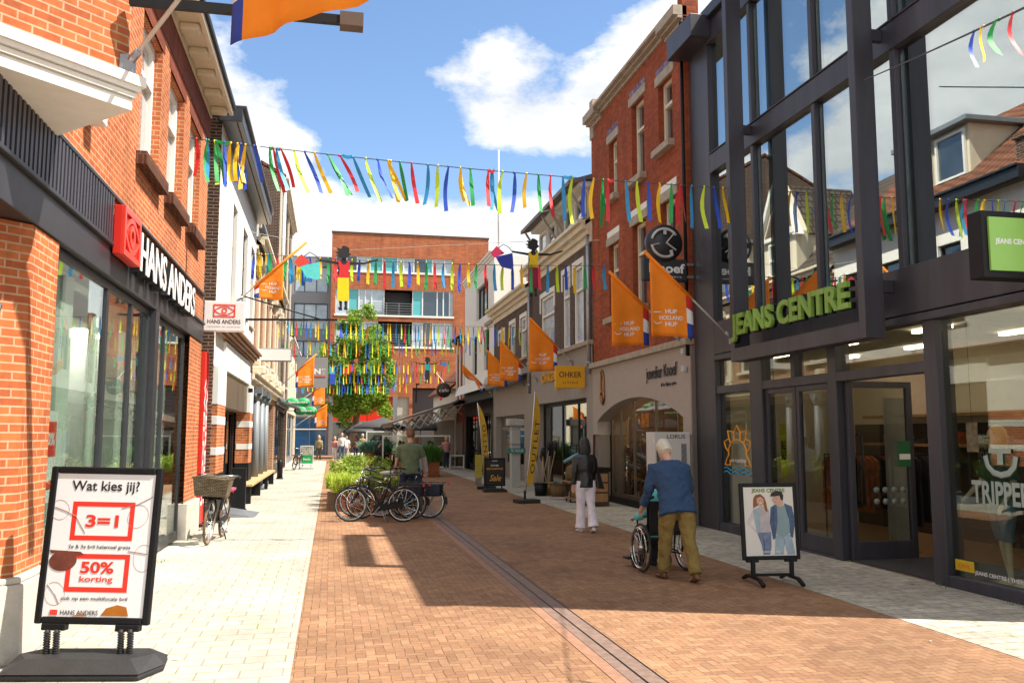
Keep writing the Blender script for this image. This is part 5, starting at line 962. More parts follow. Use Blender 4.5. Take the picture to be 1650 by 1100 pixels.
P2('printed_jacket',[(.10,.93),(.02,.88),(.0,.70),(.03,.50),(.06,.52),(.10,.72)],DEN,3); P2('printed_jacket',[(.19,.93),(.29,.89),(.32,.72),(.28,.52),(.25,.54),(.24,.74)],DEN,3)
P2('printed_neck',[(.10,.95),(.18,.97),(.18,.90),(.15,.88),(.11,.90)],SKINP,4); P2('printed_face',[(.05,1.0),(.13,1.04),(.17,1.02),(.16,.96),(.12,.91),(.08,.91),(.06,.94),(.04,.96)],SKINP,5)
P2('printed_hair',[(.02,.98+.03),(.04,1.05),(.10,1.08),(.17,1.065),(.19,1.02),(.18,.96),(.155,.97),(.14,1.02),(.08,1.01)],mat('printed_black_hair',(.02,.016,.014),.6),6)
for ex,ez in ((-.118,.965),(-.088,.965),(.075,.985),(.105,.985)): P2('printed_eye',[(ex-.007,ez),(ex,ez+.005),(ex+.007,ez),(ex,ez-.004)],INK,6)
for ex,ez in ((-.103,.932),(.085,.945)): P2('printed_mouth',[(ex-.015,ez+.004),(ex,ez-.006),(ex+.015,ez+.004)],POSTER if ex < 0 else LIPP,6)
P2('printed_fold',[(-.10,.58),(-.075,.45),(-.09,.34),(-.095,.45)],DEN,2); P2('printed_fold',[(.16,.55),(.175,.47),(.165,.42)],DENM,2); P2('printed_seam',[(.055,.90),(.062,.90),(.045,.55),(.038,.55)],mat('printed_dark_seam',(.03,.05,.10),.6),4)
text('small_print','THERE FOR YOU',TF(.0,-.0175,.365),.24,.02,POSTER,s)
for x in (-.24,.24):
    b = MB(); b.box(x-.022,-.02,.09,x+.022,.02,.28); b.build('post', BLACK, s); b = MB(); b.bar((x,-.30,.02),(x,-.16,.075),.045,.035); b.bar((x,-.16,.075),(x,.16,.075),.045,.035); b.bar((x,.16,.075),(x,.30,.02),.045,.035); b.build('foot', BLACK, s, bev=.006)
b = MB(); b.bar((-.24,0,.10),(.24,0,.10),.035,.03); b.build('crossbar', BLACK, s)
for x in (-.24,.24): MB().box(x-.07,-.03,.245,x+.07,.03,.275).build('clamp', BLACK, s)
put(s, (5.16,9.68,.004), R(-4))
for ch in s.children:
    if ch.name.split('.')[0] not in ('post','foot','crossbar'): ch.rotation_euler = (R(-4),0,0)

# ------------------------------------------------------------------ sale board, green board, beach flags
s = thing('poster_stand', (0,0,0), 'black Sale poster stand with gold script in front of the grey shopfront', 'sign')
poster_frame(s, .66, .17, 1.03, pm=INK); text('script','Sale',TF(.02,-.0165,.42),.36,.19,GOLD,s,bold=.01,shear=.35); text('line','ZOMER',TF(0,-.0165,.80),.26,.05,POSTER,s); text('line_two','50% KORTING',TF(0,-.0165,.70),.5,.06,GOLD,s,bold=.02); text('line_three','OHKER',TF(0,-.0165,.94),.16,.035,POSTER,s)
b = MB(); b.box(-.36,-.26,0,.36,.26,.07); b.box(-.30,-.18,.07,.30,.18,.1); b.build('rubber_base', RUBBER, s, bev=.02)
for x in (-.22,.22): MB().tube([(x,0,.08),(x,0,.19)],.02,8).build('spring', RUBBER, s)
put(s, (4.99,26.7,.004), R(-3))
s = thing('poster_stand', (0,0,0), 'green and white advertising stand at the far left by the parked bicycle', 'sign')
poster_frame(s, .66, .24, 1.18, fr=.035, m=WHITE, pm=GREENB); MB().box(-.29,-.024,.70,.29,-.016,1.13).build('photo_print', mat('photo_print',(.35,.35,.28),.5,var=.7,sc=6), s); text('lettering','Pearle',TF(0,-.026,.5),.34,.1,POSTER,s,bold=.02); b = MB(); b.box(-.36,-.25,0,.36,.25,.08); b.box(-.25,-.02,.08,-.2,.02,.25); b.box(.2,-.02,.08,.25,.02,.25); b.build('base', mat('base_grey',(.4,.4,.4),.6), s, bev=.01)
put(s, (-1.18,46,.004))
def beach_flag(loc, h, lean, word, lab, rz=0.0):
    s = thing('beach_flag', (0,0,0), lab, 'banner', 'yellow beach flags'); 
    ol = []; n = 12
    for i in range(n+1): f = i/n; ol.append((-.05 + .04*f - .10*f*f, .45 + (h-.45)*f))
    for i in range(n+1): f = 1-i/n; ol.append((-.05+.04*f-.10*f*f + .27*(1-f**5)*(.55+.45*f) , .45+(h-.45)*f))
    M = MX(((1,0,0,0),(0,0,-1,0),(0,1,0,0),(0,0,0,1)))
    b = MB(M); b.prism([(x,z,0) for x,z in ol],(0,0,.008)); b.build('sail', mat('yellow_sail',(.50,.29,.015),.6,var=.08,sc=2), s)
    text('lettering', word, M @ MX.Translation((.055,h*.5,.009)) @ MX.Rotation(R(90),4,'Z'), h*.48, .12, INK, s, bold=.005, space=1.15)
    MB().tube([(-.05,0,.0),(-.06,.0,.6),(-.07,0,h*.7),(-.11,0,h)],.014,6).build('mast', CHROME, s); b = MB(); b.box(-.30,-.22,0,.30,.22,.09); b.tube([(-.05,0,.09),(-.05,0,.32)],.035,8); b.build('foot', RUBBER, s, bev=.02)
    for ch in s.children:
        if ch.name.split('.')[0] != 'foot': ch.rotation_euler = (0, lean, 0)
    put(s, loc, rz); return s
beach_flag((4.99,22.2,.004), 2.9, R(7), 'OUTLET', 'leaning yellow beach flag on a black foot nearest the yellow sign', R(10))
beach_flag((4.98,28.1,.004), 2.8, R(-4), 'GENTSO', 'upright yellow beach flag behind the black Sale stand', R(-6))
# ------------------------------------------------------------------ bicycles: x forward, origin on the ground under the bottom bracket
FRAMEB = mat('bike_black',(.014,.014,.016),.3,.2,var=.2); SADL = mat('saddle_leather',(.02,.018,.018),.5,var=.3); TYRE = mat('tyre_rubber',(.02,.02,.02),.8,var=.2)
def bicycle(lab, frame=None, step=True, basket=False, crate=False, tyre=None, loc=(0,0,0), rz=0, lean=R(4), steer=0.0, pink=False, bags=False):
    o = thing('bicycle', (0,0,0), lab, 'bicycle', 'parked bicycles'); fm = frame or FRAMEB; r = .345; xf, xr = .60, -.48
    def wheel(x):
        b = MB(); b.ring((x,0,r), r-.02, .021, 'y', 40, 8); w = b.build('wheel', tyre or TYRE, o)
        b = MB(); b.ring((x,0,r), r-.045, .013, 'y', 40, 5); b.build('rim', CHROME, w)
        b = MB()
        for i in range(14): a = 2*pi*i/14; b.tube([(x+.02*cos(a+.8),.03*(-1)**i,r+.02*sin(a+.8)),(x+(r-.05)*cos(a),0,r+(r-.05)*sin(a))],.0022,3,cap=False)
        b.tube([(x,-.05,r),(x,.05,r)],.022,8); b.build('spokes', CHROME, w); return w
    wheel(xr); fw = wheel(xf)
    bb = (0,0,.29); st = (-.17,0,.80); hd0 = (.44,0,.70); hd1 = (.40,0,.90)
    b = MB(); b.tube([bb, st], .017, 8); b.tube([hd0, hd1], .021, 8)
    if step: b.tube([bb, (.22,0,.40), hd0], .022, 8); b.tube([(-.06,0,.45),(.2,0,.52),(.43,0,.74)], .014, 8)
    else: b.tube([bb, hd0], .021, 8); b.tube([(-.15,0,.74), hd1], .017, 8)
    for y in (-.055,.055): b.tube([bb,(xr,y,r)], .011, 6); b.tube([(-.14,0,.70),(xr,y,r)], .009, 6)
    b.build('frame', fm, o)
    b = MB()
    for y in (-.05,.05): b.tube([(.445,y*.5,.69),(.48,y,.58),(xf,y,r)], .012, 6)
    b.build('fork', fm, o)
    b = MB(); b.tube([hd1,(.385,0,1.02)],.013,8); hb = [(.16,-.31,1.02),(.28,-.29,1.05),(.36,-.16,1.05),(.385,0,1.03),(.36,.16,1.05),(.28,.29,1.05),(.16,.31,1.02)]; b.tube(hb,.012,8); h = b.build('handlebar', CHROME if not bags else fm, o)
    b = MB(); b.tube(hb[:2],.019,8); b.tube(hb[-2:],.019,8); b.tube([(.3,-.28,1.03),(.33,-.2,1.0)],.006,5); b.tube([(.3,.28,1.03),(.33,.2,1.0)],.006,5); b.build('grip', RUBBER, h)
    b = MB(); b.tube([st,(-.19,0,.90)],.012,8); b.build('seat_post', CHROME, o)
    b = MB(); b.add([(-.33,-.10,.93),(-.33,.10,.93),(-.18,.06,.93),(-.05,.022,.925),(-.05,-.022,.925),(-.18,-.06,.93),(-.32,-.07,.97),(-.32,.07,.97),(-.2,.04,.955),(-.06,.014,.945),(-.06,-.014,.945),(-.2,-.04,.955)],[(0,1,7,6),(1,2,8,7),(2,3,9,8),(3,4,10,9),(4,5,11,10),(5,0,6,11),(6,7,8,11),(8,9,10,11),(0,5,2,1),(5,4,3,2)]); sd_ = b.build('saddle', SADL, o, bev=.012)
    for nm, x, a0, a1 in (('mudguard',xr,20,200),('mudguard',xf,35,165)):
        pts = [(x+(r+.025)*cos(R(a)),0,r+(r+.025)*sin(R(a))) for a in range(a0,a1+1,12)]; b = MB(); 
        for p,q in zip(pts[:-1],pts[1:]): b.bar(p,q,.055,.006,0,(0,1,0) if False else (0,0,1))
        b.build(nm, fm, o)
    b = MB(); b.box(-.86,-.07,.745,-.28,.07,.757)
    for y in (-.065,.065): b.tube([(-.8,y,.745),(xr,y*.9,r)],.006,5); b.tube([(-.5,y,.745),(xr,y*.9,r)],.006,5)
    b.build('carrier', fm, o); MB().box(-.90,-.035,.70,-.865,.035,.75).build('rear_lamp', RED, o); b = MB(); b.ball((.50,0,.80),(.04,.035,.04),10,6); b.build('headlamp', CHROME, o)
    b = MB(); b.prism([(-.50,.045,.30),(-.50,.045,.39),(-.1,.045,.36),(.10,.045,.36),(.13,.045,.28),(.08,.045,.21),(-.06,.045,.22)],(0,.02,0)); b.build('chain_case', BLACK, o, bev=.005)
    b = MB(); b.tube([(0,-.06,.29),(0,.09,.29)],.015,8); b.tube([(0,.09,.29),(.11,.09,.16)],.009,6); b.tube([(0,-.08,.29),(-.11,-.08,.42)],.009,6); b.box(.07,.10,.145,.16,.19,.17); b.box(-.16,-.18,.41,-.07,-.09,.435); b.build('crank', STEEL, o)
    b = MB()
    for y in (-.1,.1): b.tube([(-.03,y*.4,.28),(-.10,y,.12),(-.16,y*1.3,.0)],.011,6)
    b.build('stand', STEEL if not basket else BLACK, o)
    if basket:
        WICK = brick('wicker',(.33,.25,.17),(.22,.165,.11),(.05,.035,.025),bw=.06,bh=.022,ms=.004,var=.4,bump=1.0,rough=.9)
        b = MB(); x0,x1,y0,y1,z0,z1 = .42,.80,-.27,.27,.74,1.02; v0=[(x0+.04,y0+.04,z0),(x1-.04,y0+.04,z0),(x1-.04,y1-.04,z0),(x0+.04,y1-.04,z0)]; v1=[(x0,y0,z1),(x1,y0,z1),(x1,y1,z1),(x0,y1,z1)]
        b.add(v0+v1,[(0,3,2,1)]+[(i,(i+1)%4,4+(i+1)%4,4+i) for i in range(4)]); bk = b.build('wicker_basket', WICK, o); m_ = bk.modifiers.new('thickness','SOLIDIFY'); m_.thickness=.02
        b = MB(); b.tube(v1,.018,6,closed=True); b.build('basket_rim', WICK, bk); b = MB(); b.bar((.45,0,.73),(.60,0,.70),.3,.02); b.tube([(.5,-.14,.72),(.58,-.09,.35)],.008,5); b.tube([(.5,.14,.72),(.58,.09,.35)],.008,5); b.build('basket_carrier', BLACK, o)
    if pink: MB().box(-.75,-.10,.76,-.35,.10,.80).build('pink_cushion', mat('pink_cushion',(.40,.06,.12),.8,var=.2), o)
    if bags:
        b = MB()
        for y in (-.16,.09): b.box(-.74,y,.46,-.42,y+.07,.72)
        b.build('pannier', mat('navy_pannier',(.012,.016,.035),.7,var=.3), o, bev=.03)
    if crate: b = MB(); b.ball((-.1,0,.93),(.18,.09,.05),10,6); b.build('saddle_cover', mat('saddle_white',(.55,.55,.5),.5), o)
    o.location = loc; o.rotation_euler = (lean,0,rz); return o
TAN = mat('brown_tyre',(.16,.085,.05),.75,var=.2)
bicycle('black bicycle with wicker front basket and brown tyres parked against the left shops', basket=True, tyre=TAN, pink=True, loc=(-1.84,15.42,.004), rz=R(-95), lean=R(-4), step=True).scale = (1.04,1.04,1.04)
bicycle('black bicycle nearest the camera in the planter group, whole frame side on', step=False, loc=(1.0,18.0,0), rz=R(166), lean=R(5), frame=mat('bike_dark',(.03,.022,.026),.3,.2))
bicycle('black step through bicycle second in the planter group with dark panniers', loc=(1.22,18.55,0), rz=R(160), lean=R(-4), bags=True)
bicycle('bicycle with white covered saddle third in the planter group', loc=(1.12,19.15,0), rz=R(172), lean=R(5), crate=True, step=False)
bicycle('bicycle on the right of the group with rear carrier towards the road', loc=(1.62,18.75,0), rz=R(158), lean=R(3), bags=True)
bicycle('small distant bicycle leaning by the green advertising stand', loc=(-1.62,45.3,.004), rz=R(75), lean=R(5))

# ------------------------------------------------------------------ plants and planters
GR1 = leafmat('grass_lime',(.20,.30,.015),(.42,.50,.05)); GR2 = leafmat('grass_deep',(.03,.11,.012),(.08,.20,.02)); LF = leafmat('tree_leaf',(.09,.20,.012),(.34,.47,.05),.45); LF2 = leafmat('plant_leaf',(.12,.22,.02),(.34,.42,.05)); LFT = leafmat('teal_leaf',(.08,.22,.14),(.16,.34,.24)); BARK = mat('bark',(.20,.15,.10),.9,var=.3,bump=.6,bsc=20,streak=True)
def blades(n, cx, cy, rx, ry, z0, h, rnd, w=.02, droop=.5, boxy=False):
    b = MB()
    for _ in range(n):
        a = rnd.uniform(0,2*pi); rr = rnd.random()**.5
        x, y = (cx+rnd.uniform(-rx,rx), cy+rnd.uniform(-ry,ry)) if boxy else (cx+rx*rr*cos(a), cy+ry*rr*sin(a))
        l = h*rnd.uniform(.6,1.1); th = rnd.uniform(0,2*pi); d = V((cos(th),sin(th),0)); s = V((-d.y,d.x,0))*w; k = l*droop*rnd.uniform(.4,1.1); p = V((x,y,z0))
        m = p + d*k*.35 + V((0,0,l*.65)); e = p + d*k + V((0,0,l*rnd.uniform(.75,1)))
        b.add([p-s,p+s,m+s,m-s,e],[(0,1,2,3),(3,2,4)])
    return b
def leafcloud(b, pts, rnd, n, s0, s1, rad):
    for c in pts:
        for _ in range(n):
            d = V((rnd.gauss(0,1),rnd.gauss(0,1),rnd.gauss(0,1))); d = d.normalized()*rad*rnd.random()**.4; p = V(c)+d; s = rnd.uniform(s0,s1)
            u = V((rnd.gauss(0,1),rnd.gauss(0,1),rnd.gauss(0,.6))).normalized()*s; v = u.orthogonal(); v.rotate(MX.Rotation(rnd.uniform(0,6.3),3,u)); v = v.normalized()*s*.55
            b.add([p-u,p+v*.9,p+u,p-v*.9],[(0,1,2,3)])
rnd = random.Random(21)
s = thing('planter', (.9,26,0), 'low rusty planter overflowing with lime green grasses behind the parked bicycles', 'planter')
b = MB(); b.box(.18,20.6,0,1.75,27.8,.42); b.build('trough', CORTEN, s, bev=.01); MB().box(.22,20.64,.42,1.71,27.76,.44).build('soil', mat('soil',(.04,.025,.015),.95,var=.3), s)
g = MB()
for cx,cy,n in ((.45,21.0,420),(.30,22.4,420),(.75,21.4,380),(.5,24,420),(1.1,22.8,420),(1.0,25.5,420),(.5,26.6,320),(1.5,24.2,260),(1.3,21.2,260)): t_ = blades(n,cx,cy,.42,.55,.42,.46,rnd,.008,.95); g.add(t_.v,t_.f)
gg = g.build('grass', GR1, s); gg['kind'] = 'stuff'
lb = MB(); st = MB()
for i in range(26):
    x,y = rnd.uniform(.1,1.7), rnd.uniform(20.8,27.5); h = rnd.uniform(.3,.7); q = (x+rnd.uniform(-.25,.15),y+rnd.uniform(-.2,.2),.42+h*.95); st.tube([(x,y,.42),((x+q[0])/2,y,.42+h*.55),q],.008,4); leafcloud(lb,[(x+(q[0]-x)*f,y+(q[1]-y)*f,.42+h*f) for f in (.55,.8,.98)],rnd,16,.035,.075,.13)
st.build('stem', LF2, s)['kind'] = 'stuff'; lb.build('leaves', LF2, s)['kind'] = 'stuff'
def planter(lab, x0,y0,x1,y1,h,n,gh,gm,w=.012):
    s = thing('planter', ((x0+x1)/2,(y0+y1)/2,0), lab, 'planter'); b = MB(); b.box(x0,y0,0,x1,y1,h); b.build('trough', CORTEN, s, bev=.015)
    g = MB(); nx = max(1,int((x1-x0)/.6)); 
    for i in range(nx):
        for k in range(max(1,int((y1-y0)/.7))): t_ = blades(n,x0+(x1-x0)*(i+.5)/nx,y0+.35+k*.7,.5,.5,h,gh*rnd.uniform(.8,1.15),rnd,w,.9); g.add(t_.v,t_.f)
    g.build('grass', gm, s)['kind'] = 'stuff'; return s
planter('rusty steel planter with dark green grass right of the man in the green shirt', 2.95,36.3,4.45,38.8,.62,420,.75,GR2)
planter('rusty steel planter with blue green plants by the terrace', 1.75,46.5,3.0,48.0,.85,300,.55,LFT,.03)
planter('small planter with tall leafy plants left of the terrace frame', .6,33.0,1.3,35.0,.4,150,.7,LF2,.03)
wd = MB()
for x,y,n in ((-2.3,15.6,20),(-2.25,13.0,8),(-2.3,17.1,22),(6.94,7.9,14),(6.95,9.0,10)): t_ = blades(n,x,y,.05,.16,.004,.06,rnd,.003,.8); wd.add(t_.v,t_.f)
tag(wd.build('weeds', GR2), kind='stuff')

# ------------------------------------------------------------------ the tree on the square
s = thing('street_tree', (1.65,66.5,0), 'broad leafy street tree on the square in front of the brick apartment block', 'tree')
b = MB(); b.tube([(1.45,66.5,0),(1.55,66.5,1.0),(1.75,66.5,2.4),(1.95,66.5,3.7),(2.05,66.6,5.4),(2.0,66.5,8.5)],[.36,.29,.26,.24,.18,.06],12)
for dx,dy,dz,z in ((-1.9,.3,1.8,3.4),(1.7,-.3,1.6,3.6),(-1.5,-.8,2.6,4.6),(1.7,.7,2.4,4.8),(.6,-1.2,3.0,5.2),(-.8,.9,3.2,5.6)): b.tube([(1.95,66.5,z),(1.95+dx*.5,66.5+dy*.5,z+dz*.45),(1.95+dx,66.5+dy,z+dz)],[.12,.08,.03],8)
b.build('trunk', BARK, s)
pts = []; rt = random.Random(4); lobes = []
while len(lobes) < 98:
    x,y,z = rt.uniform(-2.8,2.8), rt.uniform(-2.4,2.4), rt.uniform(-4.1,4.3); f = (z+4.2)/8.5
    lim = (.55+.5*sin(pi*min(1,f)**.75))*2.5*(1 if f < .68 else max(.25,1-(f-.68)*2.3)); r2 = hypot(x,y)
    if r2 > lim or (r2 < lim*.5 and rt.random() < .6): continue
    lobes.append((x,y,z))
for x,y,z in lobes:
    for _ in range(3): pts.append((2.0+x+rt.gauss(0,.30), 66.4+y+rt.gauss(0,.3), 7.2+z+rt.gauss(0,.22)))
lv = MB(); leafcloud(lv, pts, rt, 125, .08, .17, .50); lv.build('crown', LF, s)['kind'] = 'stuff'
s = thing('tree_ring', (1.65,66.5,0), 'low pale stone ring around the foot of the street tree', 'bench')
b = MB(); b.lathe([(1.0,0),(1.25,0),(1.25,.42),(1.0,.42),(1.0,0)],(1.55,66.5,0),24); b.build('stone_ring', CONC, s)

# ------------------------------------------------------------------ bench, ramp, bollard on the left
s = thing('bench', (-2.1,27,0), 'long timber bench with black supports along the left shops', 'bench')
MB().box(-2.30,23.2,.44,-1.92,32.5,.50).build('seat', WOODL, s, bev=.006)
for y in (23.3,26.4,29.4,32.3): MB().box(-2.26,y-.06,.004,-1.96,y+.06,.44).build('leg', BLACK, s)
s = thing('black_board', (-2.05,21.5,0), 'upright black panel standing at the end of the bench', 'panel'); MB().box(-2.24,21.35,.004,-1.92,21.5,.98).build('panel', BLACK, s, bev=.01); MB().box(-2.26,21.3,.004,-1.9,21.55,.03).build('foot', BLACK, s)
s = thing('threshold_ramp', (-1.95,20.2,0), 'grey metal threshold ramp in front of the dark shop entrance', 'ramp'); MB().prism([(-2.25,19.5,.006),(-1.55,19.5,.006),(-2.25,19.5,.13)],(0,1.3,0)).build('plate', STEEL, s); MB().box(-2.25,19.47,.006,-2.2,20.83,.14).build('back_lip', STEEL, s)
s = thing('bollard', (-1.9,36,0), 'short black round topped bollard at the left shopfronts', 'bollard'); b = MB(); b.lathe([(.11,.004),(.11,.62),(.09,.70),(.05,.76),(0,.78)],(-1.95,36,0),12); b.build('post', BLACK, s); b = MB(); b.lathe([(.14,.004),(.14,.05),(.115,.06)],(-1.95,36,0),12); b.build('base', BLACK, s)

# ------------------------------------------------------------------ terrace: scissor awning, parasols, glass screens, tables
s = thing('terrace_awning', (5,47,2), 'long folding awning with pale scissor arms over the terrace', 'awning')
b = MB(); b.prism([(6.9,46.2,3.62),(3.2,46.2,2.42),(3.2,46.2,2.36),(6.9,46.2,3.56)],(0,10,0)); b.build('fabric', mat('brown_canvas',(.10,.07,.045),.85,var=.2), s)
b = MB(); b.prism([(3.2,46.2,2.42),(3.2,46.2,2.14),(3.17,46.2,2.14),(3.17,46.2,2.42)],(0,10,0)); b.build('valance', mat('brown_valance',(.13,.09,.06),.85), s)
for yy in (46.15,51.2,56.1):
    b = MB(); n = 8
    for i in range(n):
        xa, xb = 6.85-i*.45, 6.85-(i+1)*.45; za, zb_ = 3.36-i*.145, 3.36-(i+1)*.145
        b.bar((xa,yy,za),(xb,yy,zb_-.55),.03,.05); b.bar((xa,yy+.02,za-.55),(xb,yy+.02,zb_),.03,.05)
    b.build('scissor_arm', mat('scissor_paint',(.42,.36,.28),.5), s)
def parasol(x,y,r,z,lab):
    s = thing('parasol', (x,y,0), lab, 'parasol', 'dark terrace parasols'); b = MB(); b.lathe([(r,z-.12),(r,z),(r*.55,z+.32),(0,z+.62)],(x,y,0),8); b.build('canopy', mat('dark_canvas',(.045,.045,.05),.8,var=.15), s)
    b = MB(); b.tube([(x,y,.0),(x,y,z+.6)],.03,8); b.build('pole', STEEL, s)
    b = MB()
    for i in range(8): a = 2*pi*i/8; b.tube([(x,y,z+.1),(x+r*.9*cos(a),y+r*.9*sin(a),z+.02)],.012,4)
    b.build('rib', BLACK, s); MB().box(x-.3,y-.3,0,x+.3,y+.3,.08).build('foot', CONC, s)
parasol(3.3,57.5,1.9,2.25,'wide dark parasol at the left of the terrace before the red panels'); parasol(5.9,58.8,1.7,2.15,'dark parasol at the back right of the terrace below the scissor awning'); parasol(2.0,61.5,1.0,2.0,'small dark parasol beside the tree trunk')
def screen(x0,x1,y,h,lab):
    s = thing('windscreen', ((x0+x1)/2,y,0), lab, 'screen', 'white framed terrace screens'); b = MB(); f=.07
    for x in (x0,x1-f): b.box(x,y,0,x+f,y+f,h)
    b.box(x0+f,y,h-f,x1-f,y+f,h); b.box(x0+f,y,.08,x1-f,y+f,.14); b.build('frame', WHITE, s); MB().box(x0+f,y+.03,.14,x1-f,y+.04,h-f).build('pane', GL_DOOR, s); return s
screen(2.55,4.05,44.5,1.72,'white framed glass screen at the left front of the terrace'); screen(4.05,6.0,44.5,1.72,'white framed glass screen at the right front of the terrace'); screen(1.9,3.3,48.6,1.95,'taller white framed glass screen further back on the terrace')
screen(6.0,6.75,44.6,.72,'low white framed screen beside the brown door')
for i,(x,y,l) in enumerate(((3.1,46.2,'front left'),(4.6,46.0,'front middle'),(5.8,46.8,'front right'),(3.4,52.2,'back left'),(5.2,52.5,'back right'))):
    s = thing('terrace_table', (x,y,0), 'dark round terrace table at the %s of the terrace'%l, 'table', 'terrace tables'); b = MB(); b.lathe([(.42,.72),(.42,.75),(0,.75)],(x,y,0),16); b.build('top', DKWOOD, s); b = MB(); b.tube([(x,y,.02),(x,y,.72)],.035,8); b.lathe([(.25,0),(.25,.02),(.04,.05)],(x,y,0),12); b.build('leg', BLACK, s)
    for k in (-1,1):
        c = thing('terrace_chair', (x+k*.68,y,0), 'dark terrace chair on the %s of the %s table'%('left' if k<0 else 'right',l), 'chair', 'terrace chairs'); cx = x+k*.68
        MB().box(cx-.21,y-.21,.43,cx+.21,y+.21,.47).build('seat', DKWOOD, c); MB().box(cx+k*.19-.02,y-.21,.47,cx+k*.19+.02,y+.21,.88).build('backrest', DKWOOD, c)
        for a in (-.18,.18):
            for e in (-.18,.18): MB().box(cx+a-.015,y+e-.015,0,cx+a+.015,y+e+.015,.43).build('leg', BLACK, c)
s = thing('small_flag', (6.5,50,5), 'red white and blue flag on a tilted pole above the terrace awning', 'flag'); MB().tube([(6.85,50,4.1),(5.9,50,5.3)],.02,6).build('pole', WHITE, s)
b = MB()
for k,m_ in enumerate((0,1,2)): b.prism([(6.05+.14*k,50,5.1-.16*k),(6.19+.14*k,50,4.94-.16*k),(6.24+.14*k,50,3.75+.1*k),(6.1+.14*k,50,3.7+.1*k)],(0,.01,0),k)
b.build('cloth', [REDC,WCLOTH,BLUEC], s)
s = thing('cafe_sign', (6.4,49,4.2), 'round brown cafe sign hanging above the scissor awning', 'sign'); b = MB(MX.Translation((6.2,48.9,4.25)) @ MX.Rotation(R(90),4,'X')); b.lathe([(0,-.04),(.42,-.04),(.42,.04),(0,.04)],(0,0,0),20); b.build('disc', DKWOOD, s); text('lettering','cafe',TF(6.2,48.84,4.25),.55,.2,POSTER,s); MB().bar((6.2,48.9,4.7),(6.9,48.9,4.7),.04,.04).build('arm', BLACK, s)
s = thing('street_lamp', (8.5,75,3), 'slim wall lamp arm on the brick apartment block left of the hoarding', 'lamp'); b = MB(); b.tube([(7.2,75.95,4.5),(7.2,75.6,5.9),(7.2,74.8,6.1)],.05,6); b.build('arm', BLACK, s); MB().box(7.05,74.4,6.0,7.35,74.9,6.12).build('head', BLACK, s)
s = thing('menu_board', (6.8,37.8,0), 'dark bicycle rack of boards in front of the black shopfront', 'rack')
b = MB()
for i in range(4): b.tube([(6.3+i*.12,37.3,0),(6.3+i*.12,37.3,.8),(6.35+i*.12,37.7,.8),(6.35+i*.12,37.7,0)],.02,6)
b.bar((6.25,37.3,.4),(6.75,37.3,.4),.03,.03); b.build('rack_frame', BLACK, s)

# ------------------------------------------------------------------ goods outside the interiors shop
WICKP = brick('basket_weave',(.34,.22,.11),(.24,.15,.07),(.06,.04,.02),bw=.05,bh=.02,ms=.004,var=.4,bump=1.0,rough=.9)
def pot(name, x, y, prof, m, lab, cat, part='bowl', extra=None):
    s = thing(name, (x,y,0), lab, cat); b = MB(); b.lathe(prof,(x,y,0),16); b.build(part, m, s)
    b = MB(); b.ring((x,y,prof[-1][1]),prof[-1][0],.012,'z',18,5); b.build('rim', m, s)
    if extra: extra(s,x,y)
    return s
def brooms(s,x,y):
    for i,(dx,dy,h) in enumerate(((.03,.0,1.15),(.12,.05,1.3),(-.06,.05,1.0))):
        b = MB(); b.tube([(x,y,.2),(x+dx*2.2,y+dy*2,h)],.013,6); b.build('stick', WOODL, s); b = MB(); b.lathe([(.03,h-.02),(.075,h+.10),(.05,h+.22),(0,h+.24)],(x+dx*2.2,y+dy*2,0),8); b.build('brush', RUBBER, s)
pot('black_bucket',5.95,24.6,[(.15,.004),(.17,.004),(.20,.36)],BLACK,'black bucket holding dusters on sticks beside the beach flag','bucket','tub',brooms)
pot('golden_bucket',6.22,24.9,[(.15,.004),(.16,.004),(.19,.36)],mat('gold_bucket',(.40,.25,.06),.4,.3),'golden bucket with bamboo sticks between black bucket and wicker basket','bucket','tub',brooms)
pot('wicker_basket',6.38,24.1,[(.20,.004),(.24,.004),(.29,.36)],WICKP,'round wicker basket on the pavement in front of the interiors shop','basket')
def lid(s,x,y): b = MB(); b.lathe([(.05,.92),(.05,.98),(.0,1.0)],(x,y,0),10); b.build('knob', WICKP, s)
s = thing('wheeled_stand', (6.3,22.2,0), 'small wooden trolley on castors carrying a rattan lantern', 'trolley'); b = MB(); b.box(6.06,21.95,.10,6.56,22.45,.14); b.box(6.02,21.9,.52,6.60,22.5,.56); b.build('shelf', WOOD, s)
for dx in (-.2,.2):
    for dy in (-.2,.2): MB().box(6.31+dx-.02,22.2+dy-.02,.14,6.31+dx+.02,22.2+dy+.02,.52).build('leg', DKWOOD, s); b = MB(); b.ring((6.31+dx,22.2+dy,.05),.03,.018,'x',12,6); b.build('castor', BLACK, s)
b = MB(); b.lathe([(.16,.15),(.18,.16),(.17,.48),(.12,.5)],(6.36,22.2,0),12); b.build('drum', mat('yellow_drum',(.38,.22,.05),.5), s)
s = thing('rattan_lantern', (6.28,22.2,.56), 'honey coloured rattan lantern standing on the wooden trolley', 'lantern'); b = MB(); b.lathe([(.20,.565),(.25,.60),(.25,.76),(.20,.92),(.08,.98)],(6.28,22.2,0),18); b.build('body', WICKP, s); b = MB(); b.tube([(6.28,22.2,.98),(6.28,22.2,1.10)],.03,8); b.ring((6.28,22.2,1.13),.04,.008,'x',12,5); b.build('handle', WOODL, s)
s = thing('dark_wood_chest', (6.5,20.9,0), 'tall dark wooden chest behind the walking woman', 'cabinet'); b = MB(); b.box(6.18,20.65,.02,6.72,21.25,.84); b.build('body', DKWOOD, s, bev=.01); b = MB(); b.box(6.15,20.62,.84,6.75,21.28,.95); b.build('top', BLACK, s, bev=.01); 
for z in (.12,.36,.60): MB().box(6.22,20.635,z,6.68,20.65,z+.2).build('drawer', WOOD, s)
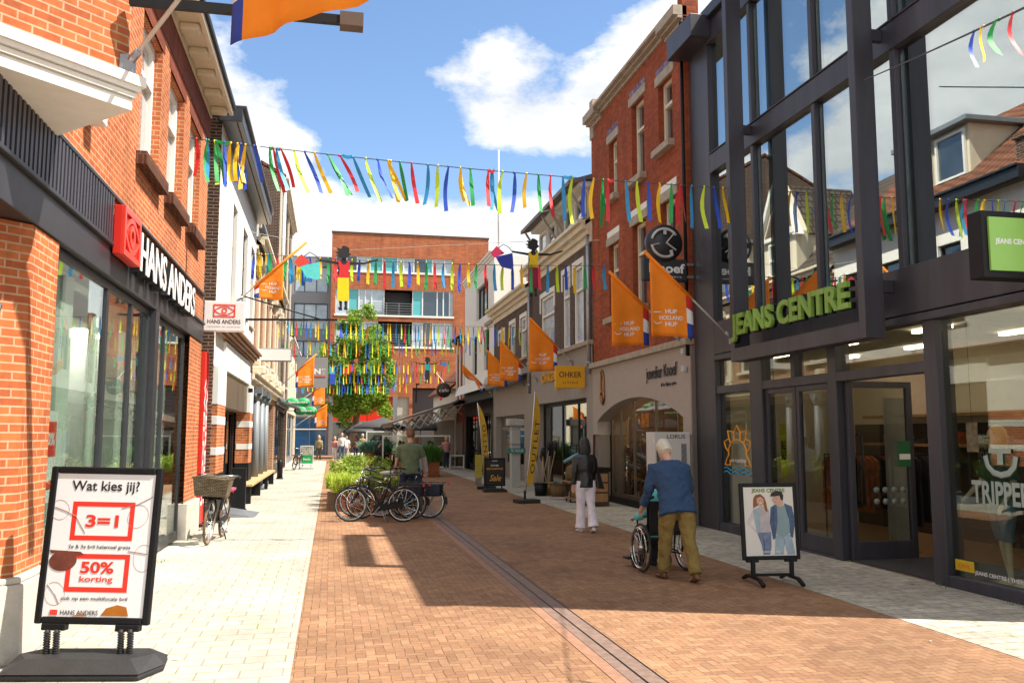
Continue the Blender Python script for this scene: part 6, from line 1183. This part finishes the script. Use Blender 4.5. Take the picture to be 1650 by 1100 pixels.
s = thing('display_rack', (6.55,22.9,0), 'black metal rack with rolled parasols and pale blue ladle shapes', 'rack'); b = MB()
for x,y in ((6.45,22.6),(6.8,22.6),(6.45,23.2),(6.8,23.2)): b.tube([(x,y,.004),(x,y,1.45)],.015,6)
for z in (.3,.8,1.45): b.tube([(6.45,22.6,z),(6.8,22.6,z),(6.8,23.2,z),(6.45,23.2,z)],.012,6,closed=True)
b.build('rack_frame', BLACK, s); b = MB(); b.tube([(6.1,22.6,1.02),(6.5,22.6,1.25)],.045,8); b.build('blue_roll', mat('blue_roll',(.16,.32,.36),.5), s); b = MB(); b.tube([(6.1,22.5,.72),(6.75,22.6,.95)],.05,8); b.build('grey_roll', mat('grey_roll',(.3,.3,.3),.6,var=.4,sc=20), s)
s = thing('floor_cushion', (6.2,23.3,0), 'flat pale woven mat lying on the pavement by the trolley', 'mat'); b = MB(); b.box(5.95,22.9,.006,6.45,23.7,.035); b.build('mat', mat('mat_weave',(.3,.24,.22),.9,var=.3,sc=30), s, bev=.012); MB().box(5.95,23.7,.006,6.45,23.74,.02).build('fringe', WCLOTH, s)
s = thing('white_column', (6.13,29,0), 'square white column in front of the grey shopfront with a green plate', 'column'); MB().box(5.98,28.9,.004,6.28,29.2,2.05).build('shaft', mat('old_white',(.42,.42,.40),.7,var=.08), s, bev=.01); MB().box(5.86,28.78,2.05,6.40,29.32,2.28).build('capital', mat('old_white2',(.42,.42,.40),.7), s, bev=.02); MB().box(5.85,28.83,1.13,6.45,28.89,1.30).build('green_plate', mat('plate_green',(.03,.20,.16),.5), s); text('plate_lettering','TE HUUR',TF(6.15,28.825,1.215),.45,.09,POSTER,s); text('name_lettering','MAKELAAR',TF(6.15,28.895,1.42),.4,.07,INK,s)
s = thing('yellow_canvas', (5.2,30.5,0), 'small yellow panel standing behind the rear beach flag', 'panel'); MB().box(5.0,30.5,.25,5.25,30.53,1.05).build('panel', mat('yellow_panel',(.40,.33,.03),.6), s); MB().box(5.02,30.45,.004,5.23,30.58,.25).build('foot', CHROME, s)

# ------------------------------------------------------------------ watch display column, clothes shop displays
s = thing('watch_display', (6.35,15.8,0), 'white LORUS watch display column standing in front of the jeweller', 'display'); b = MB(); b.box(5.98,15.62,.004,6.70,16.05,1.80); b.build('cabinet', mat('cabinet_white',(.60,.58,.56),.4,var=.03), s, bev=.01)
text('lettering','LORUS',TF(6.42,15.615,1.715),.37,.075,INK,s,bold=.01); MB().box(6.52,15.605,1.18,6.62,15.62,1.58).build('printed_watch', mat('printed_watch',(.18,.18,.19),.4,var=.5,sc=20), s); MB().box(6.02,15.612,.9,6.10,15.625,1.55).build('mirror_strip', PANE, s); MB().box(6.0,15.58,.004,6.68,15.62,.06).build('kick_plate', STEEL, s)
s = thing('window_emblem', (6.99,14.4,1.1), 'orange lotus outline with blue waves painted on the shop window', 'decal')
Mg = TR(6.995+.085,14.42,1.56) @ MX.Diagonal((1.75,1.0,1,1)); b = MB(Mg); k=.22
for pts in ([(-1.3,-1.6),(-1.1,-1.1),(-.9,-.8),(-.9,-.3),(-.6,.25),(0,.5),(.6,.25),(.9,-.3),(.9,-.8),(1.1,-1.1),(1.3,-1.6),(.75,-1.6),(.75,-1.2)],[(-.75,-1.2),(-.75,-1.6),(-1.3,-1.6)],[(-.3,.45),(-.35,1.0),(0,1.6),(.35,1.0),(.3,.45)],[(-.4,1.1),(-.95,1.2),(-.85,.6),(-.7,.25)],[(.4,1.1),(.95,1.2),(.85,.6),(.7,.25)],[(-.9,.5),(-1.35,.3),(-1.2,-.2),(-.95,-.5)],[(.9,.5),(1.35,.3),(1.2,-.2),(.95,-.5)]): b.tube([(x*k,z*k,0) for x,z in pts],.011,5)
b.build('lotus_outline', mat('orange_paint',(.80,.33,.01),.5), s)
b = MB(Mg)
for q in (0,.33): b.tube([((-1.4+2.8*i/20)*k,(-1.9-q+.12*sin(i*.95))*k,0) for i in range(21)],.011,5)
b.build('blue_waves', mat('blue_paint',(.02,.28,.50),.5), s); text('script','voor de gezelligheid',Mg @ MX.Translation((.02,-.27,0)),.34,.09,POSTER,s,shear=.3)
s = thing('window_lettering', (6.99,8.3,1), 'pale TRIPPER lettering and shield mark on the big front window', 'decal'); DEC = mat('frosted_film',(.30,.36,.32),.7,var=.05)
Mw = TR(7.085,8.22,1.12); text('lettering','TRIPPER',Mw,.86,.25,DEC,s,bold=.03); b = MB(Mw @ MX.Translation((0.02,.33,0))); b.tube([(-.22,.07,0),(-.19,-.04,0),(-.11,-.11,0),(0,-.135,0),(.11,-.11,0),(.19,-.04,0),(.22,.07,0)],.035,6,sq=.1); b.box(-.16,.10,0,.16,.15,.002); b.box(-.04,-.02,0,.04,.10,.002); b.build('shield_mark', DEC, s)
text('small_lettering','JEANS CENTRE | THERE FOR YOU',TR(7.085,8.15,.215),1.05,.055,POSTER,s,bold=.01); MB(TR(7.085,8.83,.27)).box(-.15,-.06,0,.15,.06,.003).build('yellow_sticker', mat('sticker_yellow',(.55,.38,.01),.5), s); text('sticker_lettering','DHL',TR(7.08,8.83,.27),.2,.05,REDINK,s,shear=.2)
text('brand_list','GARCIA\nTRIPPER\nPILOT\nBUZZ\nWrangler\n[ crc ]',TR(7.6,9.05,1.45) @ MX.Diagonal((-1,1,1,1)),.30,.62,DEC,s)
BLKC = mat('black_garment',(.012,.012,.014),.9,var=.3); 
def rack(x,y,cols,lab,ln=.9,z=1.45,along='x'):
    s = thing('clothes_rack', (x,y,0), lab, 'clothes rack', 'clothes racks in the shop'); b = MB(); L_=.55
    b.tube([(x-L_,y,.012),(x-L_,y,z),(x+L_,y,z),(x+L_,y,.012)],.016,6); b.build('rail', BLACK, s); rr = random.Random(int(x*100+y*10))
    for i in range(9):
        px = x-L_+.1+i*.115; gx=[]; b = MB(); h=ln*rr.uniform(.85,1.0); a = rr.uniform(-.03,.03)
        for zz,wd in ((z-.03,.05),(z-.10,.20),(z-.2,.22),(z-.35,.19),(z-h,.21)): gx += [(px-.02+a,y-wd,zz),(px+.02+a,y-wd,zz),(px+.02+a,y+wd,zz),(px-.02+a,y+wd,zz)]
        for k in range(4):
            for e in range(4): b.add([gx[k*4+e],gx[k*4+(e+1)%4],gx[k*4+4+(e+1)%4],gx[k*4+4+e]],[(0,1,2,3)])
        b.build('garment', cols[i%len(cols)], s)
    return s
ORP = mat('orange_print',(.45,.10,.02),.8,var=.7,sc=9); 
rack(7.98,12.2,[ORP,ORP,ORP,BLKC],'clothes rack with orange patterned garments behind the open glass door')
rack(9.05,12.05,[BLKC],'clothes rack of black trousers just inside the open doorway',1.15)
rack(9.6,9.3,[WCLOTH,BLKC,DENM],'clothes rack with mixed dark and white garments deep in the shop')
s = thing('wall_shelf', (12.2,11,1.4), 'timber wall shelf with folded clothes at the back of the shop', 'shelf'); b = MB()
for z in (1.55,2.05): b.box(9.9,8.2,z,10.36,14.9,z+.05)
b.build('boards', WOOD, s)
for i in range(8): MB().box(9.95,8.5+i*.78,1.60,10.3,8.9+i*.78,1.62+.06*(1+i%3)).build('folded_stack', [WCLOTH,ORP,BLKC,DENM][i%4], s)
s = thing('shop_sign_post', (7.9,11.6,0), 'pale grey folded display panel behind the open glass door', 'panel'); MB().box(8.17,11.70,.03,8.55,11.76,2.3).build('panel', mat('panel_grey',(.40,.39,.37),.6), s); MB().box(8.12,11.62,.012,8.60,11.84,.03).build('foot', STEEL, s)
s = thing('green_bag_poster', (7.95,11.05,1.4), 'small green poster with white word strip on the open glass door', 'poster'); MB().box(7.86,11.02,1.30,8.06,11.035,1.66).build('sheet', mat('poster_green',(.02,.14,.05),.5), s); MB().box(7.88,11.01,1.40,8.05,11.019,1.48).build('word_strip', POSTER, s)
s = thing('door_stickers', (7.6,11.04,.9), 'two rows of round frosted stickers on the open glass door', 'sticker'); FD = mat('frosted_disc',(.20,.24,.22),.7)
for i in range(4):
    for k in range(2): MB().tube([(7.50+i*.14,11.04,.98-k*.16),(7.50+i*.14,11.02,.98-k*.16)],.042,12).build('round_sticker', FD, s)
s = thing('window_poster', (7.3,13.0,1.4), 'yellow sale poster strip hanging inside the shut glass door', 'poster'); MB(TR(7.2,13.0,1.5)).box(-.1,-.42,0,.1,.42,.006).build('sheet', mat('poster_yellow',(.55,.50,.02),.5), s); text('lettering','SALE\nSALE',TR(7.19,13.0,1.5),.15,.3,INK,s,bold=.03)
s = thing('photo_card', (7.4,9.0,1.6), 'small bright photo card hanging inside the front window', 'poster'); MB(TR(7.35,8.92,1.72)).box(-.09,-.17,0,.09,.17,.006).build('card', mat('card_print',(.65,.45,.38),.5,var=.5,sc=14), s); MB().tube([(7.35,8.92,1.9),(7.35,8.92,3.1)],.003,4).build('string', WIRE, s)
s = thing('display_table', (8.6,8.6,0), 'low dark display table with a pale top inside the front window', 'table'); MB().box(8.2,7.4,.74,9.3,9.0,.80).build('top', mat('table_top',(.45,.38,.3),.4), s)
for x in (8.25,9.2):
    for y in (7.45,8.9): MB().box(x,y,.012,x+.06,y+.06,.74).build('leg', DKWOOD, s)
# ------------------------------------------------------------------ people: lofted limbs fused by a voxel remesh into one body, clothes as closer-fitting shells over it
def loft(b, pts, rad, side=V((1,0,0)), n=12):
    P_ = [V(p) for p in pts]; vs = []; k = len(P_)
    for i in range(k):
        t = (P_[min(i+1,k-1)] - P_[max(i-1,0)]).normalized(); x = (side - t*side.dot(t))
        x = x.normalized() if x.length > .05 else t.orthogonal().normalized(); y = t.cross(x); r = rad[i]; rx, ry = r if isinstance(r, tuple) else (r, r)
        for j in range(n): a = 2*pi*j/n; vs.append(P_[i] + x*cos(a)*rx + y*sin(a)*ry)
    fs = [(i*n+j, i*n+(j+1)%n, (i+1)*n+(j+1)%n, (i+1)*n+j) for i in range(k-1) for j in range(n)] + [tuple(range(n))[::-1], tuple(range((k-1)*n, k*n))]
    b.add(vs, fs, 0, True)
FOLD = bpy.data.textures.new('folds','CLOUDS'); FOLD.noise_scale = .11; FOLD.noise_depth = 3
def fuse(o, vox, sm=4, disp=0.0):
    r = o.modifiers.new('remesh','REMESH'); r.mode = 'VOXEL'; r.voxel_size = vox; r.use_smooth_shade = True
    s_ = o.modifiers.new('smooth','SMOOTH'); s_.iterations = sm; s_.factor = .5
    if disp: d = o.modifiers.new('folds','DISPLACE'); d.texture = FOLD; d.strength = disp; d.mid_level = .5; d.texture_coords = 'GLOBAL'
    return o
SKIN = mat('skin',(.50,.29,.21),.55,var=.08,sc=12); HAIRW = mat('hair_white',(.52,.47,.38),.7,var=.25,sc=30); HAIRD = mat('hair_dark',(.014,.010,.012),.45,var=.3,sc=30); HAIRB = mat('hair_auburn',(.13,.052,.02),.6,var=.35,sc=30); HAIRY = mat('hair_blond',(.50,.36,.17),.6,var=.3,sc=30); EYEM = mat('eye_dark',(.02,.015,.012),.2); LIP = mat('lips',(.35,.12,.10),.5)
cmats = {}
def cm(name, col, rough=.85, var=.15):
    if name not in cmats: cmats[name] = mat(name, col, rough, var=var, sc=9, bump=.15, bsc=90)
    return cmats[name]
def person(lab, loc, rz=0, H=1.75, legs=((0,0),(0,0)), lean=0, arms=((0,8,15),(0,8,15)), head=0, top=None, low=None, shoe=None, hair=None, hlen=0.0, sleeve='long', flare=0.0, jacket=0.0, wide=1.0, vox=.012, seat=False, shorts=False, fold=.02, group=None, collar=True, vest=None, bald=False, cat='person', skin=None, facing=False, spread=0.0, handcurl=1.0, name='person', baggy=0.0):
    o = thing(name, (0,0,0), lab, cat, group); k = H/1.75; skin = skin or SKIN
    J = lambda s, a, L_, sp=0: V((s*sin(R(sp)), sin(R(a))*cos(R(sp)), -cos(R(a))*cos(R(sp))))*L_
    hipz = .92; pelvis = V((0,0,hipz)); L = []
    for s, (a, bend) in zip((-1,1), legs):
        hip = pelvis + V((s*.092*wide,0,0)); kn = hip + J(s,a,.42,spread); an = kn + J(s,a-bend,.42,spread*.4); L.append((s,hip,kn,an,a-bend))
    low_z = min(l[3].z for l in L) - .075
    Mt = MX.Rotation(R(-lean),4,'X')
    up = lambda x,y,z: pelvis + (Mt @ V((x,y,z-hipz)))
    hr = MX.Rotation(R(-head),4,'X')
    hc = up(0,.015,1.535); hd = lambda x,y,z: hc + (Mt @ (hr @ V((x,y,z))))
    Ar = []
    for s, (p,q,bend) in zip((-1,1), arms):
        sh = up(s*.175*wide,0,1.425); d1 = Mt.to_3x3() @ V((s*sin(R(q)), sin(R(p))*cos(R(q)), -cos(R(p))*cos(R(q)))) if not seat else V((s*sin(R(q)), sin(R(p)), -cos(R(p)))).normalized()
        el = sh + d1*.29; p2 = p+bend; d2 = (Mt.to_3x3() @ V((s*sin(R(q))*.5, sin(R(p2)), -cos(R(p2))))).normalized(); wr_ = el + d2*.25; Ar.append((s,sh,el,wr_,d2))
    def torso(b, e, z0=.86, z1=1.47, belly=0): 
        prof = [(.80,.150,.11),(.92,.165,.118),(1.02,.150,.108+belly),(1.12,.150,.110+belly),(1.24,.172,.118),(1.35,.185,.115),(1.42,.165,.10),(1.47,.09,.075)]
        prof = [q for q in prof if z0-.01 <= q[0] <= z1+.01]
        loft(b, [up(0,0,z) for z,_,_ in prof], [((rx+e)*wide, ry+e) for _,rx,ry in prof], n=16)
    def arm(b, A, e, t=1.0, cuff=0):
        s,sh,el,wr_,d2 = A; end = el + (wr_-el)*min(1,max(0,(t-.5)*2)) if t > .5 else sh + (el-sh)*t*2
        pts = [up(s*.11*wide,0,1.40), sh + (el-sh)*.12]; rad = [.06+e,.058+e]
        if t <= .5: pts += [end]; rad += [.05+e+.006]
        else: pts += [sh+(el-sh)*.6, el, el+(end-el)*.5, end]; rad += [.048+e,.044+e,.040+e,.030+e+cuff]
        loft(b, pts, rad)
    def leg(b, Lg, e, t=1.0, fl=0.0):
        s,hip,kn,an,_ = Lg; pts = [hip+V((0,0,.05)), hip+(kn-hip)*.25, hip+(kn-hip)*.7, kn]; rad = [(.09+e) if not jacket > .5 else .075,.088+e,.066+e,.055+e]
        if t > .55: pts += [kn+(an-kn)*.3, kn+(an-kn)*.75, an+(kn-an)*.02]; rad += [.056+e,.043+e+fl*.5,.038+e+fl]
        loft(b, pts, rad)
    sh_ = V((0,0,-low_z))
    # body
    b = MB(); torso(b, -.012); loft(b, [up(0,0,1.42), hd(0,-.005,-.05), hd(0,.0,.02)], [.062,.056,.055])
    loft(b, [hd(0,.02,-.015),hd(0,.028,.03),hd(0,.018,.08),hd(0,.0,.13),hd(0,-.005,.18),hd(0,-.006,.225),hd(0,-.005,.25)], [(.040,.045),(.060,.074),(.071,.090),(.076,.098),(.075,.098),(.055,.072),(.02,.03)], n=14)
    b.ball(hd(0,.118,.085),(.013*1,.02,.022),8,6); 
    for s in (-1,1): b.ball(hd(s*.078,-.005,.10),(.012,.024,.033),8,6)
    for A in Ar:
        arm(b, A, -.008); s,sh,el,wr_,d2 = A; side = V((1,0,0)); nx = d2.cross(side); nx = nx.normalized() if nx.length > .1 else V((0,1,0)); lat = nx.cross(d2).normalized()*s
        if nx.y > 0: nx = -nx
        pal = wr_ + d2*.05; loft(b,[wr_-d2*.02, wr_+d2*.03, wr_+d2*.09],[(.024,.02),(.034,.018),(.040,.015)], side=nx.cross(d2))
        wv = nx.cross(d2).normalized(); inn = -V((s,0,0)) if abs(wv.x) < .5 else nx
        for i in range(4):
            r0 = wr_ + d2*.085 + wv*(.030-.020*i); ln = (.070,.080,.074,.058)[i]; c_ = handcurl*.55
            b.tube([r0, r0+d2*ln*.45 - nx*ln*.2*c_*-1, r0+d2*ln*.75+nx*ln*.5*c_, r0+d2*ln*.75*(1-.3*c_)+nx*ln*.9*c_],[.0095,.009,.0085,.007],6)
        t0 = wr_ + d2*.03 + wv*(.034 if True else 0); b.tube([t0, t0+wv*.025+d2*.025+nx*.01, t0+wv*.03+d2*.055+nx*.025],[.012,.011,.008],6)
    for Lg in L:
        leg(b, Lg, -.014); s,hip,kn,an,ta = Lg; f = V((0,cos(R(ta*.6)),sin(R(ta*.6)))); loft(b,[an+V((0,-.03,-.02)),an+f*.06+V((0,0,-.045)),an+f*.15+V((0,0,-.055))],[(.03,.03),(.036,.025),(.03,.015)])
    M0 = MX.Translation(sh_)
    def fin(b, nm, m, v=None, disp=0.0, sm=4): b.v = [(p + sh_)*k for p in b.v]; return fuse(b.build(nm, m, o), v or vox, sm, disp)
    fin(b, 'body', skin, vox*.8, sm=2)
    # trousers, top, shoes, hair
    if low:
        b = MB(); torso(b, .016 if jacket < .5 else .004, .80, 1.03 if jacket < .5 else .93)
        for Lg in L: leg(b, Lg, .014+baggy, .5 if shorts else 1.0, flare+baggy*.6)
        fin(b, 'trousers', low, None, fold, 3)
    if top:
        b = MB(); torso(b, .022+jacket*.012, .80 if jacket > .5 else .92, 1.47, belly=.015*(wide > 1.05)); 
        if jacket > .05: loft(b,[up(0,0,1.1),up(0,-.01,.98),up(0,-.012,.84 if jacket < 1 else .80)],[((.158+jacket*.015)*wide,.135),((.172+jacket*.02)*wide,.142),((.180+jacket*.03)*wide,.142)],n=16)
        if collar: loft(b,[up(0,-.012,1.44),up(0,-.006,1.485)],[(.085,.075),(.072,.068)])
        for A in Ar: arm(b, A, .016+jacket*.006, {'long':.98,'short':.42,'none':.1,'elbow':.62}[sleeve], .008)
        fin(b, 'jacket' if jacket else 'top', top, None, fold, 3)
    if vest:
        b = MB(); torso(b, .045, .92, 1.47); fin(b, 'vest', vest, None, fold, 3)
    if shoe:
        for Lg in L:
            b = MB(); s,hip,kn,an,ta = Lg; f = V((s*.10,cos(R(ta*.7)),sin(R(ta*.7)))).normalized(); u_ = V((0,-f.z,f.y)) if abs(f.z) > .01 else V((0,0,1))
            loft(b,[an-f*.065-u_*.035,an-f*.04-u_*.040,an+f*.05-u_*.047,an+f*.13-u_*.055,an+f*.19-u_*.06],[(.030,.030),(.040,.036),(.045,.030),(.046,.022),(.028,.014)],side=V((f.y,-f.x,0)))
            loft(b,[an-u_*.05,an+V((0,-.01,.02))],[(.042,.048),(.043,.046)])
            fin(b, 'shoe', shoe, vox*.9, 0, 2)
    if hair:
        b = MB(); 
        if hlen < .05:
            loft(b,[hd(0,-.052,.055),hd(0,-.048,.10),hd(0,-.026,.155),hd(0,-.016,.205),hd(0,-.008,.245),hd(0,-.006,.268)],[(.064,.060),(.084,.076),(.093,.094),(.090,.104),(.072,.086),(.025,.035)],n=14)
        else:
            loft(b,[hd(0,-.06-hlen*.15,.12-hlen),hd(0,-.065,.06-hlen*.5),hd(0,-.052,.05),hd(0,-.030,.12),hd(0,-.016,.19),hd(0,-.008,.245),hd(0,-.006,.27)],[(.060,.022),(.108,.055),(.110,.080),(.102,.096),(.094,.104),(.062,.074),(.012,.018)],n=14)
        fin(b, 'hair', hair, vox*.8, .012, 2)
    if facing:
        b = MB()
        for s in (-1,1): b.ball(hd(s*.03,.100,.118),(.012,.008,.008),8,6)
        fin_ = MB(); b.v = [(p+sh_)*k for p in b.v]; b.build('eyes', EYEM, o); b = MB(); b.ball(hd(0,.106,.045),(.024,.006,.007),8,5); b.v = [(p+sh_)*k for p in b.v]; b.build('mouth', LIP, o)
    put(o, loc, rz); return o
KHAKI = cm('khaki_trousers',(.20,.135,.035)); NAVY = cm('blue_blazer',(.017,.047,.112)); BROWNS = cm('brown_shoe',(.10,.035,.012),.45); LEATH = mat('black_leather',(.010,.009,.010),.32,var=.3,bump=.25,bsc=25); LILAC = cm('lilac_trousers',(.68,.62,.69)); WSHOE = cm('white_shoe',(.6,.56,.58)); DJEAN = cm('dark_jeans',(.014,.022,.055)); BJEAN = cm('blue_jeans',(.10,.16,.27)); GSHIRT = cm('green_shirt',(.105,.135,.075)); DARKT = cm('dark_top',(.018,.018,.022)); TANV = cm('tan_vest',(.36,.25,.11)); PINK = cm('pink_top',(.50,.20,.20)); WTOP = cm('white_top',(.70,.68,.66)); KHT = cm('khaki_top',(.25,.20,.10)); TURQ = cm('turquoise_jacket',(.10,.48,.52)); PUFF = cm('pale_blue_vest',(.32,.40,.44))
person('older white haired man in blue blazer and khaki trousers pushing the wheelchair', (4.15,10.12,0), R(3), 1.75, legs=((15,6),(-13,10)), lean=22, arms=((26,12,30),(26,12,30)), head=24, baggy=.016, top=NAVY, low=KHAKI, shoe=BROWNS, hair=HAIRW, jacket=1.0, wide=1.18, vox=.011, fold=.05)
s = thing('wheelchair', (0,0,0), 'black wheelchair with bright hand rims pushed by the man in the blue blazer', 'wheelchair')
for x in (-.30,.30):
    b = MB(); b.ring((x,0,.31),.29,.018,'x',36,6); w = b.build('wheel', TYRE, s); b = MB(); b.ring((x+(.04 if x > 0 else -.04),0,.31),.25,.010,'x',36,5); b.ring((x,0,.31),.272,.010,'x',36,4); b.build('hand_rim', CHROME, w)
    b = MB()
    for i in range(12): a = 2*pi*i/12; b.tube([(x,0,.31),(x,.27*cos(a),.31+.27*sin(a))],.003,3)
    b.tube([(x-.03,0,.31),(x+.03,0,.31)],.03,8); b.build('spokes', CHROME, w)
    b = MB(); xx = x*.8; b.tube([(xx,-.06,.25),(xx,-.08,.92),(xx,-.22,.96)],.013,6); b.tube([(xx,-.06,.48),(xx,.38,.48),(xx,.50,.12)],.013,6); b.tube([(xx,-.05,.70),(xx,.25,.70),(xx,.28,.48)],.012,6); b.tube([(xx,.0,.22),(xx,.40,.20)],.012,6); b.build('side_frame', BLACK, s); b = MB(); b.tube([(xx,-.14,.94),(xx,-.25,.965)],.02,8); b.build('grip', RUBBER, s)
    b = MB(); b.ring((xx,.38,.09),.075,.018,'x',18,6); b.build('castor', RUBBER, s); MB().box(xx-.07,.45,.10,xx+.07,.62,.12).build('footrest', BLACK, s)
b = MB(); b.box(-.23,-.05,.46,.23,.38,.50); b.build('seat', RUBBER, s, bev=.01); MB().box(-.23,-.10,.50,.23,-.06,.90).build('backrest', mat('black_canvas',(.013,.013,.014),.85,var=.3), s, bev=.01)
b = MB(); b.bar((-.24,.05,.24),(.24,.3,.42),.02,.02); b.bar((.24,.05,.24),(-.24,.3,.42),.02,.02); b.build('cross_brace', BLACK, s)
put(s, (4.24,10.82,0), R(3))
person('seated person in a turquoise jacket carried in the wheelchair', (4.24,10.92,.0), R(3), 1.62, legs=((82,80),(82,80)), lean=-6, arms=((10,12,60),(10,12,60)), top=TURQ, low=DARKT, shoe=DARKT, hair=HAIRW, hlen=.08, jacket=.3, vox=.016, seat=True)
person('dark haired woman in black leather jacket and lilac flared trousers walking away', (4.55,15.38,0), R(2), 1.67, legs=((4,2),(-10,8)), lean=2, arms=((-6,10,12),(8,10,25)), top=LEATH, low=LILAC, shoe=WSHOE, hair=HAIRD, hlen=.20, flare=.045, jacket=.15, wide=.95, baggy=.010, vox=.011, fold=.016)
s = thing('shoulder_bag', (0,0,0), 'black leather shoulder bag hanging at the right of the woman in lilac trousers', 'bag'); b = MB(); b.add([(.20,-.12,.78),(.34,-.10,.76),(.36,.16,.78),(.22,.14,.80),(.17,-.08,1.06),(.27,-.06,1.06),(.28,.10,1.06),(.18,.08,1.06)],[(0,3,2,1),(4,5,6,7),(0,1,5,4),(1,2,6,5),(2,3,7,6),(3,0,4,7)]); b.build('bag_body', LEATH, s, bev=.02); b = MB(); b.tube([(.22,-.06,1.05),(.19,-.09,1.3),(.16,-.03,1.43),(.17,.09,1.3),(.22,.07,1.05)],.010,6); b.build('strap', LEATH, s); put(s,(4.55,15.38,0),R(2))
person('man in green short sleeved shirt standing over a bicycle with his back turned', (1.74,19.5,0), R(-4), 1.86, legs=((4,2),(-4,2)), lean=4, arms=((10,17,12),(14,15,10)), top=GSHIRT, low=DJEAN, shoe=DARKT, hair=HAIRB, sleeve='short', jacket=.22, wide=1.1, vox=.012, spread=10, fold=.03, head=14)
person('person in pale blue padded vest half hidden behind the man in green', (1.98,20.9,0), R(-10), 1.66, arms=((20,10,40),(5,14,10)), top=PUFF, low=DJEAN, shoe=DARKT, hair=HAIRB, jacket=.3, vox=.02)
far = [('woman in khaki top with a tote bag walking towards the camera', (-.75,59,0), 178, 1.68, KHT, cm('olive_trousers',(.07,.065,.035)), HAIRY, .16, 'woman'),
 ('woman in pink and white with a red bag beside the tall bald man', (.28,60.5,0), 180, 1.60, PINK, WTOP, HAIRY, .10, 'w'),
 ('tall bald man in white shirt and jeans walking towards the camera', (.75,60.2,0), 176, 1.86, WTOP, BJEAN, None, 0, 'm'),
 ('woman in white top and patterned trousers standing left of the tree', (1.1,63.2,0), 186, 1.66, WTOP, cm('print_trousers',(.55,.45,.48)), HAIRB, .04, 'w'),
 ('person in brown coat close behind the man in the tan vest', (1.70,60.8,0), 8, 1.70, cm('brown_coat',(.14,.08,.045)), DJEAN, HAIRB, .1, 'w'),
 ('man in tan padded vest and cap walking away near the tree', (2.1,59.6,0), -4, 1.78, DARKT, BJEAN, HAIRW, 0, 'vest')]
for i,(lab,loc,rz,H,tp,lw,hr_,hl,kd) in enumerate(far):
    person(lab, loc, R(rz), H, legs=((8,3),(-9,6)) if i%2 else ((-7,5),(9,3)), arms=((12,9,25),(-10,9,20)), top=tp, low=lw, shoe=DARKT if i in (4,5) else WSHOE, hair=hr_, hlen=hl, vox=.026, facing=rz>90, vest=TANV if kd=='vest' else None, sleeve='long' if i not in (1,3) else 'short', wide=1.1 if kd=='vest' else 1.0, fold=.02, group='people walking on the far square')
person('woman in pink shirt and dark jeans standing at the right of the terrace', (5.72,43.9,0), R(15), 1.66, arms=((30,10,70),(10,8,30)), top=PINK, low=DJEAN, shoe=WSHOE, hair=HAIRY, hlen=.10, vox=.02)
seats = [(2.42,46.2,-90,DARKT,'front left table, left chair'),(3.78,46.2,90,DARKT,'front left table, right chair'),(3.92,46.0,-90,cm('grey_top',(.12,.12,.13)),'front middle table, left chair'),(5.28,46.0,90,DARKT,'front middle table, right chair'),(5.12,46.8,-90,cm('navy_top',(.02,.03,.08)),'front right table, left chair'),(2.72,52.2,-90,WTOP,'back left table, left chair'),(4.08,52.2,90,DARKT,'back left table, right chair'),(5.88,52.5,90,cm('red_top',(.25,.03,.03)),'back right table, right chair')]
for i,(x,y,rz,tp,l) in enumerate(seats):
    nm = {id(DARKT):'dark clothes',id(WTOP):'white top'}.get(id(tp), {2:'grey top',4:'navy top',7:'red top'}.get(i,'dark clothes'))
    person('seated guest in %s at the %s'%(nm,l), (x,y,0), R(rz), 1.70, legs=((84,82),(80,84)), lean=4, arms=((25,12,60),(25,12,70)), top=tp, low=DJEAN, shoe=DARKT, hair=(HAIRD,HAIRB,HAIRY)[i%3], hlen=.06*(i%2), vox=.026, seat=True, group='guests seated on the terrace')
MANN = mat('mannequin_skin',(.62,.52,.40),.35,var=.03)
person('blond mannequin in dark green tee and denim shorts behind the front window', (7.58,8.80,.034), R(80), 1.78, legs=((0,2),(-6,4)), arms=((-4,12,40),(14,14,30)), top=cm('green_tee',(.02,.075,.045)), low=BJEAN, hair=HAIRY, hlen=.14, sleeve='short', shorts=True, vox=.013, cat='mannequin', skin=MANN, facing=True, name='mannequin')
s = thing('display_plinth', (7.58,8.80,0), 'low pale plinth under the blond mannequin', 'plinth'); MB().box(7.25,8.5,.012,7.9,9.0,.022).build('board', WOODL, s); MB().box(7.28,8.53,.022,7.87,8.97,.033).build('top', WHITE, s)
